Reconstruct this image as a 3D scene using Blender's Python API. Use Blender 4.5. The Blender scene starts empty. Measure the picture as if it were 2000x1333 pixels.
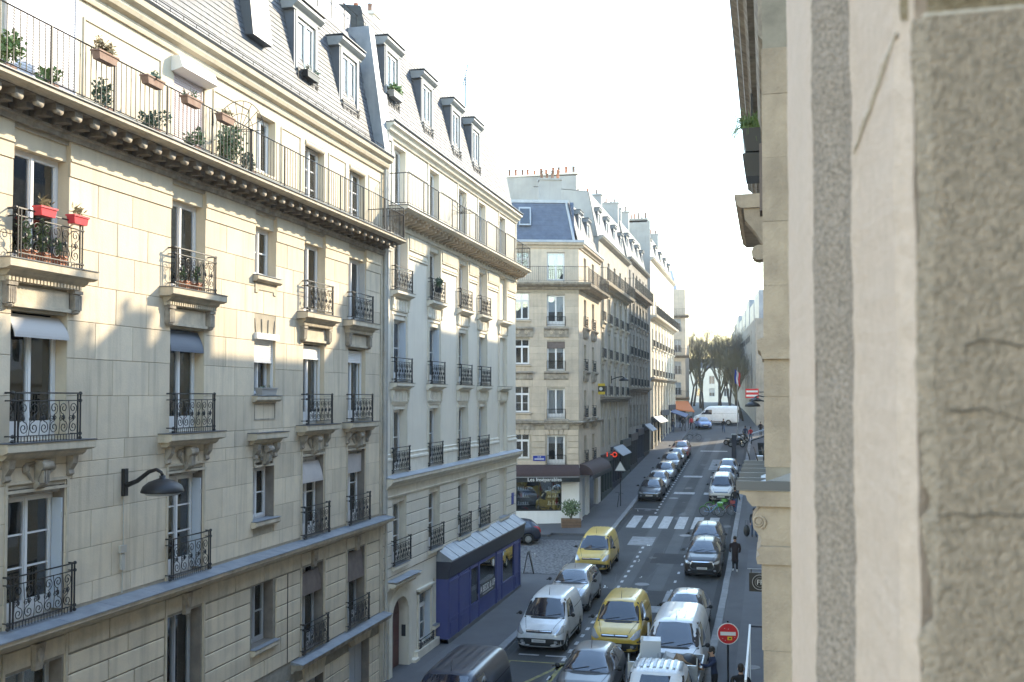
import bpy, bmesh, math, random
from mathutils import Vector, Matrix
from mathutils.bvhtree import BVHTree

R = math.radians
rng = random.Random(7)
scene = bpy.context.scene
col = scene.collection

# ------------------------------------------------------------------ camera
CAM_H = 9.4
cam_d = bpy.data.cameras.new('camera')
cam = bpy.data.objects.new('camera', cam_d)
col.objects.link(cam)
cam_d.sensor_width = 22.3
cam_d.lens = 22.3
cam_d.shift_y = 0.0228
cam_d.clip_start = 0.05
cam_d.clip_end = 3000
cam_d.dof.use_dof = True
cam_d.dof.focus_distance = 32.0
cam_d.dof.aperture_fstop = 5.6
cam.location = (0, 0, CAM_H)
cam.rotation_euler = (R(91.8), 0, math.atan(0.25))
scene.camera = cam

# ------------------------------------------------------------------ light
SUN = Vector((1.0, 1.33, 0.89)).normalized()      # direction towards the sun
SUN_EL = math.asin(SUN.z)
SUN_AZ = math.atan2(SUN.x, SUN.y)                  # clockwise from +Y
world = bpy.data.worlds.new('World')
scene.world = world
world.use_nodes = True
wn = world.node_tree
bg = wn.nodes['Background']
sky = wn.nodes.new('ShaderNodeTexSky')
sky.sky_type = 'NISHITA'
sky.sun_disc = False
sky.sun_elevation = SUN_EL
sky.sun_rotation = SUN_AZ
sky.altitude = 50
sky.air_density = 1.6
sky.dust_density = 0.3
sky.ozone_density = 1.8
wn.links.new(sky.outputs[0], bg.inputs[0])
bg.inputs[1].default_value = 0.15
sun_d = bpy.data.lights.new('sun', 'SUN')
sun_d.energy = 2.0
sun_d.angle = R(0.5)
sun_d.color = (1.0, 0.86, 0.62)
sun = bpy.data.objects.new('sun', sun_d)
col.objects.link(sun)
sun.rotation_euler = (-SUN).to_track_quat('-Z', 'Y').to_euler()
vs = scene.view_settings
vs.view_transform = 'Standard'
vs.look = 'None'
vs.gamma = 1.0
vs.use_curve_mapping = False
scene.cycles.max_bounces = 8
scene.cycles.diffuse_bounces = 6
scene.cycles.glossy_bounces = 4
scene.cycles.transparent_max_bounces = 12
vs.exposure = 2.52

# ------------------------------------------------------------------ materials
MAT = {}
def mat(name, color, rough=0.8, metal=0.0, spec=0.5, c2=None, scale=3.0, bump=0.0, bscale=40.0,
        coat=0.0, emit=None, estr=0.0, vary=0.0, streak=0.0, detail=6.0, alpha=None, trans=0.0, stain=None, bdist=0.02):
    m = bpy.data.materials.new(name)
    m.use_nodes = True
    t = m.node_tree; N = t.nodes; L = t.links
    b = N['Principled BSDF']
    b.inputs['Roughness'].default_value = rough
    b.inputs['Metallic'].default_value = metal
    b.inputs['Specular IOR Level'].default_value = spec
    b.inputs['Coat Weight'].default_value = coat
    b.inputs['Coat Roughness'].default_value = 0.04
    if trans: b.inputs['Transmission Weight'].default_value = trans
    c = (*color, 1)
    b.inputs['Base Color'].default_value = c
    geo = N.new('ShaderNodeNewGeometry')
    out = None
    if c2 is not None:
        nz = N.new('ShaderNodeTexNoise'); nz.inputs['Scale'].default_value = scale
        nz.inputs['Detail'].default_value = detail; nz.inputs['Roughness'].default_value = 0.62
        L.new(geo.outputs['Position'], nz.inputs['Vector'])
        rp = N.new('ShaderNodeValToRGB')
        rp.color_ramp.elements[0].position = 0.36; rp.color_ramp.elements[1].position = 0.66
        rp.color_ramp.elements[0].color = c; rp.color_ramp.elements[1].color = (*c2, 1)
        L.new(nz.outputs['Fac'], rp.inputs['Fac'])
        out = rp.outputs['Color']
    if streak:
        mp = N.new('ShaderNodeMapping'); mp.inputs['Scale'].default_value = (5.0, 5.0, 0.35)
        L.new(geo.outputs['Position'], mp.inputs['Vector'])
        nz2 = N.new('ShaderNodeTexNoise'); nz2.inputs['Scale'].default_value = 1.0; nz2.inputs['Detail'].default_value = 5
        L.new(mp.outputs['Vector'], nz2.inputs['Vector'])
        mr = N.new('ShaderNodeMapRange'); mr.inputs[1].default_value = 0.5; mr.inputs[2].default_value = 0.78
        mr.inputs[3].default_value = 0.0; mr.inputs[4].default_value = streak
        L.new(nz2.outputs['Fac'], mr.inputs[0])
        mx = N.new('ShaderNodeMix'); mx.data_type = 'RGBA'
        L.new(mr.outputs[0], mx.inputs[0])
        if out: L.new(out, mx.inputs[6])
        else: mx.inputs[6].default_value = c
        mx.inputs[7].default_value = (*(stain or (0.13, 0.12, 0.10)), 1)
        out = mx.outputs[2]
    if vary:
        oi = N.new('ShaderNodeObjectInfo')
        hs = N.new('ShaderNodeHueSaturation')
        mr = N.new('ShaderNodeMapRange'); mr.inputs[3].default_value = 1 - vary; mr.inputs[4].default_value = 1 + vary
        L.new(oi.outputs['Random'], mr.inputs[0]); L.new(mr.outputs[0], hs.inputs['Value'])
        if out: L.new(out, hs.inputs['Color'])
        else: hs.inputs['Color'].default_value = c
        out = hs.outputs['Color']
    if out: L.new(out, b.inputs['Base Color'])
    if bump:
        nb = N.new('ShaderNodeTexNoise'); nb.inputs['Scale'].default_value = bscale; nb.inputs['Detail'].default_value = 8
        L.new(geo.outputs['Position'], nb.inputs['Vector'])
        bp = N.new('ShaderNodeBump'); bp.inputs['Strength'].default_value = bump; bp.inputs['Distance'].default_value = bdist
        L.new(nb.outputs['Fac'], bp.inputs['Height']); L.new(bp.outputs[0], b.inputs['Normal'])
    if emit:
        b.inputs['Emission Color'].default_value = (*emit, 1); b.inputs['Emission Strength'].default_value = estr
    MAT[name] = m
    return m

def glass_mat(name, tint=(0.9, 0.95, 1.0), refl=0.25):
    m = bpy.data.materials.new(name); m.use_nodes = True
    t = m.node_tree; N = t.nodes; L = t.links
    N.remove(N['Principled BSDF'])
    tr = N.new('ShaderNodeBsdfTransparent'); tr.inputs[0].default_value = (*tint, 1)
    gl = N.new('ShaderNodeBsdfGlossy'); gl.inputs['Roughness'].default_value = 0.015
    gl.inputs[0].default_value = (1, 1, 1, 1)
    geo = N.new('ShaderNodeNewGeometry')
    nz = N.new('ShaderNodeTexNoise'); nz.inputs['Scale'].default_value = 1.1
    L.new(geo.outputs['Position'], nz.inputs['Vector'])
    bp = N.new('ShaderNodeBump'); bp.inputs['Strength'].default_value = 0.06; bp.inputs['Distance'].default_value = 0.05
    L.new(nz.outputs['Fac'], bp.inputs['Height']); L.new(bp.outputs[0], gl.inputs['Normal'])
    fr = N.new('ShaderNodeFresnel'); fr.inputs[0].default_value = 1.5
    ad = N.new('ShaderNodeMath'); ad.operation = 'ADD'; ad.inputs[1].default_value = refl * 0.3
    ad.use_clamp = True
    L.new(fr.outputs[0], ad.inputs[0])
    mx = N.new('ShaderNodeMixShader')
    L.new(ad.outputs[0], mx.inputs[0]); L.new(tr.outputs[0], mx.inputs[1]); L.new(gl.outputs[0], mx.inputs[2])
    L.new(mx.outputs[0], N['Material Output'].inputs[0])
    MAT[name] = m
    return m

mat('stone_tan', (0.63, 0.535, 0.40), 0.85, spec=0.25, c2=(0.54, 0.465, 0.36), scale=1.6, bump=0.25, bscale=30, vary=0.10, streak=0.36)
mat('stone_trim', (0.56, 0.485, 0.37), 0.85, spec=0.25, c2=(0.43, 0.375, 0.295), scale=3.0, bump=0.25, bscale=30, streak=0.35)
mat('stone_dark_trim', (0.40, 0.355, 0.29), 0.9, spec=0.2, c2=(0.22, 0.19, 0.16), scale=4.0, bump=0.35, bscale=30, streak=0.5)
mat('joint_grey', (0.30, 0.275, 0.23), 0.95, spec=0.1, c2=(0.22, 0.2, 0.17), scale=5)
mat('stone_plain', (0.62, 0.53, 0.395), 0.85, spec=0.25, c2=(0.54, 0.465, 0.355), scale=1.3, bump=0.2, bscale=25, streak=0.2)
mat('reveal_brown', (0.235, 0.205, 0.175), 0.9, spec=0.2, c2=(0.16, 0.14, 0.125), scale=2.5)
mat('render_cream', (0.70, 0.645, 0.545), 0.85, spec=0.25, c2=(0.655, 0.60, 0.51), scale=0.9, bump=0.12, bscale=20, streak=0.10)
mat('render_trim', (0.70, 0.645, 0.545), 0.85, spec=0.25, c2=(0.60, 0.55, 0.46), scale=2.5, bump=0.15, bscale=30, streak=0.18)
mat('rust_block', (0.70, 0.64, 0.545), 0.85, spec=0.25, c2=(0.645, 0.59, 0.50), scale=1.2, bump=0.15, bscale=20, vary=0.04, streak=0.12)
mat('stone_beige', (0.55, 0.46, 0.355), 0.85, spec=0.25, c2=(0.45, 0.38, 0.30), scale=1.6, bump=0.2, vary=0.09, streak=0.25)
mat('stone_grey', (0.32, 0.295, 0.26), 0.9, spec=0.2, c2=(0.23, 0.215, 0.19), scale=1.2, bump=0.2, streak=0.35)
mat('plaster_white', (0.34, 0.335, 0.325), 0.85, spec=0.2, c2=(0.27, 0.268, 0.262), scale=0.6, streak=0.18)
mat('plaster_pale', (0.66, 0.61, 0.52), 0.85, spec=0.2, c2=(0.58, 0.535, 0.46), scale=0.8, streak=0.15)
mat('wall_white', (0.74, 0.73, 0.72), 0.7, c2=(0.69, 0.68, 0.67), scale=1.2, streak=0.08)
mat('jamb_light', (0.53, 0.415, 0.335), 0.9, spec=0.2, c2=(0.455, 0.355, 0.285), scale=70, detail=10, bump=0.6, bscale=260, streak=0.10, stain=(0.30, 0.24, 0.17), bdist=0.003)
mat('jamb_rough', (0.43, 0.345, 0.285), 0.95, spec=0.15, c2=(0.17, 0.145, 0.115), scale=240, detail=10, bump=1.0, bscale=330, bdist=0.006)
mat('jamb_dark', (0.41, 0.325, 0.25), 0.95, spec=0.15, c2=(0.25, 0.205, 0.16), scale=150, detail=10, bump=1.0, bscale=300, streak=0.45, stain=(0.19, 0.155, 0.095), bdist=0.005)
mat('jamb_brown', (0.30, 0.235, 0.155), 0.95, spec=0.15, c2=(0.17, 0.13, 0.085), scale=130, detail=10, bump=1.0, bscale=300, bdist=0.005)
mat('jamb_crack', (0.12, 0.10, 0.08), 0.95)
mat('mortar_white', (0.56, 0.49, 0.42), 0.9, c2=(0.44, 0.38, 0.31), scale=160)
mat('rust', (0.42, 0.14, 0.04), 0.9, c2=(0.22, 0.08, 0.03), scale=60, bump=0.6, bscale=120)
mat('pier_stone', (0.43, 0.355, 0.275), 0.9, spec=0.2, c2=(0.315, 0.26, 0.205), scale=3.5, bump=0.5, bscale=40, vary=0.06, streak=0.3)
mat('zinc', (0.27, 0.29, 0.325), 0.55, 0.3, c2=(0.195, 0.215, 0.245), scale=2.0, streak=0.25, stain=(0.5, 0.5, 0.5))
mat('zinc_dark', (0.10, 0.105, 0.115), 0.5, 0.3)
mat('zinc_pale', (0.36, 0.385, 0.42), 0.5, 0.2, c2=(0.28, 0.30, 0.34), scale=2.0)
mat('slate', (0.075, 0.082, 0.10), 0.6, spec=0.35, c2=(0.045, 0.05, 0.064), scale=6, bump=0.2, bscale=15)
mat('slate_blue', (0.085, 0.105, 0.155), 0.5, spec=0.6, c2=(0.06, 0.075, 0.115), scale=3, bump=0.2, bscale=15)
mat('dormer_grey', (0.11, 0.12, 0.145), 0.55, 0.2, c2=(0.085, 0.095, 0.115), scale=2)
mat('iron', (0.022, 0.021, 0.022), 0.5, 0.3)
mat('iron_brown', (0.045, 0.035, 0.032), 0.6, 0.2)
mat('frame_white', (0.72, 0.71, 0.70), 0.45)
mat('frame_grey', (0.40, 0.41, 0.42), 0.5)
mat('dormer_front', (0.24, 0.245, 0.25), 0.6, c2=(0.20, 0.205, 0.21), scale=3)
mat('shutter_blue', (0.50, 0.54, 0.60), 0.6, c2=(0.46, 0.50, 0.56), scale=1)
mat('shutter_white', (0.66, 0.62, 0.63), 0.5)
mat('shutter_pink', (0.52, 0.42, 0.41), 0.55)
mat('blind_grey', (0.46, 0.42, 0.40), 0.8, c2=(0.40, 0.365, 0.35), scale=3)
mat('blind_brown', (0.17, 0.135, 0.12), 0.85, c2=(0.12, 0.095, 0.085), scale=4)
mat('blind_slate', (0.10, 0.12, 0.155), 0.6)
mat('curtain', (0.42, 0.41, 0.40), 0.9)
mat('interior', (0.035, 0.033, 0.033), 0.95)
mat('terracotta', (0.42, 0.17, 0.09), 0.85, c2=(0.30, 0.12, 0.07), scale=4, vary=0.18)
mat('terracotta_brown', (0.24, 0.14, 0.10), 0.9, c2=(0.15, 0.09, 0.07), scale=4, vary=0.2)
mat('planter_brown', (0.22, 0.13, 0.09), 0.85, c2=(0.30, 0.20, 0.15), scale=8)
mat('planter_red', (0.62, 0.045, 0.06), 0.4)
mat('planter_black', (0.02, 0.022, 0.026), 0.45)
mat('planter_grey', (0.32, 0.31, 0.30), 0.6)
mat('leaf', (0.09, 0.14, 0.055), 0.6, c2=(0.14, 0.185, 0.08), scale=20)
mat('leaf_dark', (0.06, 0.095, 0.055), 0.6, c2=(0.095, 0.135, 0.075), scale=20)
mat('leaf_bright', (0.11, 0.19, 0.04), 0.6, c2=(0.17, 0.22, 0.07), scale=20)
mat('leaf_dry', (0.20, 0.15, 0.06), 0.7, c2=(0.28, 0.2, 0.09), scale=20)
mat('bark', (0.085, 0.072, 0.06), 0.95, c2=(0.06, 0.052, 0.045), scale=10)
mat('twig', (0.125, 0.102, 0.08), 0.95, c2=(0.10, 0.085, 0.06), scale=0.5)
mat('twig_green', (0.15, 0.125, 0.08), 0.95, c2=(0.12, 0.11, 0.055), scale=0.4)
mat('asphalt', (0.052, 0.053, 0.056), 0.85, spec=0.3, c2=(0.072, 0.072, 0.074), scale=0.45, bump=0.25, bscale=90)
mat('tread', (0.075, 0.076, 0.079), 0.75, spec=0.35, c2=(0.058, 0.059, 0.062), scale=0.8, bump=0.2, bscale=90)
mat('asphalt_patch', (0.036, 0.037, 0.040), 0.9, spec=0.3, c2=(0.046, 0.046, 0.048), scale=2, bump=0.2, bscale=90)
mat('pave', (0.088, 0.088, 0.094), 0.85, spec=0.3, c2=(0.108, 0.107, 0.112), scale=0.7, bump=0.2, bscale=80)
mat('pave_patch', (0.125, 0.125, 0.132), 0.85, spec=0.3, c2=(0.108, 0.108, 0.115), scale=1.2)
mat('kerb', (0.23, 0.23, 0.235), 0.8, c2=(0.18, 0.18, 0.185), scale=3, vary=0.12, bump=0.2)
mat('ground_grey', (0.10, 0.10, 0.10), 0.9, c2=(0.12, 0.12, 0.12), scale=0.2)
mat('paint_white', (0.50, 0.50, 0.50), 0.8, c2=(0.30, 0.30, 0.30), scale=4.5, detail=9)
mat('paint_worn', (0.27, 0.275, 0.285), 0.8, c2=(0.16, 0.165, 0.17), scale=3.0, detail=9)
mat('paint_yellow', (0.30, 0.27, 0.08), 0.8, c2=(0.12, 0.115, 0.07), scale=3.5, detail=9)
mat('shop_blue', (0.050, 0.062, 0.205), 0.5, spec=0.4, c2=(0.060, 0.072, 0.22), scale=1.5)
mat('shop_dark', (0.025, 0.026, 0.032), 0.5)
mat('shop_navy', (0.02, 0.024, 0.045), 0.5)
mat('shop_green', (0.03, 0.045, 0.042), 0.5)
mat('awning_brown', (0.055, 0.032, 0.032), 0.85, c2=(0.045, 0.027, 0.027), scale=4)
mat('awning_black', (0.012, 0.015, 0.016), 0.8)
mat('awning_orange', (0.48, 0.15, 0.045), 0.8)
mat('awning_navy', (0.07, 0.09, 0.16), 0.8)
mat('awning_pale', (0.35, 0.37, 0.40), 0.8)
mat('letter', (0.75, 0.75, 0.73), 0.6)
mat('letter_grey', (0.42, 0.42, 0.42), 0.6)
mat('sign_blue', (0.02, 0.04, 0.26), 0.4)
mat('sign_red', (0.55, 0.012, 0.02), 0.4)
mat('sign_white', (0.72, 0.72, 0.70), 0.45)
mat('sign_black', (0.012, 0.012, 0.014), 0.4)
mat('sign_yellow', (0.70, 0.50, 0.03), 0.5)
mat('sign_back', (0.42, 0.44, 0.46), 0.5, 0.3)
mat('neon_red', (0.45, 0.03, 0.015), 0.5, emit=(1, 0.07, 0.02), estr=0.12)
mat('door_red', (0.085, 0.012, 0.012), 0.35)
mat('brass', (0.5, 0.36, 0.12), 0.35, 0.9)
mat('pvc', (0.42, 0.40, 0.36), 0.6)
mat('pipe_grey', (0.44, 0.42, 0.38), 0.6, c2=(0.36, 0.34, 0.31), scale=3)
mat('wood', (0.20, 0.12, 0.07), 0.8, c2=(0.14, 0.085, 0.05), scale=6)
mat('goods', (0.25, 0.20, 0.15), 0.8, c2=(0.10, 0.12, 0.10), scale=6)
mat('p_white', (0.70, 0.71, 0.72), 0.35, coat=0.6, c2=(0.602, 0.611, 0.619), scale=2.5)
mat('p_cream', (0.60, 0.59, 0.55), 0.35, coat=0.5, c2=(0.516, 0.507, 0.473), scale=2.5)
mat('p_yellow', (0.66, 0.43, 0.045), 0.38, coat=0.5, c2=(0.568, 0.370, 0.039), scale=2.5)
mat('p_yellow_pale', (0.66, 0.46, 0.10), 0.4, coat=0.5, c2=(0.568, 0.396, 0.086), scale=2.5)
mat('p_silver', (0.40, 0.405, 0.41), 0.33, 0.55, coat=0.8, c2=(0.344, 0.348, 0.353), scale=2.5)
mat('p_grey', (0.10, 0.104, 0.112), 0.38, 0.3, coat=0.5)
mat('p_dark', (0.028, 0.029, 0.033), 0.4, 0.1, coat=0.4)
mat('p_navy', (0.012, 0.017, 0.036), 0.4, coat=0.35)
mat('p_black', (0.010, 0.010, 0.012), 0.4, coat=0.4)
mat('p_brown', (0.020, 0.015, 0.014), 0.4, coat=0.35)
mat('p_red', (0.36, 0.05, 0.04), 0.35, 0.2, coat=0.8, c2=(0.310, 0.043, 0.034), scale=2.5)
mat('p_police', (0.10, 0.20, 0.50), 0.4, coat=0.5, c2=(0.086, 0.172, 0.430), scale=2.5)
mat('car_glass', (0.008, 0.012, 0.026), 0.03, spec=0.8, coat=0.8)
mat('trim_black', (0.014, 0.014, 0.015), 0.6)
mat('tyre', (0.013, 0.013, 0.013), 0.85)
mat('rim', (0.36, 0.37, 0.38), 0.35, 0.7)
mat('chrome', (0.72, 0.73, 0.74), 0.15, 1.0)
mat('lamp_glass', (0.48, 0.50, 0.53), 0.08, 0.45, spec=0.8)
mat('tail_red', (0.40, 0.01, 0.01), 0.2)
mat('plate', (0.62, 0.62, 0.60), 0.5)
mat('seam', (0.006, 0.006, 0.006), 0.8)
mat('galv', (0.42, 0.45, 0.48), 0.45, 0.5, c2=(0.32, 0.345, 0.37), scale=5, streak=0.25, stain=(0.2, 0.17, 0.14))
mat('cardboard', (0.32, 0.21, 0.12), 0.9, c2=(0.27, 0.175, 0.1), scale=4)
mat('appliance', (0.55, 0.58, 0.61), 0.4)
mat('plastic_sheet', (0.60, 0.62, 0.64), 0.3, c2=(0.45, 0.47, 0.5), scale=8)
mat('pink_foam', (0.55, 0.24, 0.22), 0.8)
mat('bag_dark', (0.02, 0.022, 0.025), 0.4)
mat('skin', (0.42, 0.25, 0.17), 0.6)
mat('hair', (0.018, 0.013, 0.010), 0.6)
mat('cloth_black', (0.010, 0.010, 0.012), 0.9)
mat('cloth_navy', (0.015, 0.025, 0.065), 0.9, c2=(0.022, 0.034, 0.08), scale=12)
mat('cloth_blue', (0.04, 0.07, 0.14), 0.9)
mat('cloth_grey', (0.09, 0.09, 0.095), 0.9)
mat('cloth_red', (0.40, 0.02, 0.025), 0.85)
mat('cloth_wine', (0.018, 0.009, 0.010), 0.9)
mat('cloth_white', (0.62, 0.62, 0.62), 0.8)
mat('bike_green', (0.07, 0.24, 0.03), 0.5)
mat('bike_blue', (0.16, 0.28, 0.48), 0.4)
mat('bike_red', (0.28, 0.05, 0.05), 0.5)
mat('flag_blue', (0.02, 0.05, 0.30), 0.8)
glass_mat('glass')

# ------------------------------------------------------------------ mesh helpers
class MB:
    def __init__(s): s.v = []; s.f = []
    def add(s, vs, fs):
        n = len(s.v); s.v += [tuple(p) for p in vs]; s.f += [tuple(i + n for i in f) for f in fs]; return s
    def box(s, x0, x1, y0, y1, z0, z1):
        return s.add([(x0,y0,z0),(x1,y0,z0),(x1,y1,z0),(x0,y1,z0),(x0,y0,z1),(x1,y0,z1),(x1,y1,z1),(x0,y1,z1)],
                     [(0,3,2,1),(4,5,6,7),(0,1,5,4),(1,2,6,5),(2,3,7,6),(3,0,4,7)])
    def hexa(s, p): # 8 points, bottom 0-3 (ccw from above) top 4-7
        return s.add(p, [(0,3,2,1),(4,5,6,7),(0,1,5,4),(1,2,6,5),(2,3,7,6),(3,0,4,7)])
    def prism(s, prof, a0, a1, axis='x'):
        """closed profile extruded. axis x: profile (y,z); axis y: profile (x,z); axis z: profile (x,y)"""
        n = len(prof)
        def P(a, q):
            return (a, q[0], q[1]) if axis == 'x' else ((q[0], a, q[1]) if axis == 'y' else (q[0], q[1], a))
        vs = [P(a0, q) for q in prof] + [P(a1, q) for q in prof]
        fs = [(i, (i+1) % n, n+(i+1) % n, n+i) for i in range(n)] + [tuple(range(n-1, -1, -1)), tuple(range(n, 2*n))]
        return s.add(vs, fs)
    def cyl(s, p0, p1, r0, r1=None, n=8, caps=True):
        r1 = r0 if r1 is None else r1
        p0 = Vector(p0); p1 = Vector(p1); d = (p1-p0)
        if d.length < 1e-6: return s
        d.normalize(); a = d.orthogonal().normalized(); b = d.cross(a)
        vs = []
        for p, r in ((p0, r0), (p1, r1)):
            for i in range(n):
                t = 2*math.pi*i/n; vs.append(p + a*math.cos(t)*r + b*math.sin(t)*r)
        fs = [(i, (i+1) % n, n+(i+1) % n, n+i) for i in range(n)]
        if caps: fs += [tuple(range(n-1, -1, -1)), tuple(range(n, 2*n))]
        return s.add(vs, fs)
    def tube(s, pts, r, n=4):
        pts = [Vector(p) for p in pts]; m = len(pts); rr = r if isinstance(r, (list, tuple)) else [r]*m
        vs = []; ref = None
        for i, p in enumerate(pts):
            d = (pts[min(i+1, m-1)] - pts[max(i-1, 0)])
            if d.length < 1e-9: d = Vector((0,0,1))
            d.normalize()
            if ref is None: ref = d.orthogonal().normalized()
            a = (ref - d*ref.dot(d))
            a = a.normalized() if a.length > 1e-6 else d.orthogonal().normalized()
            ref = a; b = d.cross(a)
            for k in range(n):
                t = 2*math.pi*(k+0.5)/n; vs.append(p + a*math.cos(t)*rr[i] + b*math.sin(t)*rr[i])
        fs = []
        for i in range(m-1):
            for k in range(n):
                fs.append((i*n+k, i*n+(k+1) % n, (i+1)*n+(k+1) % n, (i+1)*n+k))
        fs += [tuple(range(n-1, -1, -1)), tuple(range((m-1)*n, m*n))]
        return s.add(vs, fs)
    def lathe(s, prof, n=12, o=(0,0,0)):
        """profile (r,z) bottom to top around z"""
        vs = []; fs = []; m = len(prof)
        for r, z in prof:
            for k in range(n):
                t = 2*math.pi*k/n; vs.append((o[0]+r*math.cos(t), o[1]+r*math.sin(t), o[2]+z))
        for i in range(m-1):
            for k in range(n):
                fs.append((i*n+k, i*n+(k+1) % n, (i+1)*n+(k+1) % n, (i+1)*n+k))
        fs += [tuple(range(n-1, -1, -1)), tuple(range((m-1)*n, m*n))]
        return s.add(vs, fs)
    def quad(s, a, b, c, d): return s.add([a, b, c, d], [(0, 1, 2, 3)])
    def ell(s, c, r, n=8, m=6):
        vs = []; fs = []
        for i in range(m+1):
            ph = -math.pi/2 + math.pi*i/m
            for k in range(n):
                t = 2*math.pi*k/n
                vs.append((c[0]+r[0]*math.cos(ph)*math.cos(t), c[1]+r[1]*math.cos(ph)*math.sin(t), c[2]+r[2]*math.sin(ph)))
        for i in range(m):
            for k in range(n): fs.append((i*n+k, i*n+(k+1) % n, (i+1)*n+(k+1) % n, (i+1)*n+k))
        return s.add(vs, fs)
    def leaves(s, c, r, n, size, rg, up=0.3):
        for _ in range(n):
            while True:
                q = Vector((rg.uniform(-1,1), rg.uniform(-1,1), rg.uniform(-1,1)))
                if q.length < 1: break
            p = Vector(c) + Vector((q.x*r[0], q.y*r[1], q.z*r[2]))
            d = Vector((rg.gauss(0,1), rg.gauss(0,1), rg.gauss(up,1))).normalized()
            a = d.orthogonal().normalized()*size*0.32; l = d*size*rg.uniform(0.6,1.3)
            s.add([p, p+l*0.5+a, p+l, p+l*0.5-a], [(0,1,2,3)])
        return s
    def mesh(s, name, smooth=False):
        me = bpy.data.meshes.new(name); me.from_pydata(s.v, [], s.f); me.validate(); me.update()
        if smooth: me.polygons.foreach_set('use_smooth', [True]*len(me.polygons))
        return me
    def obj(s, name, m, parent=None, loc=None, rot=None, smooth=False):
        me = s.mesh(name, smooth)
        bm = bmesh.new(); bm.from_mesh(me); bmesh.ops.recalc_face_normals(bm, faces=bm.faces); bm.to_mesh(me); bm.free()
        return link(name, me, m, parent, loc, rot)

def link(name, me, m, parent=None, loc=None, rot=None):
    if m is not None:
        ml = m if isinstance(m, (list, tuple)) else [m]
        if len(me.materials) == 0:
            for k in ml: me.materials.append(MAT[k])
    o = bpy.data.objects.new(name, me); col.objects.link(o)
    if m is not None and not isinstance(m, (list, tuple)) and me.materials[0] != MAT[m]:
        o.material_slots[0].link = 'OBJECT'; o.material_slots[0].material = MAT[m]
    if parent is not None: o.parent = parent
    if loc is not None: o.location = loc
    if rot is not None: o.rotation_euler = rot
    return o

def tag(o, label, cat, group=None):
    o['label'] = label; o['category'] = cat
    if group: o['group'] = group
    return o
def struct(o, label=None):
    o['kind'] = 'structure'
    if label: o['label'] = label
    return o
def empty(name, label, cat, loc=(0,0,0), rz=0.0, group=None, rx=0.0):
    o = bpy.data.objects.new(name, None); col.objects.link(o)
    o.empty_display_size = 0.2
    o.location = loc; o.rotation_euler = (rx, 0, rz)
    return tag(o, label, cat, group)
def copy_tree(o, parent=None):
    c = o.copy(); col.objects.link(c); c.parent = parent
    for ch in list(o.children): copy_tree(ch, c)
    return c
_cache = {}
def cached(key, fn):
    if key not in _cache: _cache[key] = fn()
    return _cache[key]
def fixed(mb, name, smooth=False):
    me = mb.mesh(name, smooth)
    bm = bmesh.new(); bm.from_mesh(me); bmesh.ops.recalc_face_normals(bm, faces=bm.faces); bm.to_mesh(me); bm.free()
    return me
def text_mesh(body, size, depth=0.01):
    cu = bpy.data.curves.new('lettering', 'FONT'); cu.body = body; cu.size = size; cu.extrude = depth
    cu.align_x = 'CENTER'; cu.align_y = 'CENTER'; cu.resolution_u = 3
    o = bpy.data.objects.new('tmp', cu); col.objects.link(o)
    bpy.context.view_layer.update()
    me = bpy.data.meshes.new_from_object(o.evaluated_get(bpy.context.evaluated_depsgraph_get()))
    bpy.data.objects.remove(o); bpy.data.curves.remove(cu)
    me.materials.clear()
    return me

def gz(Y):
    a = Y - 50
    if a < -8: return 0.0
    if a < 8: return 0.06*(a+8)**2/32
    if a < 110: return 0.06*a
    return 6.6 + 1.6*(1 - math.exp(-(a-110)*0.06/1.6))
def gslope(Y): return (gz(Y+0.5) - gz(Y-0.5))

mat('blind_pale', (0.42, 0.40, 0.385), 0.8)
mat('stain', (0.035, 0.035, 0.036), 0.6)
mat('tar', (0.022, 0.022, 0.023), 0.6)
mat('inner_white', (0.55, 0.54, 0.52), 0.9)

mat('stone_shaded', (0.20, 0.175, 0.145), 0.95, spec=0.15, c2=(0.11, 0.095, 0.08), scale=6, bump=0.3)  # darkened trim stone: the shadow under the long balcony is put into its colour
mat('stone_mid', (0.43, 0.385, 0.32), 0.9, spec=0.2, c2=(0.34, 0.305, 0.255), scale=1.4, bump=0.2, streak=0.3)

mat('joint_tan', (0.40, 0.35, 0.275), 0.95, spec=0.1, c2=(0.32, 0.28, 0.22), scale=5)
# ------------------------------------------------------------------ ground, road, pavements
XL, XR = -12.2, 0.3           # facade lines
KL, KR = -9.5, -2.2           # kerb lines
def sheet(name, x0, x1, ys, dz, m, parent=None):
    mb = MB(); n = len(ys)
    for y in ys: mb.v += [(x0, y, gz(y)+dz), (x1, y, gz(y)+dz)]
    mb.f = [(2*i, 2*i+1, 2*i+3, 2*i+2) for i in range(n-1)]
    return mb.obj(name, m, parent)
def yr(a, b, st=2.0):
    n = max(1, int(math.ceil((b-a)/st))); return [a+(b-a)*i/n for i in range(n+1)]
struct(sheet('ground', -900, 900, [-120, -20] + yr(0, 240, 4) + [300, 500, 1500], -0.16, 'ground_grey'), 'grey ground under the whole street')
road = struct(sheet('road', KL, KR, yr(-30, 150), 0.0, 'asphalt'), 'grey asphalt carriageway running up the street')
struct(sheet('square', -60, 60, yr(126, 230, 3), -0.012, 'asphalt'), 'asphalt crossing at the far end of the street')
for xa, xb in ((-7.35, -6.6), (-5.75, -5.0)):
    sheet('wheel_track', xa, xb, yr(20, 124), 0.004, 'tread', road)
sheet('asphalt_repair', -7.9, -3.6, yr(44, 49.5), 0.007, 'asphalt_patch', road)
sheet('asphalt_repair', -9.3, -7.6, yr(71, 76.8), 0.007, 'asphalt_patch', road)
sheet('asphalt_repair', -6.3, -2.3, yr(56, 58.6), 0.007, 'asphalt_patch', road)
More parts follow.
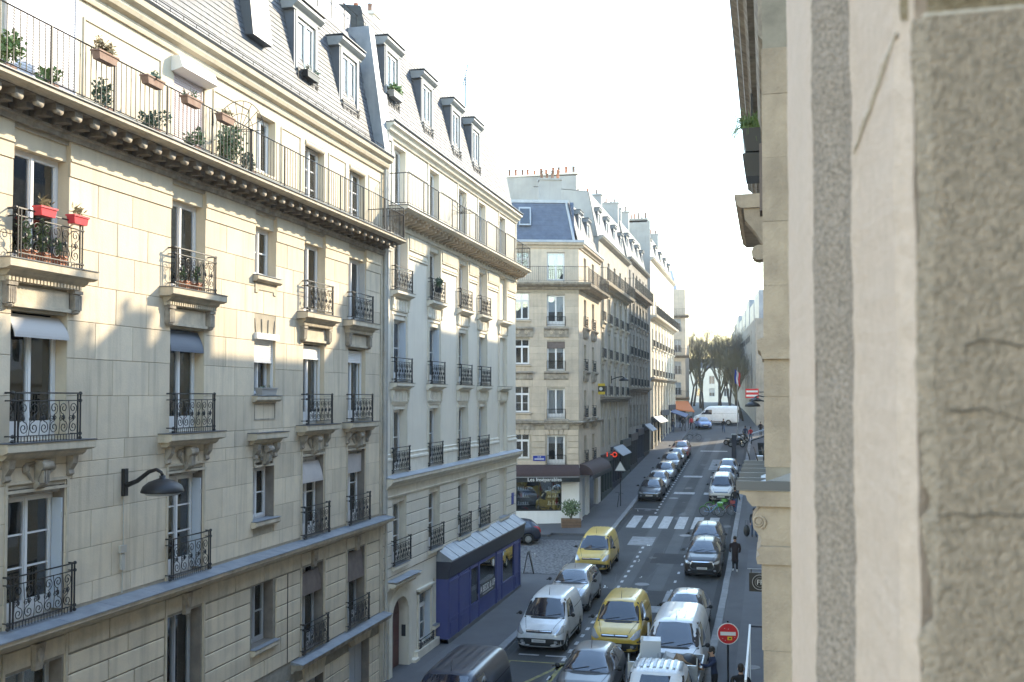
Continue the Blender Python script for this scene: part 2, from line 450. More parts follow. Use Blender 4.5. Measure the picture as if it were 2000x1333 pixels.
side = struct(sheet('side_street', -60, KL, yr(49.0, 66.0), -0.02, 'asphalt'), 'side street opening on the left')
def slab(name, x0, x1, y0, y1, label):
    mb = MB(); ys = yr(y0, y1); n = len(ys)
    for y in ys:
        g = gz(y); mb.v += [(x0, y, g-0.15), (x0, y, g+0.12), (x1, y, g+0.12), (x1, y, g-0.15)]
    for i in range(n-1):
        for k in range(3): mb.f.append((4*i+k, 4*i+k+1, 4*i+k+5, 4*i+k+4))
    mb.f += [(0,1,2,3), (4*n-1, 4*n-2, 4*n-3, 4*n-4)]
    return struct(mb.obj(name, 'pave'), label)
pave_r = slab('pavement', KR+0.31, 3.0, -30, 126, 'dark asphalt pavement along the right kerb')
pave_l = slab('pavement', -14.0, KL-0.31, -30, 51.6, 'dark asphalt pavement in front of the blue shop')
pave_c = slab('pavement', -13.2, KL-0.31, 63.0, 118, 'dark asphalt pavement running up the left row of shops')
pave_s = slab('pavement', -40, -13.2, 62.3, 67.5, 'narrow pavement below the white shop front')
pave_f = slab('pavement', -30, KL-0.31, 118.02, 150, 'sunlit pavement at the far corner')
sheet('pavement_repair', -1.15, 0.2, yr(30, 60), 0.126, 'pave_patch', pave_r)
sheet('pavement_repair', -1.5, 0.1, yr(72, 84), 0.126, 'pave_patch', pave_r)
sheet('pavement_repair', -11.6, -10.2, yr(33, 37), 0.126, 'pave_patch', pave_l)
MB().lathe([(0.3, 0), (0.3, 0.012), (0.27, 0.014)], 16).obj('manhole_cover', 'kerb', pave_r, (-0.62, 36.3, 0.13))
# cobbled apron in the side-street mouth
cob = bpy.data.materials.new('cobbles'); cob.use_nodes = True
_t = cob.node_tree; _b = _t.nodes['Principled BSDF']; _b.inputs['Roughness'].default_value = 0.8
_g = _t.nodes.new('ShaderNodeNewGeometry'); _vo = _t.nodes.new('ShaderNodeTexVoronoi'); _vo.inputs['Scale'].default_value = 7.5
_t.links.new(_g.outputs['Position'], _vo.inputs['Vector'])
_r = _t.nodes.new('ShaderNodeValToRGB'); _r.color_ramp.elements[0].color = (0.15, 0.15, 0.155, 1); _r.color_ramp.elements[1].color = (0.045, 0.045, 0.05, 1)
_r.color_ramp.elements[0].position = 0.35; _r.color_ramp.elements[1].position = 0.75
_t.links.new(_vo.outputs['Distance'], _r.inputs[0]); _t.links.new(_r.outputs[0], _b.inputs['Base Color'])
_bp = _t.nodes.new('ShaderNodeBump'); _bp.inputs['Strength'].default_value = 0.7; _bp.inputs['Distance'].default_value = 0.03; _bp.invert = True
_t.links.new(_vo.outputs['Distance'], _bp.inputs['Height']); _t.links.new(_bp.outputs[0], _b.inputs['Normal'])
MAT['cobbles'] = cob
sheet('cobbles', -30, -10.6, yr(52.4, 61.5), -0.012, 'cobbles', side)
# kerb stones, one by one while they can be told apart
def kerb_stone():
    w, h, l, c = 0.30, 0.28, 0.985, 0.02
    mb = MB(); mb.prism([(0, -0.15), (w, -0.15), (w, 0.126), (w-c, 0.135), (c, 0.135), (0, 0.12)], -l/2, l/2, 'y')
    return fixed(mb, 'kerb_stone')
ks = kerb_stone(); ks.materials.append(MAT['kerb'])
def kerb_row(par, x, y0, y1):
    y = y0
    while y < y1:
        link('kerb_stone', ks, None, par, (x + rng.uniform(-.006, .006), y+0.5, gz(y+0.5) + rng.uniform(-.005, .005)), (math.atan(gslope(y+0.5)), 0, 0))
        y += 1.0
kerb_row(pave_r, KR, 24, 124); kerb_row(pave_l, KL-0.3, 22, 51); kerb_row(pave_c, KL-0.3, 63, 118)
# painted markings
def mark(x0, x1, y0, y1, m='paint_white', dz=0.010, skew=0.0, name='road_marking'):
    mb = MB(); ys = yr(y0, y1, 1.0)
    for y in ys:
        s = skew*(y-y0); mb.v += [(x0+s, y, gz(y)+dz), (x1+s, y, gz(y)+dz)]
    mb.f = [(2*i, 2*i+1, 2*i+3, 2*i+2) for i in range(len(ys)-1)]
    return mb.obj(name, m, road)
for i in range(6): mark(-8.98+1.03*i, -8.36+1.03*i, 66.1, 70.5)
mark(-8.15, -6.7, 60.6, 63.2, 'paint_worn'); mark(-4.35, -3.4, 74.5, 75.2, 'paint_worn')
for y in (80.5, 90.0): mark(-7.2, -5.6, y, y+1.0, 'paint_white'); mark(-4.9, -3.4, y, y+1.0, 'paint_white')
mark(-5.35, -3.4, 95, 103, 'paint_worn'); mark(-7.0, -4.2, 110.0, 110.7, 'paint_white')
mark(-5.3, -3.9, 44.9, 46.2, 'paint_worn', dz=0.012)
y = 71.5
while y < 104: mark(-7.72, -7.58, y, y+0.5); y += 1.25
y = 33.5
while y < 60: mark(-7.22, -7.08, y, y+0.5); y += 1.25
for y in (73.2, 82.0, 47.2): mark(-9.3, -7.7, y, y+0.12)
y = 41
while y < 62: mark(-4.62, -4.5, y, y+0.5); y += 2.1
mark(-4.75, -4.5, 47.2, 49.6, 'paint_worn')
for xa in (-8.9, -7.9): mark(xa, xa+0.75, 36.55, 36.7)
mark(-9.1, -7.0, 35.6, 35.72, 'paint_yellow')
mark(-9.05, -8.93, 26, 35.6, 'paint_yellow'); mark(-9.0, -8.85, 29.6, 35.6, 'paint_yellow', skew=0.32); mark(-7.15, -7.0, 26, 35.6, 'paint_yellow')
# litter on the carriageway
for (lx, ly) in ((-6.9, 60.5), (-6.3, 52.3), (-7.7, 49.7), (-6.9, 56.2), (-8.9, 72.1), (-6.6, 44.2)):
    o = MB().leaves((0, 0, 0.03), (.05, .05, .01), 3, 0.12, rng).obj('litter', 'letter', None, (lx, ly, gz(ly)+0.01))
    tag(o, 'scrap of white paper lying on the asphalt roadway', 'litter', 'paper scraps on the road')

# tar seams, manholes, oil stains
def wander(x, y, L, dx, w, m, name, seed, dz=.0055):
    rg = random.Random(seed); mb = MB(); n = max(3, int(L/.5)); px = x
    for i in range(n+1):
        yy = y+L*i/n; px += rg.gauss(dx*L/n, .035); ww = w*rg.uniform(.6, 1.4)
        mb.v += [(px-ww/2, yy, gz(yy)+dz), (px+ww/2, yy, gz(yy)+dz)]
    mb.f = [(2*i, 2*i+1, 2*i+3, 2*i+2) for i in range(n)]
    return mb.obj(name, m, road)
for i, (x, y, L, dx) in enumerate(((-6.2, 41, 19, .01), (-4.7, 36, 10, .03), (-7.3, 58, 22, -.01), (-5.4, 71, 28, .01), (-6.6, 88, 20, 0), (-3.9, 61, 9, .06), (-8.6, 63.5, 2.6, .5), (-6.9, 47, 6, -.1))):
    wander(x, y, L, dx, .035, 'tar', 'tar_seam', i)
rg = random.Random(12)
for i in range(26):
    x = rg.choice((-8.3, -5.6, -5.9, -3.3))+rg.gauss(0, .35); y = rg.uniform(33, 100); r = rg.uniform(.1, .45); n = 12
    mb = MB(); mb.v = [(0, 0, 0)] + [(r*rg.uniform(.5, 1.1)*math.cos(6.283*k/n), r*1.6*rg.uniform(.5, 1.1)*math.sin(6.283*k/n), 0) for k in range(n)]; mb.f = [(0, 1+k, 1+(k+1) % n) for k in range(n)]
    mb.obj('oil_stain', 'stain', road, (x, y, gz(y)+.0065+i*.0001), (math.atan(gslope(y)), 0, 0))
for (x, y) in ((-6.1, 50.8), (-5.0, 64.0), (-7.0, 78.4), (-4.6, 94)):
    mc = MB().lathe([(.36, 0), (.36, .006), (.33, .009), (.05, .009)], 20).obj('manhole_cover', 'kerb', road, (x, y, gz(y)+.008), (math.atan(gslope(y)), 0, 0))
for xg, par_ in ((KR-.16, road), (KL+.16, road)):
    sheet('gutter_strip', xg-.14, xg+.14, yr(22, 124), .0045, 'asphalt_patch', road)
# ------------------------------------------------------------------ facade kit (local: x along the wall, y inwards, z up)
def bldg(name, label, ox, oy, rz, oz=0.0, group=None):
    return empty(name, label, 'building', (ox, oy, oz), rz, group)
def inop(x, z, ops): return any(a < x < b and c < z < d for a, b, c, d in ops)
def wall(par, name, m, x0, x1, z0, z1, ops=(), y=0.0, d=0.32, mrev=None):
    xs = sorted({x0, x1, *[min(max(o[i], x0), x1) for o in ops for i in (0, 1)]})
    zs = sorted({z0, z1, *[min(max(o[i], z0), z1) for o in ops for i in (2, 3)]})
    mb = MB()
    for i in range(len(xs)-1):
        for k in range(len(zs)-1):
            a, b, c, e = xs[i], xs[i+1], zs[k], zs[k+1]
            if not inop((a+b)/2, (c+e)/2, ops): mb.quad((a,y,c), (b,y,c), (b,y,e), (a,y,e))
    for a, b, c, e in ops:
        t = MB() if mrev else mb
        t.quad((a,y,c),(a,y+d,c),(a,y+d,e),(a,y,e)); t.quad((b,y,e),(b,y+d,e),(b,y+d,c),(b,y,c))
        t.quad((a,y,e),(a,y+d,e),(b,y+d,e),(b,y,e)); t.quad((a,y,c),(b,y,c),(b,y+d,c),(a,y+d,c))
        if mrev: link('reveal', t.mesh('reveal'), mrev, par)
    return link(name, mb.mesh(name), m, par)
def shell(par, m, x0, x1, z0, z1, depth=9.0, y=0.0, front=0.02):
    mb = MB()
    mb.quad((x0,y+front,z0),(x0,y+depth,z0),(x0,y+depth,z1),(x0,y+front,z1)); mb.quad((x1,y+front,z0),(x1,y+depth,z0),(x1,y+depth,z1),(x1,y+front,z1))
    mb.quad((x0,y+depth,z0),(x1,y+depth,z0),(x1,y+depth,z1),(x0,y+depth,z1)); mb.quad((x0,y+front,z1),(x1,y+front,z1),(x1,y+depth,z1),(x0,y+depth,z1))
    mb.obj('side_wall', m, par)
    MB().quad((x0+.05,y+1.6,z0),(x1-.05,y+1.6,z0),(x1-.05,y+1.6,z1-.05),(x0+.05,y+1.6,z1-.05)).obj('inner_wall', 'interior', par)
def block_mesh(w, h, t, ch=0.006):
    mb = MB(); c = ch
    o = [(0,0,0),(w,0,0),(w,0,h),(0,0,h)]; s = [(0,-t+c,0),(w,-t+c,0),(w,-t+c,h),(0,-t+c,h)]; f = [(c,-t,c),(w-c,-t,c),(w-c,-t,h-c),(c,-t,h-c)]
    mb.add(o+s+f, [(8,9,10,11)] + [(i,(i+1)%4,4+(i+1)%4,4+i) for i in range(4)] + [(4+i,4+(i+1)%4,8+(i+1)%4,8+i) for i in range(4)])
    return fixed(mb, 'stone_block')
def blocks(par, m, x0, x1, courses, ops, bw, t=0.02, jt=0.010, seed=1, name='stone_block', jitter=0.25, ch=0.006, minz=None):
    """courses: list of z levels bottom to top. every stone is its own object, cut around the openings."""
    rg = random.Random(seed); cnt = 0
    for k in range(len(courses)-1):
        za, zb = courses[k], courses[k+1]
        hs = [(a, b) for a, b, c, e in ops if c < zb-0.03 and e > za+0.03]
        hs.sort(); segs = []; cur = x0
        for a, b in hs:
            if a > cur+0.02: segs.append((cur, a))
            cur = max(cur, b)
        if cur < x1-0.02: segs.append((cur, x1))
        for a, b in segs:
            n = max(1, int(round((b-a)/bw)))
            cuts = [a]
            for i in range(1, n):
                cuts.append(a+(b-a)*(i + (0.25 if k % 2 else -0.25)*(1 if n > 1 else 0) + rg.uniform(-jitter, jitter)*0.3)/n)
            cuts.append(b)
            for i in range(n):
                w = round(cuts[i+1]-cuts[i]-jt, 2); h = round(zb-za-jt, 3)
                if w < 0.03: continue
                me = cached(('blk', w, h, t, ch, m), lambda: block_mesh(w, h, t, ch))
                link(name, me, m, par, (cuts[i]+jt/2, rg.uniform(-.002, .002), za+jt/2)); cnt += 1
    return cnt
def cornice(par, name, m, x0, x1, prof, y=0.0):
    return MB().prism([(y-p, z) for p, z in prof], x0, x1).obj(name, m, par)

def win_meshes(w, h, style, muntins):
    fr = MB(); pn = []
    f = 0.05; d = 0.06
    fr.box(0, f, 0, d, 0, h); fr.box(w-f, w, 0, d, 0, h); fr.box(f, w-f, 0, d, h-f, h); fr.box(f, w-f, 0, d, 0, f)
    n = 2 if w > 0.75 else 1
    lw = (w-2*f)/n; z0 = f; z1 = h-f
    if style == 'transom':
        zt = h*0.70; fr.box(f, w-f, -0.005, d, zt, zt+0.08)
        for i in range(n):
            a = f+i*lw; fr.box(a+lw-0.03 if i == 0 and n == 2 else a, a+lw if i == 0 and n == 2 else a+0.03, 0.0, d-0.01, zt+0.08, z1)
            pn.append((a+0.01, a+lw-0.01, zt+0.08, z1))
        z1 = zt
    kick = 0.28 if style == 'french' and h > 1.9 else 0.07
    for i in range(n):
        a = f+i*lw; b = a+lw; s = 0.055
        fr.box(a, a+s, -0.012, d-0.01, z0, z1); fr.box(b-s, b, -0.012, d-0.01, z0, z1)
        fr.box(a+s, b-s, -0.012, d-0.01, z1-s, z1); fr.box(a+s, b-s, -0.012, d-0.01, z0, z0+kick)
        for k in range(muntins):
            z = z0+kick+(z1-s-z0-kick)*(k+1)/(muntins+1); fr.box(a+s, b-s, 0.0, d-0.02, z-0.014, z+0.014)
        pn.append((a+s, b-s, z0+kick, z1-s))
    if n == 2: fr.box(w/2-0.03, w/2+0.03, -0.03, -0.012, z0, z1)
    return fixed(fr, 'window'), [fixed(MB().box(a, b, 0.022, 0.028, c, e), 'pane') for a, b, c, e in pn]
def curtain_mesh(w, h):
    mb = MB(); n = 18
    for i in range(n+1):
        x = w*i/n; y = 0.03*math.sin(i*1.9)
        mb.v += [(x, y, 0), (x, y, h)]
    mb.f = [(2*i, 2*i+2, 2*i+3, 2*i+1) for i in range(n)]
    return mb.mesh('curtain', True)
def window(par, x0, x1, z0, z1, y=0.2, style='french', frame='frame_white', muntins=0, curtain=None, flat=False):
    w = round(x1-x0, 3); h = round(z1-z0, 3)
    fm, pm = cached(('win', w, h, style, muntins), lambda: win_meshes(w, h, style, muntins))
    o = link('window_frame' if flat else 'window', fm, frame, par, (x0, y, z0))
    tgt = par if flat else o; base = (x0, y, z0) if flat else (0, 0, 0)
    for p in pm: link('pane', p, 'glass', tgt, base if flat else None)
    if curtain:
        for fa, fb in curtain:
            cm = cached(('cur', round(w*(fb-fa), 2), h), lambda: curtain_mesh(w*(fb-fa), h-0.1))
            link('curtain', cm, 'curtain', tgt, (base[0]+w*fa, base[1]+0.16, base[2]+0.05))
    q = (x0*7.13+z0*3.7) % 1.0
    if q < .30: link('inner_blind', cached(('ib', w, round(q, 1), h), lambda: fixed(MB().box(.04, w-.04, 0, .01, h*(.45+q), h-.05), 'inner_blind')), 'inner_white' if q < .18 else 'curtain', tgt, (base[0], base[1]+.11, base[2]))
    return o
def spiral(c, r0, r1, a0, turns, n=14, y=0.0):
    return [(c[0]+(r0+(r1-r0)*i/n)*math.cos(a0+turns*2*math.pi*i/n), y, c[1]+(r0+(r1-r0)*i/n)*math.sin(a0+turns*2*math.pi*i/n)) for i in range(n+1)]
def rail_mesh(w, h, p):
    mb = MB(); b = 0.012
    for z, r in ((h, 0.017), (h-0.13, b), (0.10, b)):
        mb.tube([(0, 0.0, z), (0, -p, z), (w, -p, z), (w, 0.0, z)], r)
    for x in (0, w, 0.07, w-0.07): mb.box(x-0.011, x+0.011, -p-0.011, -p+0.011, 0, h)
    for x in (-0.03, w+0.03):
        for z in (h, h-0.13, 0.10, 0.0+0.02):
            mb.ell((x, -p*0.9, z), (0.034, 0.034, 0.034), 6, 4); mb.tube([(x*0.5+ (w if x > w else 0)*0.5, -p, z), (x, -p*0.9, z)], 0.012)
    n = max(3, int(round((w-0.14)/0.26))); cw = (w-0.14)/n; z0 = 0.10; z1 = h-0.13; zc = (z0+z1)/2
    for i in range(n):
        xc = 0.07+cw*(i+0.5); s = 1 if i % 2 else -1
        r = min(cw*0.44, (z1-z0)*0.25)
        lo = spiral((xc, z0+r+0.02), r, r*0.18, math.pi/2 if s > 0 else math.pi/2, 1.5*s, 16, -p)
        hi = spiral((xc, z1-r-0.02), r, r*0.18, -math.pi/2, 1.5*s, 16, -p)
        mb.tube(lo, 0.0085); mb.tube(hi, 0.0085)
        mb.tube([(xc, -p, z0+2*r+0.02), (xc+s*cw*0.25, -p, zc), (xc, -p, z1-2*r-0.02)], 0.0085)
        mb.tube([(xc-cw/2, -p, z0), (xc-cw*0.36, -p, zc), (xc-cw/2, -p, z1)], 0.008)
        mb.ell((xc, -p, zc), (0.03, 0.02, 0.05), 6, 4)
        mb.tube(spiral((xc-cw*0.28, zc-0.02), 0.06, 0.015, 0, 1.2, 10, -p), 0.007)
    for i in range(int(w/0.075)):
        x = 0.07+0.075*i
        if x < w-0.05: mb.box(x-.005, x+.005, -p-.005, -p+.005, 0.0, 0.10)
    return fixed(mb, 'railing')
def railing(par, x0, x1, z, h=0.82, p=0.22, m='iron'):
    w = round(x1-x0, 2)
    me = cached(('rail', w, h, p), lambda: rail_mesh(w, h, p))
    return link('railing', me, m, par, (x0, 0, z))
def bar_rail(par, x0, x1, z, h, p, st=0.14, m='iron', posts=1.6, ends=True, name='railing', ret=None):
    mb = MB(); y = -p; ret = p if ret is None else ret
    pts = [(x0, y, z+h), (x1, y, z+h)]
    mb.tube(pts, 0.016); mb.tube([(x0, y, z+0.09), (x1, y, z+0.09)], 0.011)
    n = int((x1-x0)/st)
    for i in range(n+1):
        x = x0+(x1-x0)*i/n; mb.box(x-.006, x+.006, y-.006, y+.006, z+0.09, z+h)
    k = max(1, int((x1-x0)/posts))
    for i in range(k+1):
        x = x0+(x1-x0)*i/k; mb.box(x-.016, x+.016, y-.016, y+.016, z-0.02, z+h)
    if ends:
        for x in (x0, x1):
            mb.tube([(x, y, z+h), (x, y+ret, z+h)], 0.016); mb.tube([(x, y, z+0.09), (x, y+ret, z+0.09)], 0.011)
            q = y+st
            while q < y+ret: mb.box(x-.006, x+.006, q-.006, q+.006, z+0.09, z+h); q += st
    return mb.obj(name, m, par)
def flutes(w, h, t):
    mb = MB(); mb.box(0, w, -t*0.75, 0, 0.05, h); mb.box(-0.01, w+0.01, -t-0.01, 0, h-0.06, h)
    for i in range(4):
        a = w*(0.04+0.245*i); mb.box(a, a+w*0.17, -t, -t*0.7, 0.07, h-0.08)
    mb.ell((w/2, -t*0.45, 0.04), (w/2, t*0.5, 0.05), 8, 4)
    return fixed(mb, 'bracket')
def console_slab(par, x0, x1, zt, style, m='stone_trim', p=0.34):
    """balconette slab standing on a console, zt = top of the slab"""
    a, b = x0-0.42, x1+0.42
    MB().box(a-.012, b+.012, -p-.015, 0.0, zt, zt+0.018).obj('zinc_cover', 'zinc_dark', par)
    cornice(par, 'balcony_slab', m, a, b, [(0, zt), (p, zt), (p, zt-0.13), (p-0.04, zt-0.15), (p-0.10, zt-0.17), (0, zt-0.17)])
    cornice(par, 'bed_mould', m, a+0.12, b-0.12, [(0, zt-0.17), (p-0.10, zt-0.17), (p-0.13, zt-0.22), (p-0.20, zt-0.27), (0, zt-0.27)])
    if style == 'dentil':
        mb = MB(); x = a+0.17
        while x < b-0.2: mb.box(x, x+0.05, -0.17, -0.10, zt-0.345, zt-0.27); x += 0.085
        mb.obj('dentil_row', m, par)
        MB().box(a+0.15, b-0.15, -0.10, 0, zt-0.36, zt-0.27).obj('dentil_bed', m, par)
        me = cached(('flute', 1), lambda: flutes(0.2, 0.42, 0.15))
        for x in (x0-0.23, x1+0.03): link('bracket', me, 'stone_dark_trim' if m == 'stone_trim' else m, par, (x, 0, zt-0.78))
        mb = MB(); mb.box(x0-0.0, x1, -0.045, 0, zt-0.70, zt-0.40); mb.box(x0-0.02, x1+0.02, -0.085, 0, zt-0.76, zt-0.70)
        mb.obj('console_panel', m, par)
    else:
        me = cached(('volute', 1), volute)
        xc = (x0+x1)/2
        link('keystone_scroll', me, 'stone_dark_trim', par, (xc-0.13, 0, zt-0.80))
        mb = MB(); mb.prism([(0, 0), (-0.17, 0), (-0.15, -0.14), (-0.07, -0.26), (-0.09, -0.33), (-0.04, -0.37), (0, -0.35)], 0, 0.14)
        br = cached(('sidebr', 1), lambda: fixed(mb, 'bracket'))
        for x in (x0-0.16, x1+0.02): link('bracket', br, 'stone_dark_trim', par, (x, 0, zt-0.27))
        o = MB(); o.box(x0-0.10, x0-0.03, -0.03, 0, zt-0.80, zt-0.66); o.box(x1+0.03, x1+0.10, -0.03, 0, zt-0.80, zt-0.66); o.box(x0-0.10, x1+0.10, -0.04, 0, zt-0.84, zt-0.79)
        o.obj('architrave', m, par)
def volute():
    mb = MB(); mb.prism([(0, 0), (-0.07, 0), (-0.10, 0.18), (-0.17, 0.33), (-0.20, 0.5), (0, 0.5)], 0.03, 0.23)
    mb.cyl((-0.01, -0.15, 0.40), (0.27, -0.15, 0.40), 0.085, n=12); mb.cyl((0.02, -0.08, 0.08), (0.24, -0.08, 0.08), 0.05, n=10)
    for s in (-1, 1):
        mb.tube([(0.13+s*0.10, -0.02, 0.45), (0.13+s*0.30, -0.03, 0.42), (0.13+s*0.36, -0.03, 0.32), (0.13+s*0.26, -0.03, 0.26), (0.13+s*0.16, -0.03, 0.12)], [0.03, 0.04, 0.045, 0.035, 0.02], 6)
        mb.ell((0.13+s*0.33, -0.04, 0.36), (0.07, 0.06, 0.08), 8, 5)
    for i in range(3): mb.box(0.055+0.06*i, 0.085+0.06*i, -0.19+0.0, -0.10, 0.1, 0.32)
    return fixed(mb, 'keystone_scroll', False)
def sill(par, x0, x1, z, m='stone_trim', p=0.16, apron=True, ext=0.1):
    cornice(par, 'sill', m, x0-ext, x1+ext, [(0, z), (p, z-0.02), (p, z-0.10), (p-0.06, z-0.15), (0, z-0.15)])
    MB().box(x0-ext-.01, x1+ext+.01, -p-.01, 0.2, z+.001, z+0.014).obj('zinc_cover', 'zinc', par)
    if apron:
        mb = MB(); mb.box(x0, x1, -0.035, 0, z-0.34, z-0.15); mb.box(x0, x0+0.14, -0.04, 0, z-0.42, z-0.34); mb.box(x1-0.14, x1, -0.04, 0, z-0.42, z-0.34)
        mb.obj('sill_apron', m, par)
def slates(par, x0, x1, y0, z0, y1, z1, m='slate', w=0.22, e=0.145, seed=3):
    rg = random.Random(seed); mb = MB(); L = math.hypot(y1-y0, z1-z0); n = int(L/e); dy = (y1-y0)/L; dz = (z1-z0)/L
    ny, nz = -dz, dy   # outward normal
    for r in range(n):
        s0 = r*e; off = (r % 2)*w/2; c = int((x1-x0)/w)
        for i in range(c):
            a = x0+i*w+off; b = min(a+w-0.006, x1); t = 0.016+rg.uniform(0, 0.007)
            if b <= a: continue
            s1 = min(s0+e*1.25, L)
            A = (y0+dy*s0+ny*t, z0+dz*s0+nz*t); B = (y0+dy*s1+ny*0.003, z0+dz*s1+nz*0.003); C = (y0+dy*s0, z0+dz*s0)
            mb.add([(a,*C),(b,*C),(b,*A),(a,*A),(b,*B),(a,*B)], [(0,1,2,3),(3,2,4,5)])
    mb.quad((x0,y0,z0),(x1,y0,z0),(x1,y1,z1),(x0,y1,z1))
    o = mb.obj('slate_covering', m, par); o['kind'] = 'stuff'; return o
def dormer(par, x0, x1, z0, z1, y, slope, m='dormer_grey', front='dormer_front', rail=True, zb=None):
    """slope = dy/dz of the mansard behind"""
    d1 = (z1-z0)*slope + 0.35; t = 0.09
    mb = MB(); P = 0.16
    mb.prism([(y-P, z1+0.24), (y-P, z1+0.17), (y-P+0.07, z1+0.10), (y-0.03, z1+0.05), (y-0.02, z1), (y+d1+.1, z1), (y+d1+.1, z1+0.30), (y-P+.02, z1+0.26)], x0-t-P*0.8, x1+t+P*0.8)
    o = mb.obj('dormer', front, par)
    for xa, xb in ((x0-t, x0), (x1, x1+t)):
        MB().hexa([(xa,y,z0),(xb,y,z0),(xb,y+0.2,z0),(xa,y+0.2,z0),(xa,y,z1-.002),(xb,y,z1-.002),(xb,y+d1,z1-.002),(xa,y+d1,z1-.002)]).obj('cheek', m, o)
    MB().box(x0-t-P*0.8-.02, x1+t+P*0.8+.02, y-P-.03, y+d1+.1, z1+0.302, z1+0.325).obj('dormer_cap', 'zinc_dark', o)
    mb = MB(); mb.box(x0, x0+0.1, y-0.02, y+0.12, z0, z1); mb.box(x1-0.1, x1, y-0.02, y+0.12, z0, z1); mb.box(x0+0.1, x1-0.1, y-0.02, y+0.12, z1-0.12, z1)
    mb.obj('dormer_jamb', front, o)
    window(o, x0+0.1, x1-0.1, z0, z1-0.12, y+0.05, 'plain', 'frame_white', 0, flat=True, curtain=[(0.05, 0.95)])
    MB().quad((x0, y+.6, z0), (x1, y+.6, z0), (x1, y+.6, z1), (x0, y+.6, z1)).obj('inner_wall', 'interior', o)
    if rail:
        me = cached(('rail', round(x1-x0-.1, 2), 0.8, 0.06), lambda: rail_mesh(round(x1-x0-.1, 2), 0.8, 0.06))
        link('railing', me, 'iron', o, (x0+.05, y, z0+.02))
    return o
def chimney(par, x0, x1, y0, y1, z0, z1, pots, m='plaster_white', pm=('terracotta', 'terracotta_brown'), seed=1, ph=0.5):
    rg = random.Random(seed)
    mb = MB(); mb.box(x0, x1, y0, y1, z0, z1); mb.box(x0-.06, x1+.06, y0-.06, y1+.06, z1, z1+0.12)
    o = mb.obj('chimney', m, par)
    alongx = (x1-x0) > (y1-y0)
    for i in range(pots):
        f = (i+0.5)/pots; h = ph*rg.uniform(0.65, 1.35); r = rg.uniform(0.085, 0.12)
        me = cached(('pot', round(h, 1), round(r, 2)), lambda: fixed(MB().lathe([(r*1.1, 0), (r, 0.05), (r*0.85, h*0.85), (r*1.05, h*0.88), (r*1.05, h), (r*0.7, h), (r*0.65, h*0.6)], 10), 'chimney_pot', True))
        x = x0+(x1-x0)*f if alongx else (x0+x1)/2; y = (y0+y1)/2 if alongx else y0+(y1-y0)*f
        link('chimney_pot', me, rg.choice(pm), o, (x, y, z1+0.12))
    return o
def roller(par, x0, x1, z0, z1, y, m, box=True, drop=None):
    mb = MB(); z = z1; zb = z0 if drop is None else z1-drop
    while z > zb+0.01: mb.prism([(y, z), (y-0.012, z-0.012), (y-0.012, z-0.04), (y, z-0.05)], x0+.03, x1-.03); z -= 0.05
    mb.box(x0, x0+0.035, y-0.03, y+0.03, z0, z1); mb.box(x1-0.035, x1, y-0.03, y+0.03, z0, z1); mb.box(x0+.035, x1-.035, y-.02, y+.01, zb-0.05, zb)
    o = mb.obj('roller_shutter', m, par)
    return o
def bow_blind(par, x0, x1, z0, z1, y, out, m):
    mb = MB(); n = 8
    pr = [(y - out*math.sin(math.pi*0.5*i/n), z1-(z1-z0)*i/n) for i in range(n+1)]
    pr += [(q[0]+0.02, q[1]) for q in reversed(pr)]
    return mb.prism(pr, x0, x1).obj('blind', m, par)
def plants(o_name, label, loc, size, n, leaf, m='leaf', cat='plant', pot=None, potdim=None, group=None, rot=0.0, seed=1, flowers=None):
    rg = random.Random(seed)
    e = empty(o_name, label, cat, loc, rot, group)
    z = 0
    if pot:
        w, d, h = potdim; mb = MB(); t = 0.85
        mb.hexa([(-w/2*t,-d/2*t,0),(w/2*t,-d/2*t,0),(w/2*t,d/2*t,0),(-w/2*t,d/2*t,0),(-w/2,-d/2,h),(w/2,-d/2,h),(w/2,d/2,h),(-w/2,d/2,h)])
        mb.box(-w/2-.012, w/2+.012, -d/2-.012, d/2+.012, h-0.03, h)
        mb.obj('pot', pot, e); z = h
    mb = MB()
    for i in range(max(4, n//40)):
        x = rg.uniform(-size[0], size[0])*0.7; y = rg.uniform(-size[1], size[1])*0.7
        mb.leaves((x, y, z+size[2]*rg.uniform(0.5, 1.1)), (size[0]*0.45, size[1]*0.45, size[2]*0.7), n//max(4, n//40), leaf, rg)
        mb.tube([(x*0.5, y*0.5, z), (x, y, z+size[2])], 0.006, 3)
    mb.obj('foliage', m, e)
    if flowers:
        MB().leaves((0, 0, z+size[2]), (size[0], size[1], size[2]*.5), 25, leaf*0.7, rg).obj('flowers', flowers, e)
    return e
# ------------------------------------------------------------------ the tan stone house on the left
B1 = bldg('apartment_building', 'tan stone apartment house at left with ornate balconettes and long flower balcony', XL, 0, R(90))
C1 = [(9.75, 11.1), (14.45, 15.85), (19.12, 20.45), (22.75, 23.85), (25.48, 26.83), (28.53, 29.88)]
narrow = 3
X0, X1 = 2.0, 31.4
r1 = []; r2 = []; r3 = []; r4 = []; r5 = []
for i, (a, b) in enumerate(C1):
    n = i == narrow
    r1.append((a, b, 3.28 if n else (2.5 if i > 3 else 1.9), 4.78)); r2.append((a, b, 6.35 if n else 5.58, 7.85 if not n else 7.78))
    r3.append((a, b, 9.42 if n else 8.65, 10.85)); r4.append((a, b, 12.38 if n else 11.72, 13.92))
    r5.append((a+.05, b-.05, 14.56 if not n else 15.0, 16.42))
gdoor = [(25.6, 26.9, 0.15, 1.75), (28.7, 30.3, 0.15, 1.95)]
ops_low = r1 + gdoor
wall(B1, 'wall', 'joint_grey', X0, X1, -0.3, 5.3, ops_low, mrev='reveal_brown', d=0.34)
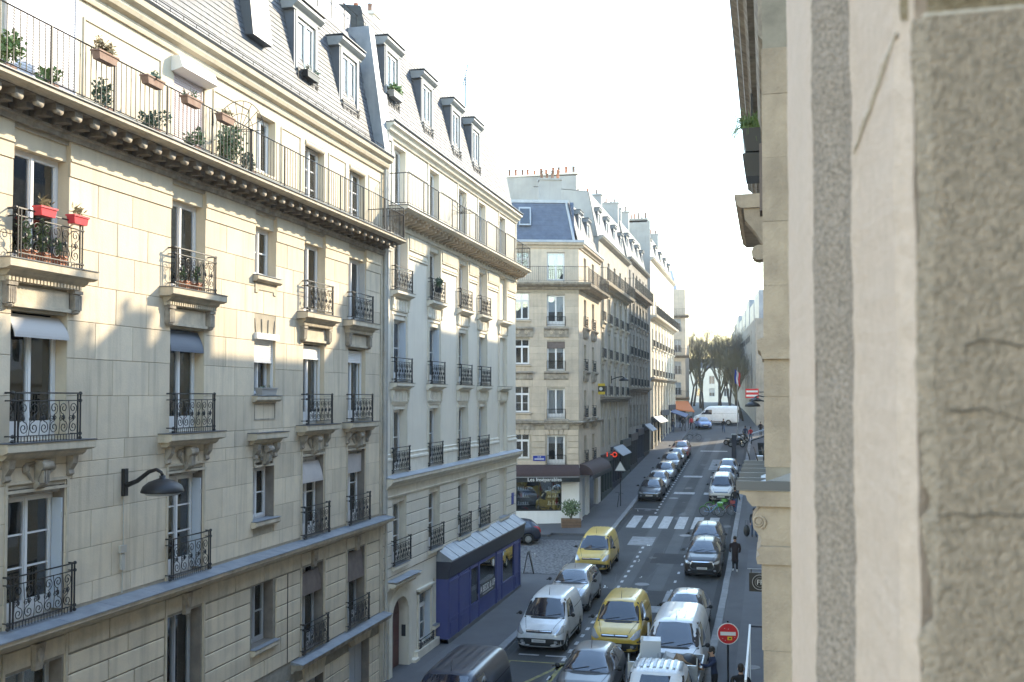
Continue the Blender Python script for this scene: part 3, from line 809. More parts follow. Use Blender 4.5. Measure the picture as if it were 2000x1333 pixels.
wall(B1, 'wall', 'joint_tan', X0, X1, 5.3, 8.2, r2, mrev='reveal_brown', d=0.34)
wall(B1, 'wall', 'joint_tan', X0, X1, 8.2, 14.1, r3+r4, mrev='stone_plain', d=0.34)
wall(B1, 'wall', 'stone_plain', X0, X1, 14.1, 17.0, r5, y=0.0, d=0.34)
shell(B1, 'plaster_pale', X0, X1, -0.3, 17.2, 9)
# ashlar, stone by stone
blocks(B1, 'stone_tan', X0+8, X1-.3, [5.62, 5.98, 6.62, 7.30, 7.92, 8.21, 8.59, 9.41, 10.09, 10.77, 11.45, 12.10, 12.74, 13.36], r2+r3+r4, 1.05, 0.016, 0.009, seed=4)
blocks(B1, 'stone_tan', X0+8, X1-.3, [0.2, 0.62, 1.02, 1.42, 1.82], gdoor, 1.3, 0.035, 0.03, seed=6, ch=0.014)
lowops = [(a-.12, b+.12, c, 5.3) for a, b, c, d in r1]
blocks(B1, 'stone_tan', X0+8, X1-.3, [2.46, 2.86, 3.25, 3.64, 4.03, 4.42, 4.78], lowops, 1.6, 0.035, 0.028, seed=5, ch=0.014)
blocks(B1, 'stone_trim', X0+8, X1-.3, [4.80, 5.20], [(a-.12, b+.12, 0, 9) for i, (a, b) in enumerate(C1) if i != narrow], 1.6, 0.045, 0.03, seed=8, name='frieze_block', ch=0.012)
cornice(B1, 'pier_strip', 'stone_trim', X1-.28, X1, [(0, -.2), (0.04, -.2), (0.04, 14.0), (0, 14.0)])
# first-floor cornice with zinc top
cornice(B1, 'cornice', 'stone_trim', X0, X1+.05, [(0, 5.20), (0.06, 5.20), (0.08, 5.25), (0.20, 5.28), (0.22, 5.33), (0.36, 5.36), (0.40, 5.40), (0.40, 5.47), (0, 5.47)])
x = X0
while x < X1:
    b = min(x+1.35, X1+.06)
    MB().hexa([(x, -.43, 5.472), (b-.012, -.43, 5.472), (b-.012, 0, 5.472), (x, 0, 5.472), (x, -.43, 5.495), (b-.012, -.43, 5.495), (b-.012, 0, 5.56), (x, 0, 5.56)]).obj('zinc_sheet', 'zinc', B1); x += 1.35
# lower string course over the ground floor
cornice(B1, 'string_course', 'stone_dark_trim', 24.9, X1+.05, [(0, 2.12), (0.05, 2.12), (0.10, 2.2), (0.30, 2.24), (0.34, 2.36), (0, 2.36)])
MB().hexa([(24.85, -.36, 2.362), (X1+.07, -.36, 2.362), (X1+.07, 0, 2.362), (24.85, 0, 2.362), (24.85, -.36, 2.38), (X1+.07, -.36, 2.38), (X1+.07, 0, 2.45), (24.85, 0, 2.45)]).obj('zinc_sheet', 'zinc', B1)
for a, b, c, e in gdoor:
    for k in range(5):
        f = (k-2)/2; xc = (a+b)/2
        mb = MB(); w = (b-a)/5
        mb.hexa([(xc+f*2*w*0.9-w*.46, -.06, e-.05), (xc+f*2*w*.9+w*.46, -.06, e-.05), (xc+f*2*w*.9+w*.46, 0, e-.05), (xc+f*2*w*.9-w*.46, 0, e-.05),
                 (xc+f*2*w*1.15-w*.5, -.06, 2.11), (xc+f*2*w*1.15+w*.5, -.06, 2.11), (xc+f*2*w*1.15+w*.5, 0, 2.11), (xc+f*2*w*1.15-w*.5, 0, 2.11)])
        mb.obj('voussoir', 'stone_trim', B1)
    d = MB(); d.box(a, b, .25, .30, c, e)
    for k in range(3): d.box(a+.1+k*(b-a-.2)/3+.03, a+.1+(k+1)*(b-a-.2)/3-.03, .235, .25, c+.2, e-.15)
    d.obj('door', 'frame_grey', B1)
# low shop canopy at the foot of the facade
mb = MB(); mb.hexa([(20.4, -1.1, 1.55), (24.6, -1.1, 1.55), (24.6, -.05, 1.75), (20.4, -.05, 1.75), (20.4, -1.1, 1.62), (24.6, -1.1, 1.62), (24.6, -.05, 2.02), (20.4, -.05, 2.02)])
mb.obj('canopy', 'zinc', B1); MB().box(20.45, 24.55, -1.12, -1.08, 1.25, 1.55).obj('canopy_valance', 'sign_red', B1)
# windows
fr = 'frame_white'
for i, (a, b) in enumerate(C1):
    n = i == narrow
    cur = [(0.55, 0.95)] if i in (1,) else ([(0.08, 0.35), (0.62, 0.93)] if i in (2, 4) else [(0.6, 0.95)])
    window(B1, a, b, r1[i][2], r1[i][3], .26, 'french', 'frame_grey', 1 if n else 0, [(0.3, 0.6)])
    window(B1, a, b, r2[i][2], r2[i][3]-.14, .24, 'french', fr, 2 if i in (1, 2) else (1 if n else 1), cur)
    MB().box(a, b, .10, .24, r2[i][3]-.14, r2[i][3]).obj('shutter_case', 'stone_dark_trim', B1)
    window(B1, a, b, r3[i][2], r3[i][3]-.05, .22, 'french', fr, 0, [(0.35, 0.95)] if i == 1 else cur)
    window(B1, a, b, r4[i][2], r4[i][3]-.30, .22, 'french', fr, 1 if n else 0, cur)
    MB().box(a, b, .05, .22, r4[i][3]-.30, r4[i][3]).obj('shutter_case', 'stone_plain', B1)
    # folded metal shutters against the far reveal
    if i in (1, 2): MB().box(b-.045, b-.01, .02, .22, 5.65, 7.6).obj('shutter', 'shutter_blue', B1)
    if i == 5: MB().box(b-.045, b-.01, .02, .2, 11.75, 13.55).obj('shutter', 'frame_grey', B1)
    if i in (1, 2): # hinge rods of the shutters
        mb = MB()
        for z in (5.9, 6.6, 7.3): mb.cyl((b-.03, .015, z-.05), (b-.03, .015, z+.05), .014, n=6)
        mb.obj('hinge', 'frame_grey', B1)
    # dark mouldings framing first-floor windows
    if not n:
        mb = MB(); mb.box(a-.09, a-.03, -.035, 0, 5.5, 7.93); mb.box(b+.03, b+.09, -.035, 0, 5.5, 7.93); mb.box(a-.09, b+.09, -.04, 0, 7.93, 7.98); mb.obj('architrave', 'stone_trim', B1)
        mb = MB(); mb.box(a-.10, a-.05, -.05, 0, 2.45, 5.18); mb.box(b+.05, b+.10, -.05, 0, 2.45, 5.18); mb.obj('architrave', 'stone_trim', B1)
        mb = MB(); xc = (a+b)/2
        mb.box(a-.05, xc-.13, -.03, 0, 4.84, 5.16); mb.box(xc+.13, b+.05, -.03, 0, 4.84, 5.16); mb.obj('lintel_panel', 'stone_trim', B1)
        mb = MB(); mb.hexa([(xc-.09, -.09, 4.74), (xc+.09, -.09, 4.74), (xc+.09, 0, 4.74), (xc-.09, 0, 4.74), (xc-.13, -.13, 5.19), (xc+.13, -.13, 5.19), (xc+.13, 0, 5.19), (xc-.13, 0, 5.19)]); mb.ell((xc, -.12, 5.0), (.07, .04, .13), 8, 6)
        mb.obj('keystone', 'stone_dark_trim', B1)
        railing(B1, a-.10, b+.10, r2[i][2]-.0, .85, .16)
        railing(B1, a-.10, b+.10, r1[i][2], .8, .14)
        console_slab(B1, a, b, 8.62, 'leaf'); railing(B1, a-.12, b+.12, 8.64, .82, .22)
        console_slab(B1, a, b, 11.66, 'dentil'); railing(B1, a-.12, b+.12, 11.68, .84, .22)
    else:
        sill(B1, a, b, 12.38); sill(B1, a, b, 9.42, apron=False); sill(B1, a, b, 6.35, apron=False); sill(B1, a, b, 3.26, apron=False)
        mb = MB()
        for (p, q, s, t) in ((a, b, 9.20, 9.235), (a, b, 8.82, 8.855), (a, a+.035, 8.85, 9.2), (b-.035, b, 8.85, 9.2)): mb.box(p, q, -.03, 0, s, t)
        mb.obj('panel_frame', 'stone_dark_trim', B1)
        console_slab(B1, a+.12, b-.12, 8.50, 'leaf', p=.26)
        for k in range(4):
            xc = a+.08+(b-a-.16)*k/3; f = (k-1.5)*.04
            MB().hexa([(xc-.012, -.022, 10.98), (xc+.012, -.022, 10.98), (xc+.012, 0, 10.98), (xc-.012, 0, 10.98), (xc-.012+f, -.022, 11.32), (xc+.012+f, -.022, 11.32), (xc+.012+f, 0, 11.32), (xc-.012+f, 0, 11.32)]).obj('flat_arch_joint', 'joint_grey', B1)
        roller(B1, a, b, 9.44, 10.84, .08, 'frame_white', drop=.55)
        MB().box(a-.02, b+.05, -.10, .10, 10.82, 10.97).obj('shutter_box', 'frame_white', B1)
# blinds
bow_blind(B1, 14.47, 15.83, 10.40, 10.80, .14, .22, 'blind_pale'); bow_blind(B1, 19.15, 20.43, 10.36, 10.82, .14, .16, 'blind_slate')
for i in (4, 5):
    a, b = C1[i]; roller(B1, a+.02, b-.02, 8.7, 10.8, .14, 'frame_white', drop=.32)
bow_blind(B1, 25.5, 26.8, 7.05, 7.62, .14, .15, 'blind_grey'); MB().box(28.55, 29.86, .10, .13, 7.08, 7.66).obj('blind', 'blind_grey', B1)
bow_blind(B1, 25.5, 26.8, 4.0, 4.6, .12, .10, 'blind_brown'); bow_blind(B1, 28.55, 29.86, 3.85, 4.7, .10, .10, 'blind_brown')
# pier caps under the balcony
edges = [X0+8] + [v for ab in C1 for v in ab] + [X1-.28]
edges = [X0+8, C1[1][0]] + [v for k in range(1, 5) for v in (C1[k][1], C1[k+1][0])] + [C1[5][1], X1-.28]
for k in range(0, len(edges)-1, 2):
    a, b = edges[k]+.01, edges[k+1]-.01
    cornice(B1, 'pier_cap', 'stone_plain', a, b, [(0, 13.37), (0.035, 13.37), (0.035, 13.62), (0.06, 13.64), (0.06, 13.68), (0.035, 13.70), (0.035, 13.995), (0, 13.995)])
cornice(B1, 'beam', 'stone_dark_trim', X0, X1, [(0, 13.998), (0.09, 13.998), (0.09, 14.08), (0.13, 14.10), (0.13, 14.14), (0, 14.15)])
MB().box(X0, X1, -.058, 0, 14.152, 14.36).obj('frieze', 'stone_shaded', B1); MB().box(X0, X1, -.62, -.05, 14.345, 14.361).obj('soffit', 'stone_shaded', B1)
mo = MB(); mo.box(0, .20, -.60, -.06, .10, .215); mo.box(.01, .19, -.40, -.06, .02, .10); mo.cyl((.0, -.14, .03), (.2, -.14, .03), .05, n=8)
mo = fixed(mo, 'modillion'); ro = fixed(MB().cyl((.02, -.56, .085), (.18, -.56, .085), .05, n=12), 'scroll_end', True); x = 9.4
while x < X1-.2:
    link('scroll_end', ro, 'stone_dark_trim', link('modillion', mo, 'stone_shaded', B1, (x, 0, 14.145))); x += 0.485
cornice(B1, 'balcony_slab', 'stone_trim', X0, X1+.02, [(0, 14.362), (0.62, 14.362), (0.66, 14.385), (0.74, 14.39), (0.80, 14.42), (0.80, 14.49), (0, 14.49)])
x = X0
while x < X1:
    b = min(x+2.1, X1+.03)
    MB().box(x, b-.01, -.83, 0, 14.492, 14.515+rng.uniform(0, .004)).obj('zinc_sheet', 'zinc_dark', B1); x += 2.1
bar_rail(B1, X0+4, X1-.05, 14.52, 1.02, .72, .145)
bar_rail(B1, X1-1.3, X1-.05, 14.52, .78, .74, .13, ends=True)
for o_ in (21.2,):    # fan-shaped guard between two flats
    mb = MB()
    for k in range(10):
        t = math.pi*k/9; mb.tube([(o_, -.42, 15.5), (o_, -.42-.62*math.cos(t), 15.5+.72*math.sin(t))], .008)
    mb.tube([(o_, -.42-.62*math.cos(math.pi*k/14), 15.5+.72*math.sin(math.pi*k/14)) for k in range(15)], .009)
    mb.tube([(o_, -.42-.35*math.cos(math.pi*k/10), 15.5+.42*math.sin(math.pi*k/10)) for k in range(11)], .008)
    mb.box(o_-.01, o_+.01, -.8, 0, 14.52, 14.55); mb.tube([(o_, -.74, 14.52), (o_, -.74, 15.54), (o_, -.02, 15.54), (o_, -.02, 14.52)], .014)
    for k in range(1, 6): mb.box(o_-.006, o_+.006, -.72+.12*k, -.708+.12*k, 14.52, 15.54)
    mb.obj('balcony_divider', 'iron_brown', B1)
# attic storey: shutters, windows, recessed panels, eaves
roller(B1, C1[1][0]-.25, C1[1][1]+.12, 14.56, 16.9, -.02, 'shutter_white')
roller(B1, C1[2][0]+.02, C1[2][1]-.1, 14.56, 16.4, .05, 'shutter_pink')
mb = MB(); mb.prism([(-.28, 16.36), (-.05, 16.30), (.06, 16.30), (.06, 16.62), (-.20, 16.62)], C1[2][0]-.05, C1[2][1]+.05); mb.obj('shutter_box', 'frame_white', B1)
window(B1, C1[0][0], C1[0][1], 14.58, 16.4, .2)
for i in (3, 4, 5):
    a, b, c, e = r5[i]; window(B1, a, b, c, e-(.02 if i == 3 else .1), .2, 'french', fr, 0 if i == 3 else 2, [(.1, .4)])
    if i > 3: MB().cyl((a+.02, .03, e-.08), (b-.02, .03, e-.08), .075, n=10).obj('rolled_awning', 'stone_plain', B1)
for a, b in ((16.2, 18.7), (20.75, 22.45), (24.1, 25.25), (27.05, 28.3), (30.1, 31.1)):
    mb = MB()
    for (p, q, s, t) in ((a, b, 16.36, 16.40), (b-.04, b, 14.6, 16.36), (a, a+.03, 14.6, 16.36)): mb.box(p, q, -.025, 0, s, t)
    mb.obj('panel_frame', 'stone_plain', B1)
cornice(B1, 'eaves_cornice', 'stone_plain', X0, X1+.03, [(0, 16.70), (0.05, 16.70), (0.07, 16.76), (0.07, 16.84), (0.18, 16.88), (0.22, 16.96), (0.22, 17.02), (0.33, 17.08), (0.36, 17.18), (0, 17.18)])
mb = MB(); mb.prism([(-.36, 17.182), (-.40, 17.24), (-.40, 17.26), (-.38, 17.26), (-.34, 17.20), (0, 17.20), (0, 17.182)], X0, X1); mb.obj('gutter', 'zinc_dark', B1)
mb = MB(); mb.tube([(X0, -.33, 17.40), (X1-.1, -.33, 17.40)], .012); x = X0
while x < X1: mb.tube([(x, -.33, 17.20), (x, -.33, 17.40)], .008); x += .5
mb.obj('snow_guard', 'iron', B1)
# mansard
SL1 = 0.20
slates(B1, X0, X1-.45, .05, 17.2, .05+SL1*3.9, 21.1)
MB().hexa([(X1-.46, -.25, 17.2), (X1-.02, -.25, 17.2), (X1-.02, .9, 17.2), (X1-.46, .9, 17.2), (X1-.46, .35, 21.5), (X1-.02, .35, 21.5), (X1-.02, 1.6, 21.5), (X1-.46, 1.6, 21.5)]).obj('party_wall', 'zinc', B1)
MB().quad((X0, .05+SL1*3.9, 21.1), (X1, .05+SL1*3.9, 21.1), (X1, 5, 22.1), (X0, 5, 22.1)).obj('upper_roof', 'zinc', B1)
for i in (4, 5):
    d_ = dormer(B1, C1[i][0], C1[i][1], 17.55, 20.0, .28, SL1)
dormer(B1, C1[1][0], C1[1][1], 17.55, 20.0, .28, SL1)
mb = MB(); mb.hexa([(22.7, .05, 18.35), (23.7, .05, 18.35), (23.7, .35, 18.35), (22.7, .35, 18.35), (22.7, .22, 19.9), (23.7, .22, 19.9), (23.7, .5, 19.9), (22.7, .5, 19.9)]); rw = mb.obj('roof_window', 'zinc_dark', B1)
MB().quad((22.8, .052, 18.45), (23.6, .052, 18.45), (23.6, .205, 19.8), (22.8, .205, 19.8)).obj('pane', 'car_glass', rw)
chimney(B1, 29.6, 30.4, 2.0, 4.2, 20.5, 23.2, 4, 'plaster_white', seed=3)
MB().box(27.6, 31.2, 1.1, 4.6, 20.9, 22.0).obj('roof_cabin', 'slate_blue', B1)
mb = MB(); mb.tube([(27.2, .9, 22.0), (31.3, .9, 22.0)], .02)
for k in range(5): mb.tube([(27.2+k, .9, 21.1), (27.2+k, .9, 22.0)], .015)
mb.obj('roof_railing', 'iron', B1)
# rain pipe between the two houses
mb = MB(); mb.tube([(X1-.06, -.09, 17.1), (X1-.06, -.09, 14.6), (X1-.06, -.09, 5.6)], .055, 8)
for z in (6.5, 8.7, 10.9, 13.0): mb.cyl((X1-.06, -.09, z-.03), (X1-.06, -.09, z+.03), .07, n=8)
mb.obj('drainpipe', 'pipe_grey', B1, smooth=False)
# wall cable with junction box
mb = MB(); mb.tube([(17.54, -.03, 7.5), (17.55, -.035, 6.6), (17.53, -.03, 5.6)], .014); mb.box(17.42, 17.60, -.08, -.02, 6.38, 6.52); mb.box(17.46, 17.56, -.07, -.02, 6.05, 6.36)
mb.obj('wall_cable', 'pvc', B1)
mb = MB(); mb.tube([(24.55, -.06, 2.5), (24.55, -.06, 4.8)], .012); mb.obj('wall_cable', 'iron', B1)

# things standing on its balconies (world coordinates)
def onB1(u, p, z): return (XL+p, u, z)
k = 0
for (u, seed, m) in ((15.7, 1, 'leaf_dry'), (17.15, 2, 'leaf_dark'), (18.5, 3, 'leaf'), (19.85, 4, 'leaf_dry')):
    nm = ['with a bushy dry plant, nearest the left edge', 'with sparse dark leaves, second from left', 'with small green tuft, third from left', 'with dry stalks, just left of the fan-shaped guard'][k]
    plants('flower_box', 'brown box on long balcony rail ' + nm, onB1(u, .83, 15.32), (.26, .08, .07 + (.1 if k == 0 else 0)), [160, 60, 60, 60][k], .10, m, 'flower box', 'planter_brown', (.55, .17, .16), 'window boxes hung along the long balcony', R(90), seed); k += 1
k = 0
for (u, sx, sz, n, m, lab) in ((13.7, .32, .34, 420, 'leaf_bright', 'leafy green shrub at the left end of the long balcony'), (14.7, .25, .2, 200, 'leaf_bright', 'low bright green plant on the long balcony below the white shutter'),
    (16.2, .2, .36, 240, 'leaf_dark', 'dark shrub on the long balcony just right of the white shutter'), (17.7, .34, .24, 260, 'leaf_dark', 'low spreading plant on the long balcony mid way to the pink shutter'),
    (19.2, .25, .22, 200, 'leaf', 'green plant on the long balcony below the pink shutter'), (20.7, .36, .5, 800, 'leaf', 'large green bush beside the fan-shaped balcony guard'), (21.6, .2, .26, 160, 'leaf_dark', 'small plant just right of the fan-shaped balcony guard')):
    plants('potted_plant', lab, onB1(u, .45, 14.52), (sx, sx*.7, sz), n, .085, m, 'plant', 'terracotta_brown', (.24, .22, .14), 'pot plants along the long balcony', 0, 20+k); k += 1
for (u, lab) in ((14.9, 'red plastic planter, the left of two on the ornate balconette at upper left'), (15.75, 'red plastic planter, the right of two on the ornate balconette at upper left')):
    plants('flower_box', lab, onB1(u, .28, 12.46), (.15, .06, .10), 50, .10, 'leaf_dry', 'flower box', 'planter_red', (.40, .17, .16), 'red planters', R(90), 31)
for j, (u, sx, n, lab, pm) in enumerate(((14.7, .12, 120, 'terracotta pot with a plant, first behind the upper left balconette', 'terracotta'), (15.1, .14, 240, 'tall leafy pot plant in the middle of the upper left balconette', 'terracotta'), (15.5, .12, 80, 'terracotta pot at the right of the upper left balconette', 'terracotta'),
        (19.5, .12, 90, 'terracotta pot, left one on the second balconette from the left', 'terracotta'), (19.95, .12, 90, 'terracotta pot, right one on the second balconette from the left', 'terracotta'), (20.3, .16, 160, 'leafy pot plant at the foot of the low window near the bottom edge', 'planter_black'))):
    plants('flower_pot', lab, onB1(u, .1, 11.69 if j < 5 else 1.95), (sx, sx*.6, .32 if j in (0, 1, 5) else .2), n, .09, 'leaf', 'pot plant', pm, (.2, .2, .18), 'pots on the balconettes', 0, 40+j)
plants('flower_box', 'grey planter on the sill of the narrow middle window', onB1(23.3, .06, 9.44), (.3, .05, .04), 20, .06, 'leaf_dark', 'flower box', 'planter_grey', (.85, .18, .18), None, R(90), 51)
plants('flower_box', 'black window box hung on the left dormer of the tan house', onB1(26.15, -.14, 18.25), (.42, .08, .08), 60, .1, 'leaf_dark', 'flower box', 'planter_black', (.8, .2, .18), None, R(90), 52)

# street lamp on the wall
lp = empty('wall_lamp', 'dark iron street lamp on a curved arm fixed to the tan stone wall', 'lamp', (XL, 17.54, 7.45))
MB().box(.02, .10, -.055, .055, .02, .55).obj('backplate', 'iron', lp)
MB().tube([(.09, 0, .22), (.35, -.02, .32), (.62, -.05, .50), (.80, -.08, .55), (.92, -.10, .50), (.95, -.10, .44)], [.05, .045, .04, .035, .032, .03], 8).obj('arm', 'iron', lp, smooth=True)
MB().lathe([(.40, 0), (.40, .03), (.36, .12), (.26, .20), (.12, .25), (.06, .27), (.06, .32)], 20, (.95, -.10, .12)).obj('lamp_shade', 'iron', lp, smooth=True)
MB().lathe([(.30, -.05), (.36, 0.0)], 16, (.95, -.10, .12)).obj('lens', 'frame_grey', lp)

# ------------------------------------------------------------------ the cream rendered house next to it
B2 = bldg('apartment_building', 'cream rendered apartment house with blue ground-floor shop and slate dormers', XL, 0, R(90))
C2 = [(32.27, 33.63), (36.03, 37.36), (39.74, 41.07), (42.74, 44.06), (46.25, 47.62)]
Y0, Y1 = 31.43, 49.55
q1 = [(a, b, 3.75, 5.98) for a, b in C2]; q2 = [(a, b, 6.82, 9.12) for a, b in C2]; q3 = [(a, b, 9.90, 12.18) for a, b in C2]; q4 = [(a, b, 13.0, 15.02) for a, b in C2]
q5 = [(a+.1, b-.1, 15.75, 17.92) for a, b in C2]
door = (32.2, 33.8, 0.1, 2.55); gw = (34.95, 36.3, 0.42, 2.33); gw2 = (36.55, 36.93, 0.9, 2.6)
wall(B2, 'wall', 'render_cream', Y0, Y1, -.3, 3.4, [door, gw, gw2], d=.4)
wall(B2, 'wall', 'joint_grey', Y0, Y1, 3.4, 6.3, q1, d=.36, mrev='render_trim')
wall(B2, 'wall', 'render_cream', Y0, Y1, 6.3, 15.5, q2+q3+q4, d=.36)
wall(B2, 'wall', 'render_cream', Y0, Y1, 15.5, 18.3, q5, d=.36)
shell(B2, 'plaster_pale', Y0, Y1, -.3, 18.4, 9)
blocks(B2, 'rust_block', Y0+.02, Y1, [3.42, 3.72, 4.12, 4.52, 4.92, 5.32, 5.72, 6.06], q1, 9, .035, .03, seed=11, ch=.014, jitter=0)
# base plinth stepping by the door
mb = MB(); mb.box(34.5, 36.95, -.16, 0, -.2, .40); mb.box(34.1, 34.55, -.22, 0, -.2, .22); mb.obj('plinth', 'render_trim', B2)
# arched door
mb = MB(); n = 14; xc = 33.0; hw = .80; sp = 2.0
arc = [(xc-hw*math.cos(math.pi*i/n), sp+.62*math.sin(math.pi*i/n)) for i in range(n+1)]
arco = [(xc-(hw+.30)*math.cos(math.pi*i/n), sp+.95*math.sin(math.pi*i/n)) for i in range(n+1)]
for i in range(n):
    a, b, c, d = arc[i], arc[i+1], arco[i+1], arco[i]
    mb.hexa([(a[0], -.07, a[1]), (b[0], -.07, b[1]), (b[0], .0, b[1]), (a[0], .0, a[1]), (d[0], -.07, d[1]), (c[0], -.07, c[1]), (c[0], .0, c[1]), (d[0], .0, d[1])])
mb.box(xc-hw-.30, xc-hw, -.07, 0, -.2, sp); mb.box(xc+hw, xc+hw+.30, -.07, 0, -.2, sp)
mb.obj('door_surround', 'render_trim', B2)
mb = MB()
for i in range(n):   # spandrel fill above the arch inside the opening
    a, b = arc[i], arc[i+1]
    mb.hexa([(a[0], .0, a[1]), (b[0], .0, b[1]), (b[0], .38, b[1]), (a[0], .38, a[1]), (a[0], .0, 2.66), (b[0], .0, 2.66), (b[0], .38, 2.66), (a[0], .38, 2.66)])
mb.obj('arch', 'render_trim', B2)
mb = MB(); mb.box(32.2, 33.8, .30, .36, .1, 2.6)
dr = mb.obj('door', 'door_red', B2)
for xa in (32.3, 33.05):
    for za, zb in ((.3, .95), (1.1, 1.9)): MB().box(xa, xa+.62, .28, .30, za, zb).obj('door_panel', 'door_red', dr)
MB().ell((33.0, .26, 1.05), (.03, .03, .03)).obj('handle', 'brass', dr)
MB().box(33.79, 33.80, .05, .2, 1.1, 1.5).obj('intercom', 'shop_dark', B2)
cornice(B2, 'door_hood', 'render_trim', 31.75, 34.2, [(0, 2.98), (.10, 3.02), (.14, 3.12), (.34, 3.16), (.38, 3.24), (0, 3.30)])
MB().box(31.72, 34.23, -.40, 0, 3.302, 3.32).obj('zinc_cover', 'zinc_pale', B2)
mb = MB(); x = 31.9
while x < 34.0: mb.box(x, x+.06, -.26, -.10, 3.06, 3.12); x += .13
mb.obj('dentil_row', 'render_trim', B2)
# ground-floor windows
window(B2, *gw, .2, 'transom', 'frame_white', 1, [(.2, .8)]); railing(B2, 34.9, 36.35, .42, .30, .12)
mb = MB(); mb.box(34.83, 34.95, -.05, 0, .40, 2.45); mb.box(36.3, 36.42, -.05, 0, .40, 2.45); mb.box(34.83, 36.42, -.05, 0, 2.33, 2.45); mb.box(34.76, 36.5, -.12, 0, 2.45, 2.53); mb.obj('architrave', 'render_trim', B2)
MB().box(36.24, 36.28, .0, .19, .45, 2.3).obj('shutter', 'shutter_blue', B2)
window(B2, gw2[0], gw2[1], gw2[2], gw2[3], .1, 'plain', 'frame_white'); sill(B2, 36.5, 36.93, .88, 'render_trim', apron=False, ext=.04)
# first-floor sills, cornice, upper windows
cornice(B2, 'cornice', 'render_trim', Y0+.05, Y1+.12, [(0, 6.0), (.05, 6.0), (.09, 6.08), (.05, 6.10), (.05, 6.33), (.14, 6.37), (.18, 6.45), (.26, 6.50), (.34, 6.60), (.34, 6.70), (0, 6.70)])
MB().hexa([(Y0+.03, -.36, 6.702), (Y1+.15, -.36, 6.702), (Y1+.15, 0, 6.702), (Y0+.03, 0, 6.702), (Y0+.03, -.36, 6.72), (Y1+.15, -.36, 6.72), (Y1+.15, 0, 6.80), (Y0+.03, 0, 6.80)]).obj('zinc_sheet', 'zinc_pale', B2)
for k in range(6):
    a = Y0+.12 if k == 0 else C2[k-1][1]+.12; b = C2[k][0]-.12 if k < 5 else Y1
    cornice(B2, 'dado', 'render_trim', a, b, [(0, 6.78), (.05, 6.78), (.05, 7.22), (.08, 7.26), (.08, 7.32), (.03, 7.36), (.03, 7.42), (.05, 7.46), (0, 7.50)])
for i, (a, b) in enumerate(C2):
    blind = i == 4
    for q, (z0, z1, mu) in enumerate(((3.75, 5.98, 2), (6.82, 9.12, 1), (9.90, 12.18, 1), (13.0, 15.02, 0))):
        lint = .16
        if blind: MB().box(a, b, .12, .16, z0, z1).obj('blind_recess', 'render_cream', B2)
        else: window(B2, a, b, z0, z1-lint, .24, 'french', 'frame_white', mu, [(.55, .95)] if (i+q) % 2 else [(.05, .3), (.6, .95)])
        if not blind: MB().box(a, b, .04, .24, z1-lint, z1).obj('lintel', 'render_trim', B2)
    # hooded surrounds
    for z0, z1 in ((6.82, 9.12), (9.90, 12.18), (13.0, 15.1)):
        mb = MB(); t = .15
        mb.box(a-t, a-t+.05, -.03, 0, z0, z1+.08); mb.box(b+t-.05, b+t, -.03, 0, z0, z1+.08); mb.box(a-.04, a, -.045, 0, z0, z1); mb.box(b, b+.04, -.045, 0, z0, z1)
        mb.obj('window_surround', 'render_trim', B2)
    for zt in (9.86, 12.96):
        cornice(B2, 'balcony_slab', 'render_trim', a-.22, b+.22, [(0, zt), (.26, zt), (.26, zt-.09), (.20, zt-.13), (.10, zt-.16), (.08, zt-.22), (0, zt-.22)])
        MB().box(a-.23, b+.23, -.275, 0, zt+.001, zt+.015).obj('zinc_cover', 'zinc_dark', B2)
        mb = MB(); mb.box(a-.05, b+.05, -.04, 0, zt-.66, zt-.26); n = 5
        for k in range(n): x = a+(b-a)*(k+.5)/n; mb.box(x-.085, x+.085, -.06, -.04, zt-.62, zt-.30)
        mb.obj('fluted_panel', 'render_trim', B2)
        for x in (a-.14, b+.04): MB().prism([(0, zt-.24), (-.12, zt-.24), (-.10, zt-.45), (-.07, zt-.52), (-.09, zt-.60), (-.04, zt-.66), (0, zt-.62)], x, x+.10).obj('bracket', 'render_trim', B2)
    if not blind:
        railing(B2, a-.14, b+.14, 6.84, .84, .10); railing(B2, a-.14, b+.14, 9.88, .82, .18); railing(B2, a-.14, b+.14, 12.98, .80, .18)
        railing(B2, a-.14, b+.14, 3.78, .82, .15)
    sill(B2, a, b, 3.74, 'render_trim', apron=False, ext=.08)
    if i < 2:
        MB().box(b-.05, b-.01, .02, .22, 9.92, 11.95).obj('shutter', 'shutter_blue', B2)
        MB().box(b-.09, b-.052, .04, .22, 9.92, 11.95).obj('shutter', 'shutter_blue', B2)
    window(B2, q5[i][0], q5[i][1], q5[i][2], q5[i][3], .22, 'french', 'frame_white', 0, [(.1, .9)])
for k in range(6):   # pilaster heads below the balcony
    a = Y0+.35 if k == 0 else C2[k-1][1]+.18; b = C2[k][0]-.18 if k < 5 else Y1-.05
    mb = MB(); mb.box(a, b, -.05, 0, 14.55, 15.06); n = max(2, int((b-a)/.14))
    for j in range(n): x = a+(b-a)*(j+.5)/n; mb.box(x-.045, x+.045, -.07, -.05, 14.6, 15.0)
    mb.obj('fluted_panel', 'render_trim', B2)
    mb = MB(); mb.box(a, b, -.03, 0, 14.36, 14.42); mb.box(a, b, -.05, 0, 14.25, 14.30); mb.box(b-.05, b, -.02, 0, 13.0, 14.25); mb.box(a, a+.05, -.02, 0, 13.0, 14.25); mb.obj('panel_frame', 'render_trim', B2)
    mb = MB(); mb.box(a, b, -.03, 0, 17.30, 17.36); mb.box(b+.02, b+.1, -.04, 0, 15.7, 18.2); mb.obj('panel_frame', 'render_trim', B2)
cornice(B2, 'beam', 'render_trim', Y0+.1, Y1, [(0, 15.08), (.08, 15.08), (.12, 15.14), (.06, 15.18), (.06, 15.52), (0, 15.52)])
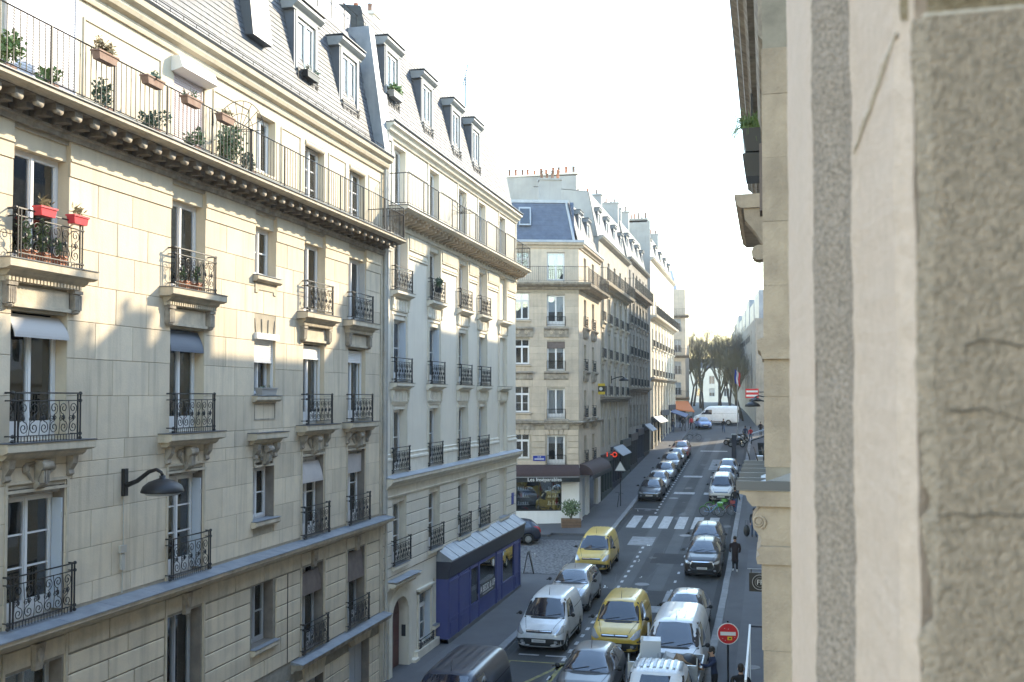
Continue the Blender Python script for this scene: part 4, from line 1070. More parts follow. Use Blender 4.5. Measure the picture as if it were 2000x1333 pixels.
m2 = MB(); m2.box(0, .17, -.60, -.06, .12, .20); m2.prism([(-.06, .12), (-.52, .12), (-.5, .03), (-.25, -.02), (-.06, -.10)], .02, .15); m2 = fixed(m2, 'modillion'); x = Y0+.35
while x < Y1-.15: link('modillion', m2, 'stone_beige', B2, (x, 0, 15.33)); x += .44
cornice(B2, 'balcony_slab', 'render_trim', Y0+.12, Y1+.02, [(0, 15.532), (.62, 15.532), (.70, 15.55), (.80, 15.60), (.80, 15.68), (0, 15.68)])
MB().box(Y0+.10, Y1+.05, -.83, 0, 15.682, 15.705).obj('zinc_sheet', 'zinc_dark', B2)
bar_rail(B2, Y0+.25, Y1-.05, 15.70, 1.08, .75, .15)
mb = MB(); o_ = 39.0
for k in range(10):
    t = math.pi*k/9; mb.tube([(o_, -.38, 16.7), (o_, -.38-.55*math.cos(t), 16.7+.66*math.sin(t))], .008)
mb.tube([(o_, -.72, 15.7), (o_, -.72, 16.75), (o_, -.02, 16.75), (o_, -.02, 15.7)], .014); mb.obj('balcony_divider', 'iron_brown', B2)
cornice(B2, 'eaves_cornice', 'render_trim', Y0+.02, Y1+.05, [(0, 18.05), (.06, 18.05), (.10, 18.14), (.20, 18.20), (.24, 18.30), (.34, 18.36), (.34, 18.44), (0, 18.44)])
mb = MB(); mb.prism([(-.34, 18.442), (-.40, 18.5), (-.40, 18.53), (-.37, 18.53), (-.32, 18.47), (0, 18.47), (0, 18.442)], Y0, Y1+.05); mb.obj('gutter', 'zinc_dark', B2)
SL2 = .20
slates(B2, Y0+.1, Y1-.05, .08, 18.47, .08+SL2*4.0, 22.4, seed=5)
MB().quad((Y0, .08+SL2*4, 22.4), (Y1, .08+SL2*4, 22.4), (Y1, 5, 23.1), (Y0, 5, 23.1)).obj('upper_roof', 'zinc', B2)
mb = MB(); mb.add([(Y1-.05, .08, 18.47), (Y1-.05, 8.5, 18.47), (Y1-.05, 5, 23.1), (Y1-.05, .08+SL2*4, 22.4)], [(0, 1, 2, 3)]); mb.obj('gable', 'plaster_white', B2)
MB().hexa([(Y0, -.1, 17.9), (Y0+.55, -.1, 17.9), (Y0+.55, .6, 17.9), (Y0, .6, 17.9), (Y0, .12, 19.5), (Y0+.55, .12, 19.5), (Y0+.55, .9, 19.5), (Y0, .9, 19.5)]).obj('party_wall', 'dormer_grey', B2)
for i in range(4): dormer(B2, C2[i][0]+.05, C2[i][1]-.05, 18.85, 21.3, .30, SL2)
chimney(B2, 36.2, 36.9, 2.3, 4.6, 21.5, 24.0, 4, 'plaster_pale', seed=4); chimney(B2, 33.2, 34.0, 2.6, 4.6, 21.5, 24.4, 3, 'zinc', seed=9, pm=('dormer_grey', 'zinc_dark'), ph=.8)
mb = MB(); mb.box(47.9, 48.4, 2.0, 2.5, 22.3, 23.4); mb.hexa([(47.8, 1.9, 23.4), (48.5, 1.9, 23.4), (48.5, 2.6, 23.4), (47.8, 2.6, 23.4), (48.0, 2.1, 23.55), (48.3, 2.1, 23.55), (48.3, 2.4, 23.55), (48.0, 2.4, 23.55)]); mb.obj('chimney', 'zinc', B2)
mb = MB(); mb.tube([(48.1, 2.2, 23.5), (48.1, 2.2, 25.2)], .03); mb.tube([(47.2, 1.8, 25.5), (49.0, 2.6, 25.05)], .022)
for k in range(9): x = 47.3+.2*k; y = 1.85+.089*k; z = 25.47-.05*k; mb.tube([(x, y-.22, z), (x, y+.22, z)], .013)
mb.obj('antenna', 'iron', B2)
mb = MB(); mb.tube([(Y0+.13, -.08, 18.2), (Y0+.13, -.08, 0.2)], .05, 8)
for z in (2.2, 4.5, 7.0, 9.3, 12.0): mb.cyl((Y0+.13, -.08, z-.03), (Y0+.13, -.08, z+.03), .065, n=8)
mb.obj('drainpipe', 'pipe_grey', B2)
pl = MB().box(48.55, 48.95, -.06, -.03, 4.15, 4.70).obj('house_plate', 'sign_blue', B2)
MB().box(48.6, 48.9, -.066, -.061, 4.33, 4.52).obj('plate_face', 'sign_blue', pl)
plants('flower_box', 'grey window box with pale green trailing plant on the nearest dormer of the cream house', (XL-.16, 32.95, 19.62), (.5, .14, .18), 420, .13, 'leaf_bright', 'flower box', 'planter_grey', (1.0, .24, .2), None, R(90), 61)
plants('flower_pot', 'dark plant hanging on the balconette third row of the cream house', (XL+.25, 36.5, 13.3), (.18, .08, .2), 140, .1, 'leaf_dark', 'pot plant', 'planter_black', (.24, .2, .18), None, 0, 62)

# blue shop front
S = empty('shop_front', 'dark blue wooden shop front with zinc roof under the cream house', 'shop', (XL, 0, 0), R(90))
A, B = 37.0, 48.6; P = .48
mb = MB(); mb.hexa([(A, -P-.16, 3.18), (B+.5, -P-.16, 3.18), (B+.5, 0, 3.18), (A, 0, 3.18), (A, -P-.16, 3.24), (B+.5, -P-.16, 3.24), (B+.5, 0, 3.66), (A, 0, 3.66)]); mb.obj('canopy', 'zinc', S)
x = A+.9
while x < B+.4:
    MB().hexa([(x, -P-.17, 3.24), (x+.03, -P-.17, 3.24), (x+.03, 0, 3.66), (x, 0, 3.66), (x, -P-.17, 3.255), (x+.03, -P-.17, 3.255), (x+.03, 0, 3.675), (x, 0, 3.675)]).obj('standing_seam', 'zinc', S); x += 1.1
cornice(S, 'fascia', 'shop_navy', A, B+.5, [(0, 2.52), (P-.03, 2.52), (P+.02, 2.58), (P+.14, 3.175), (0, 3.175)])
pan = [(A+.05, 38.4), (38.4, 39.9), (39.9, 41.2), (41.2, 43.9), (44.0, 45.0), (45.0, 47.3), (47.3, 48.3)]
mb = MB(); mb.box(A, A+.04, -P, 0, .1, 2.52); mb.box(B-.05, B, -P, 0, .1, 2.52); mb.obj('end_panel', 'shop_blue', S)
for k, (a, b) in enumerate(pan):
    glass = k in (2, 3, 5)
    zb = .95 if glass else 2.4
    mb = MB()
    mb.box(a+.02, b-.02, -P, -P+.05, .28, zb)
    mb.box(a+.02, a+.10, -P-.02, -P, .28, 2.52); mb.box(b-.10, b-.02, -P-.02, -P, .28, 2.52)
    if not glass: mb.box(a+.1, b-.1, -P-.015, -P, .95, 1.02); mb.box(a+.22, b-.22, -P-.02, -P, .42, .85)
    mb.box(a+.10, b-.10, -P-.03, -P, zb-.05, zb+.02); mb.box(a+.02, b-.02, -P, -P+.05, 2.4, 2.52)
    mb.obj('panel' if k != 5 else 'door', 'shop_blue', S)
    if glass:
        MB().box(a+.10, b-.10, -P+.02, -P+.03, zb, 2.42).obj('pane', 'glass', S)
        MB().box(a+.1, b-.1, -.05, -.04, zb, 2.42).obj('display_back', 'shop_dark' if k != 2 else 'goods', S)
MB().box(A, B, -P-.02, 0, .05, .28).obj('plinth', 'pave_patch', S)
pst = MB().box(41.35, 43.75, -P-.012, -P+.018, .98, 1.52).obj('window_banner', 'sign_black', S)
link('lettering', text_mesh('A BEDD & UP', .40, .004), 'letter', S, (42.55, -P-.018, 1.30), (R(90), 0, 0))
MB().box(41.75, 43.4, -P-.018, -P-.013, 1.06, 1.12).obj('lettering', 'letter_grey', S)
link('roundel', fixed(MB().cyl((0, 0, 0), (0, -.01, 0), .16, n=16), 'roundel'), 'letter', S, (43.5, -P, 2.15))
ab = empty('chalkboard', 'black folding pavement board at the far corner of the blue shop', 'sign', (-12.15, 52.2, gz(52.2)+.0), R(100))
MB().hexa([(-.3, -.28, .02), (.3, -.28, .02), (.3, -.24, .02), (-.3, -.24, .02), (-.3, -.03, 1.15), (.3, -.03, 1.15), (.3, .01, 1.15), (-.3, .01, 1.15)]).obj('board', 'sign_black', ab)
MB().hexa([(-.3, .24, .02), (.3, .24, .02), (.3, .28, .02), (-.3, .28, .02), (-.3, .02, 1.15), (.3, .02, 1.15), (.3, .06, 1.15), (-.3, .06, 1.15)]).obj('board', 'sign_black', ab)
MB().box(-.18, .18, -.33, -.30, .85, 1.05).obj('lettering', 'letter_grey', ab)

# ------------------------------------------------------------------ corner house beyond the side street
AN = R(17); CC = (-12.1, 66.6)
B3 = bldg('apartment_building', 'beige stone corner house with white shop, brown awning and blue slate roof', CC[0], CC[1], AN)
LW = -11.0
rows = [(4.93, 6.85), (7.95, 9.92), (11.12, 13.02), (14.05, 16.1), (17.05, 18.95)]
cm = (-2.1, -.92); cl = (-4.25, -3.27); cl2 = (-7.4, -6.3)
of = []
for k, (z0, z1) in enumerate(rows):
    of.append((cm[0], cm[1], z0, z1)); of.append((cl[0], cl[1], z0+.4, z1+.15 if k < 4 else z1)); of.append((cl2[0], cl2[1], z0, z1))
shopw = (-4.15, -1.16, 1.9, 4.3)
wall(B3, 'wall', 'wall_white', LW, 0, .3, 4.8, [shopw], d=.3)
wall(B3, 'wall', 'joint_tan', LW, 0, 4.8, 16.9, of, d=.28, mrev='stone_beige')
wall(B3, 'wall', 'stone_beige', LW, 0, 16.9, 19.5, of, d=.25)
blocks(B3, 'stone_beige', -5.6, -.02, [7.85+.44*i for i in range(20)], of, .85, .014, .012, seed=21)
blocks(B3, 'stone_beige', -5.6, -.02, [4.82+.40*i for i in range(7)], [(a-.12, b+.12, c, d+.4) for a, b, c, d in of], 1.6, .04, .035, seed=22, ch=.014)
for a, b in (cm, cl):
    for k in range(5):
        xc = (a+b)/2+(k-2)*.28; f = (k-2)*.07
        MB().hexa([(xc-.12, -.06, 6.9), (xc+.12, -.06, 6.9), (xc+.12, 0, 6.9), (xc-.12, 0, 6.9), (xc-.135+f, -.06, 7.38), (xc+.135+f, -.06, 7.38), (xc+.135+f, 0, 7.38), (xc-.135+f, 0, 7.38)]).obj('voussoir', 'stone_beige', B3)
# street-side wing of the corner house
B3b = empty('side_wing', 'street side of the beige corner house, narrow windows with carved consoles', 'building', (-12.1, 66.6, 0), R(90))
Ls = 8.9; sc = [(1.9, 2.9), (5.2, 6.2)]
os_ = [(a, b, z0+.1, z1-.1) for a, b in sc for z0, z1 in rows]
wall(B3b, 'wall', 'wall_white', 0, Ls, .6, 4.8, [(1.2, 3.0, 1.2, 3.9), (4.0, 7.6, 1.2, 3.9)], d=.3)
wall(B3b, 'wall', 'stone_beige', 0, Ls, 4.8, 19.5, os_, d=.25)
for a, b in sc:
    for k, (z0, z1) in enumerate(rows):
        window(B3b, a, b, z0+.1, z1-.1, .18, 'french', 'frame_white', 1)
        if k in (1, 2, 3):
            cornice(B3b, 'balcony_slab', 'stone_dark_trim', a-.25, b+.25, [(0, z0), (.30, z0), (.30, z0-.1), (.18, z0-.2), (.14, z0-.55), (.08, z0-.7), (0, z0-.7)])
        if k < 4: railing(B3b, a-.05, b+.05, z0+.05, .75, .12)
MB().box(1.25, 2.95, .15, .2, 1.2, 3.9).obj('shop_door', 'shutter_blue', B3b); MB().box(4.05, 7.55, .15, .2, 1.2, 3.9).obj('shop_window', 'car_glass', B3b)
for par, L0, L1 in ((B3, LW, .0), (B3b, .0, Ls)):
    s = .35 if par == B3 else .0
    cornice(par, 'cornice', 'stone_dark_trim', L0, L1+(.2 if par == B3 else 0), [(0, 7.50), (.10, 7.52), (.12, 7.60), (.26, 7.66), (.28, 7.74), (0, 7.76)])
    cornice(par, 'balcony_slab', 'stone_dark_trim', L0, L1+(.75 if par == B3 else 0), [(0, 16.45), (.12, 16.5), (.16, 16.62), (.55, 16.68), (.70, 16.78), (.74, 16.9), (0, 16.9)] if par == B3 else [(0, 16.452), (.12, 16.502), (.16, 16.622), (.55, 16.682), (.70, 16.782), (.742, 16.904), (0, 16.904)])
    cornice(par, 'eaves_cornice', 'stone_beige', L0, L1+(.3 if par == B3 else 0), [(0, 19.2), (.08, 19.22), (.12, 19.35), (.26, 19.42), (.30, 19.56), (0, 19.56)])
    MB().box(L0, L1+(.33 if par == B3 else 0), -.34, .2, 19.562 if par == B3 else 19.566, 19.72).obj('gutter', 'zinc_pale', par)
    bar_rail(par, max(L0, -6), L1+(.6 if par == B3 else -.1), 16.91, 1.0, .66, .13, ends=False)
for k, (z0, z1) in enumerate(rows):
    window(B3, cm[0], cm[1], z0, z1, .14, 'french', 'frame_white', 0, [(.05, .45), (.55, .95)] if k == 1 else None)
    window(B3, cl[0], cl[1], z0+.4, z1+.15 if k < 4 else z1, .14, 'transom', 'frame_white', 1 if k == 1 else 0); window(B3, cl2[0], cl2[1], z0, z1, .14, 'french')
    if k < 4: bar_rail(B3, cm[0]-.02, cm[1]+.02, z0, .62, .05, .09, posts=3, ends=False)
    if 0 < k < 4:
        sill(B3, cl[0], cl[1], z0+.4, 'stone_beige', .12)
        for a, b in (cm, cl):
            cornice(B3, 'hood', 'stone_dark_trim', a-.22, b+.22, [(0, z0-.05), (.30, z0-.08), (.30, z0-.18), (.16, z0-.3), (.13, z0-.5), (.10, z0-.72), (0, z0-.75)] if k != 2 else [(0, z0-.05), (.24, z0-.08), (.24, z0-.16), (.10, z0-.24), (.08, z0-.5), (.05, z0-.6), (0, z0-.62)])
            if k == 3:
                mb = MB()
                for s in (-.3, .3): mb.tube(spiral(((a+b)/2+s, z0-.42), .16, .04, 0, 1.4, 14, -.15), .03, 6); mb.ell(((a+b)/2+s, -.14, z0-.42), (.07, .05, .07), 8, 5)
                mb.obj('carved_scroll', 'stone_beige', B3)
MB().box(cm[0], cm[1], .06, .10, rows[2][1]-.45, rows[2][1]).obj('blind', 'blind_brown', B3)
shell(B3, 'plaster_pale', LW, -.1, .3, 19.5, 6)
MB().quad((.1, 1.6, .6), (Ls-.1, 1.6, .6), (Ls-.1, 1.6, 19.4), (.1, 1.6, 19.4)).obj('inner_wall', 'interior', B3b)
# shop of the corner house
shw = MB(); shw.box(shopw[0], shopw[1], .05, .12, 1.9, 1.98); shw.box(shopw[0], shopw[0]+.06, .05, .12, 1.98, 4.3); shw.box(shopw[1]-.06, shopw[1], .05, .12, 1.98, 4.3)
for f in (.5, .78): x = shopw[0]+(shopw[1]-shopw[0])*f; shw.box(x-.02, x+.02, .05, .12, 1.98, 4.3)
sw = shw.obj('shop_window', 'sign_black', B3)
MB().box(shopw[0]+.05, shopw[1]-.05, .08, .09, 1.98, 4.3).obj('pane', 'glass', sw)
MB().box(shopw[0], shopw[1], 1.2, 1.25, 1.5, 4.3).obj('back_wall', 'interior', sw)
for z in (2.25, 2.75, 3.2):
    mb = MB(); mb.box(shopw[0]+.1, shopw[0]+.9, .3, .6, z, z+.03); mb.box(shopw[1]-.9, shopw[1]-.1, .3, .6, z, z+.03)
    for k in range(5): x = shopw[0]+.15+.15*k; mb.box(x, x+.08, .36, .5, z+.03, z+.03+rng.uniform(.1, .25)); x = shopw[1]-.85+.15*k; mb.box(x, x+.09, .36, .5, z+.03, z+.03+rng.uniform(.1, .25))
    mb.obj('shelf', 'letter_grey', sw)
mb = MB(); n = 8
pr = [(-.9*math.sin(math.pi/2*i/n), 4.22+.72*math.cos(math.pi/2*i/n)) for i in range(n+1)]; mb.prism(pr+[(0, 4.22)], -4.45, -.05); mb.obj('awning', 'awning_brown', B3)
MB().box(-4.45, -.05, -.93, -.905, 3.86, 4.22).obj('awning_valance', 'awning_black', B3)
MB().box(-4.46, -.04, -.94, -.93, 4.17, 4.20).obj('awning_trim', 'letter_grey', B3)
link('lettering', text_mesh('Les Inséparables', .34, .004), 'letter', B3, (-2.35, -.94, 4.02), (R(90), 0, 0))
mb = MB(); mb.prism(pr+[(0, 4.22)], .15, 8.2); mb.obj('awning', 'awning_brown', B3b); MB().box(.15, 8.2, -.93, -.905, 3.95, 4.22).obj('awning_valance', 'awning_black', B3b)
pl = MB().box(-3.04, -2.23, -.09, -.06, 5.18, 5.52).obj('street_plate', 'sign_blue', B3)
link('lettering', text_mesh('RUE', .13, .002), 'letter', pl, (-2.63, -.093, 5.44), (R(90), 0, 0)); MB().box(-2.95, -2.32, -.095, -.092, 5.28, 5.33).obj('lettering', 'letter', pl)
# its roof
SL3 = .22
slates(B3, LW, -.25, .1, 19.72, .1+SL3*2.9, 22.4, 'slate_blue', w=.25, e=.18, seed=9)
slates(B3b, .25, Ls-.1, .1, 19.72, .1+SL3*2.9, 22.4, 'slate', w=.25, e=.18, seed=10)
MB().quad((LW, .75, 22.4), (-.65, .75, 22.4), (-2.5, 5.5, 22.9), (LW, 5.5, 22.9)).obj('upper_roof', 'zinc', B3)
MB().quad((.65, .75, 22.4), (Ls, .75, 22.4), (Ls, 5, 22.9), (2.0, 5, 22.9)).obj('upper_roof', 'zinc', B3b)
mb = MB(); mb.tube([(-.30, .06, 19.7), (-.75, .75, 22.45)], .09, 6); mb.obj('hip_flashing', 'zinc_pale', B3)
MB().box(LW, -.6, .66, .9, 22.35, 22.55).obj('ridge_flashing', 'zinc_pale', B3)
mb = MB(); mb.hexa([(-3.95, .12, 20.75), (-3.15, .12, 20.75), (-3.15, .6, 20.75), (-3.95, .6, 20.75), (-3.95, .38, 22.0), (-3.15, .38, 22.0), (-3.15, .8, 22.0), (-3.95, .8, 22.0)]); rw = mb.obj('roof_window', 'zinc_pale', B3)
MB().quad((-3.87, .13, 20.85), (-3.23, .13, 20.85), (-3.23, .35, 21.9), (-3.87, .35, 21.9)).obj('pane', 'car_glass', rw)
for a in (1.9, 5.2): dormer(B3b, a, a+1.0, 20.0, 21.8, .35, SL3, rail=False)
chimney(B3, -2.4, -.9, 2.6, 3.4, 22.0, 24.3, 4, 'plaster_white', seed=12, ph=.6)
CW = empty('chimney_wall', 'long pale party wall with a row of chimney pots behind the blue slate roof', 'chimney', (0, 78.5, 0))
mb = MB(); mb.add([(-24, 0, 20), (-12.6, 0, 20), (-12.6, 0, 22.5), (-14.45, 0, 25.6), (-14.45, 0, 26.7), (-24, 0, 26.9), (-24, .6, 20), (-12.6, .6, 20), (-12.6, .6, 22.5), (-14.45, .6, 25.6), (-14.45, .6, 26.7), (-24, .6, 26.9)],
      [(0, 1, 2, 3, 4, 5), (6, 7, 8, 9, 10, 11)] + [(i, (i+1) % 6, 6+(i+1) % 6, 6+i) for i in range(6)]); mb.obj('party_wall', 'plaster_white', CW)
MB().box(-24, -14.35, -.06, .66, 26.82, 26.95).obj('coping', 'plaster_pale', CW)
rg = random.Random(5); x = -21.8
while x < -14.5:
    h = rg.choice([.4, .55, .75, .5]); me = cached(('cwpot', h), lambda: fixed(MB().lathe([(.13, 0), (.12, .05), (.10, h*.85), (.13, h*.88), (.13, h), (.08, h)], 10), 'chimney_pot', True))
    link('chimney_pot', me, rg.choice(['terracotta', 'terracotta_brown', 'terracotta_brown']), CW, (x, .3, 26.94)); x += rg.uniform(.38, .62)
mb = MB(); mb.tube([(-14.8, .3, 26.9), (-14.8, .3, 33.6)], .04, 5); mb.tube([(-15.5, .3, 33.7), (-14.0, .3, 33.9)], .026)
for k in range(6): mb.tube([(-15.4+.27*k, -.2, 33.72+.03*k), (-15.4+.27*k, .8, 33.72+.03*k)], .018)
mb.tube([(-15.2, .3, 32.9), (-14.4, .3, 32.9)], .012); mb.obj('antenna', 'iron', CW)

# ------------------------------------------------------------------ houses further up the left side
def row_house(label, y0, y1, zg, cols, floors, zbal, zeave, zroof, m, mt, first=5.0, rec=.22, railm='iron', balrail='iron', shop='shop_dark', dorm=3, zlow=9.5, seed=1, x=XL, rz=R(90)):
    b = bldg('apartment_building', label, x, 0, rz); W = y1-y0; rg = random.Random(seed)
    cs = [(y0+W*(k+.5)/cols-.55, y0+W*(k+.5)/cols+.55) for k in range(cols)]
    ops = [(a, c, z, z+2.0) for a, c in cs for z in floors]
    top = [(a+.05, c-.05, zbal+.05, zbal+1.9) for a, c in cs]
    wall(b, 'wall', m, y0, y1, zg+3.4, zbal, ops, d=.28); wall(b, 'wall', m, y0, y1, zbal, zeave, top, d=.25)
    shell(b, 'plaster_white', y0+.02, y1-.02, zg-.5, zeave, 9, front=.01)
    for a, c in cs:
        for k, z in enumerate(floors):
            window(b, a, c, z, z+2.0, .18, 'french', 'frame_grey', 0)
            if z > zlow-.2:
                cornice(b, 'balcony_slab', mt, a-.18, c+.18, [(0, z), (.28, z), (.28, z-.1), (.14, z-.22), (.10, z-.45), (0, z-.5)]); bar_rail(b, a-.1, c+.1, z+.01, .75, .2, .1, railm, posts=3)
        window(b, a+.05, c-.05, zbal+.05, zbal+1.9, .16, 'french', 'frame_white', 0)
        for k in range(2):
            mb = MB(); mb.box(a-.12, a-.04, -.05, 0, floors[0], zbal-.5); mb.box(c+.04, c+.12, -.05, 0, floors[0], zbal-.5)
        mb.obj('pilaster_strip', mt, b)
    cornice(b, 'cornice', 'stone_dark_trim', y0, y1, [(0, zlow-.45), (.10, zlow-.4), (.14, zlow-.25), (.40, zlow-.18), (.45, zlow), (0, zlow)])
    cornice(b, 'balcony_slab', mt, y0, y1, [(0, zbal-.45), (.15, zbal-.4), (.2, zbal-.25), (.62, zbal-.18), (.70, zbal-.0), (0, zbal)])
    bar_rail(b, y0+.1, y1-.1, zbal, 1.0, .63, .13, balrail)
    cornice(b, 'eaves_cornice', m, y0, y1, [(0, zeave-.3), (.1, zeave-.25), (.3, zeave-.1), (.34, zeave), (0, zeave)])
    MB().box(y0, y1, -.37, 0, zeave+.002, zeave+.05).obj('gutter', 'zinc_dark', b)
    MB().quad((y0, .08, zeave), (y1, .08, zeave), (y1, .08+.2*(zroof-zeave), zroof), (y0, .08+.2*(zroof-zeave), zroof)).obj('mansard', 'slate', b)
    MB().quad((y0, .08+.2*(zroof-zeave), zroof), (y1, .08+.2*(zroof-zeave), zroof), (y1, 5, zroof+.6), (y0, 5, zroof+.6)).obj('upper_roof', 'zinc', b)
    for k in range(dorm): a = y0+W*(k+.5)/dorm; dormer(b, a-.5, a+.5, zeave+.3, zeave+2.1, .32, .2, rail=False)
    zr_ = .08+.2*(zroof-zeave)
    for q in (y0+.02, y1-.02): MB().add([(q, .1, zeave-.1), (q, 8.9, zeave-.1), (q, 5, zroof+.55), (q, zr_+.03, zroof-.03)], [(0, 1, 2, 3)]).obj('gable', 'plaster_white', b)
    # shop fronts
    n = 3
    for k in range(n):
        a, c = y0+W*k/n+.1, y0+W*(k+1)/n-.1; sm = shop if k % 2 == 0 else 'shop_navy'; zc = gz((a+c)/2)
        mb = MB(); mb.box(a, c, -.16, 0, zc-.2, zc+.5); mb.box(a, c, -.25, 0, zc+2.7, zc+3.35)
        for j in range(5): q = a+(c-a)*j/4; mb.box(max(a, q-.06), min(c, q+.06), -.16, 0, zc+.5, zc+2.7)
        o = mb.obj('shop_front', sm, b)
        MB().box(a+.07, c-.07, -.06, -.05, zc+.5, zc+2.7).obj('pane', 'car_glass', o)
        if k == (seed % 3): MB().hexa([(a, -1.0, zc+2.65), (c, -1.0, zc+2.65), (c, -.26, zc+3.2), (a, -.26, zc+3.2), (a, -1.0, zc+2.70), (c, -1.0, zc+2.70), (c, -.26, zc+3.34), (a, -.26, zc+3.34)]).obj('awning', 'awning_pale', o)
    # pieces of stone wall between the shop fronts and the first floor
    MB().quad((y0, 0, zg-.5), (y1, 0, zg-.5), (y1, 0, zg+3.4), (y0, 0, zg+3.4)).obj('wall', 'stone_grey', b)
    return b
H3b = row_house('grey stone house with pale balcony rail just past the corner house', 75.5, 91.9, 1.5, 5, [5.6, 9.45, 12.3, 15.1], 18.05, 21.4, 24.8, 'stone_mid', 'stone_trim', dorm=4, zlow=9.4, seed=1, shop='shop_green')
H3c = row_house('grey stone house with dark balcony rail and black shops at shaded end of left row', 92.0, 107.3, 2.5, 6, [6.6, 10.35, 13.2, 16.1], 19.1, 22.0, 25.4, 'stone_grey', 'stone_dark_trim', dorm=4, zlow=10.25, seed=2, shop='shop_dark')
chimney(H3b, 91.3, 91.9, .8, 4.5, 22, 26.8, 5, 'plaster_white', seed=31); chimney(H3b, 84.2, 84.8, 1.2, 4.4, 23, 26.2, 4, 'plaster_white', seed=32)
chimney(H3c, 99.3, 99.9, .9, 4.5, 23, 27.4, 5, 'plaster_white', seed=33); chimney(H3c, 94.6, 95.1, 1.0, 3.5, 23, 26.9, 4, 'plaster_white', seed=34)
B4 = row_house('sunlit cream house beyond the shade with tall blank gable', 110.3, 138.0, 3.6, 8, [8.4, 11.6, 14.8], 18.2, 24.4, 27.6, 'plaster_pale', 'render_trim', dorm=5, zlow=11.5, seed=3, shop='shop_dark')
MB().box(110.0, 110.3, 0, 8, 3, 28.4).obj('gable', 'plaster_white', B4)
chimney(B4, 110.0, 110.5, .3, 4.2, 28.2, 28.5, 10, 'plaster_white', seed=35, ph=.55); chimney(B4, 124, 124.6, .6, 3, 26, 29, 4, 'plaster_white', seed=36)
mb = MB()
for k in range(9): x = 111+k*3.3; mb.box(x-.25, x+.25, -.22, 0, 3.6, 11.0); mb.box(x-.34, x+.34, -.30, 0, 10.6, 11.0)
mb.obj('pilaster', 'render_trim', B4)
B4b = bldg('apartment_building', 'grey six-storey house facing us at the far left corner', -11.6, 150, 0)
fo = [(a, a+1.0, z, z+1.9) for a in (-1.6, -3.6, -5.6) for z in (9.6, 12.6, 15.8, 18.8)]
wall(B4b, 'wall', 'stone_beige', -10, 0, 5, 25, fo, d=.25); shell(B4b, 'stone_beige', -10, 0, 5, 25, 7, front=.01)
for a, b, c, d in fo: window(B4b, a, b, c, d, .15, 'french', 'frame_grey'); bar_rail(B4b, a-.05, b+.05, c, .7, .1, .12, posts=3, ends=False)
for z in (9.3, 15.4, 21.2):
    cornice(B4b, 'balcony_slab', 'stone_dark_trim', -10, .6, [(0, z-.4), (.2, z-.3), (.6, z-.15), (.7, z), (0, z)]); bar_rail(B4b, -9.9, .5, z, .9, .6, .15, ends=False)
MB().hexa([(-10, 1, 25), (-1.2, 1, 25), (-1.2, 7, 25), (-10, 7, 25), (-10, 2, 28), (-2, 2, 28), (-2, 6, 28), (-10, 6, 28)]).obj('mansard', 'zinc_pale', B4b)
MB().box(-10, .02, -.8, -.0, 5.5, 8.4).obj('cafe_front', 'shop_dark', B4b)
# ------------------------------------------------------------------ right-hand side of the street (its roofs shade the road)
def right_house(label, y0, y1, zt, m='stone_plain', depth=11.0, cols=None, x=XR, dorm=True, seed=1, zgr=None):
    b = bldg('apartment_building', label, x, 0, R(-90))      # local x = -Y, inward = +X
    W = y1-y0; n = cols or max(2, int(W/3.4)); g = gz(y0) if zgr is None else zgr
    cs = [(-y1+W*(k+.5)/n-.6, -y1+W*(k+.5)/n+.6) for k in range(n)]
    zs = []; z = g+4.2
    while z+2.2 < zt-3.0: zs.append(z); z += 3.05
    ops = [(a, c, z, z+2.1) for a, c in cs for z in zs]
    wall(b, 'wall', m, -y1, -y0, g-.5, zt-2.6, ops, d=.25)
    shell(b, 'plaster_pale', -y1, -y0, g-.5, zt-2.6, depth, front=.01)
    for a, c, z, e in ops: window(b, a, c, z, e, .16, 'french', 'frame_white', 0)
    for z in zs[1:]:
        cornice(b, 'string_course', m, -y1, -y0, [(0, z-.5), (.06, z-.5), (.12, z-.42), (.12, z-.36), (0, z-.36)])
    MB().hexa([(-y1, .02, zt-2.6), (-y0, .02, zt-2.6), (-y0, depth, zt-2.6), (-y1, depth, zt-2.6), (-y1, .6, zt), (-y0, .6, zt), (-y0, depth-1, zt), (-y1, depth-1, zt)]).obj('mansard', 'slate', b)
    return b
R1 = bldg('apartment_building', 'pale stone building at the right edge with the deep window jamb beside the viewer', XR, 0, R(-90))
wall(R1, 'wall', 'pier_stone', -8.6, -1.7, -.3, 17, [], y=.02); wall(R1, 'wall', 'pier_stone', .6, 14, -.3, 17, [], y=.02)
MB().quad((-1.75, .4, 5), (.65, .4, 5), (.65, .4, 13), (-1.75, .4, 13)).obj('inner_wall', 'jamb_dark', R1)
shell(R1, 'plaster_pale', -8.6, 14, -.3, 17.0, 11, front=.5)
MB().hexa([(-8.6, .1, 17), (14, .1, 17), (14, 11, 17), (-8.6, 11, 17), (-8.6, .8, 19.2), (14, .8, 19.2), (14, 10, 19.2), (-8.6, 10, 19.2)]).obj('mansard', 'slate', R1)
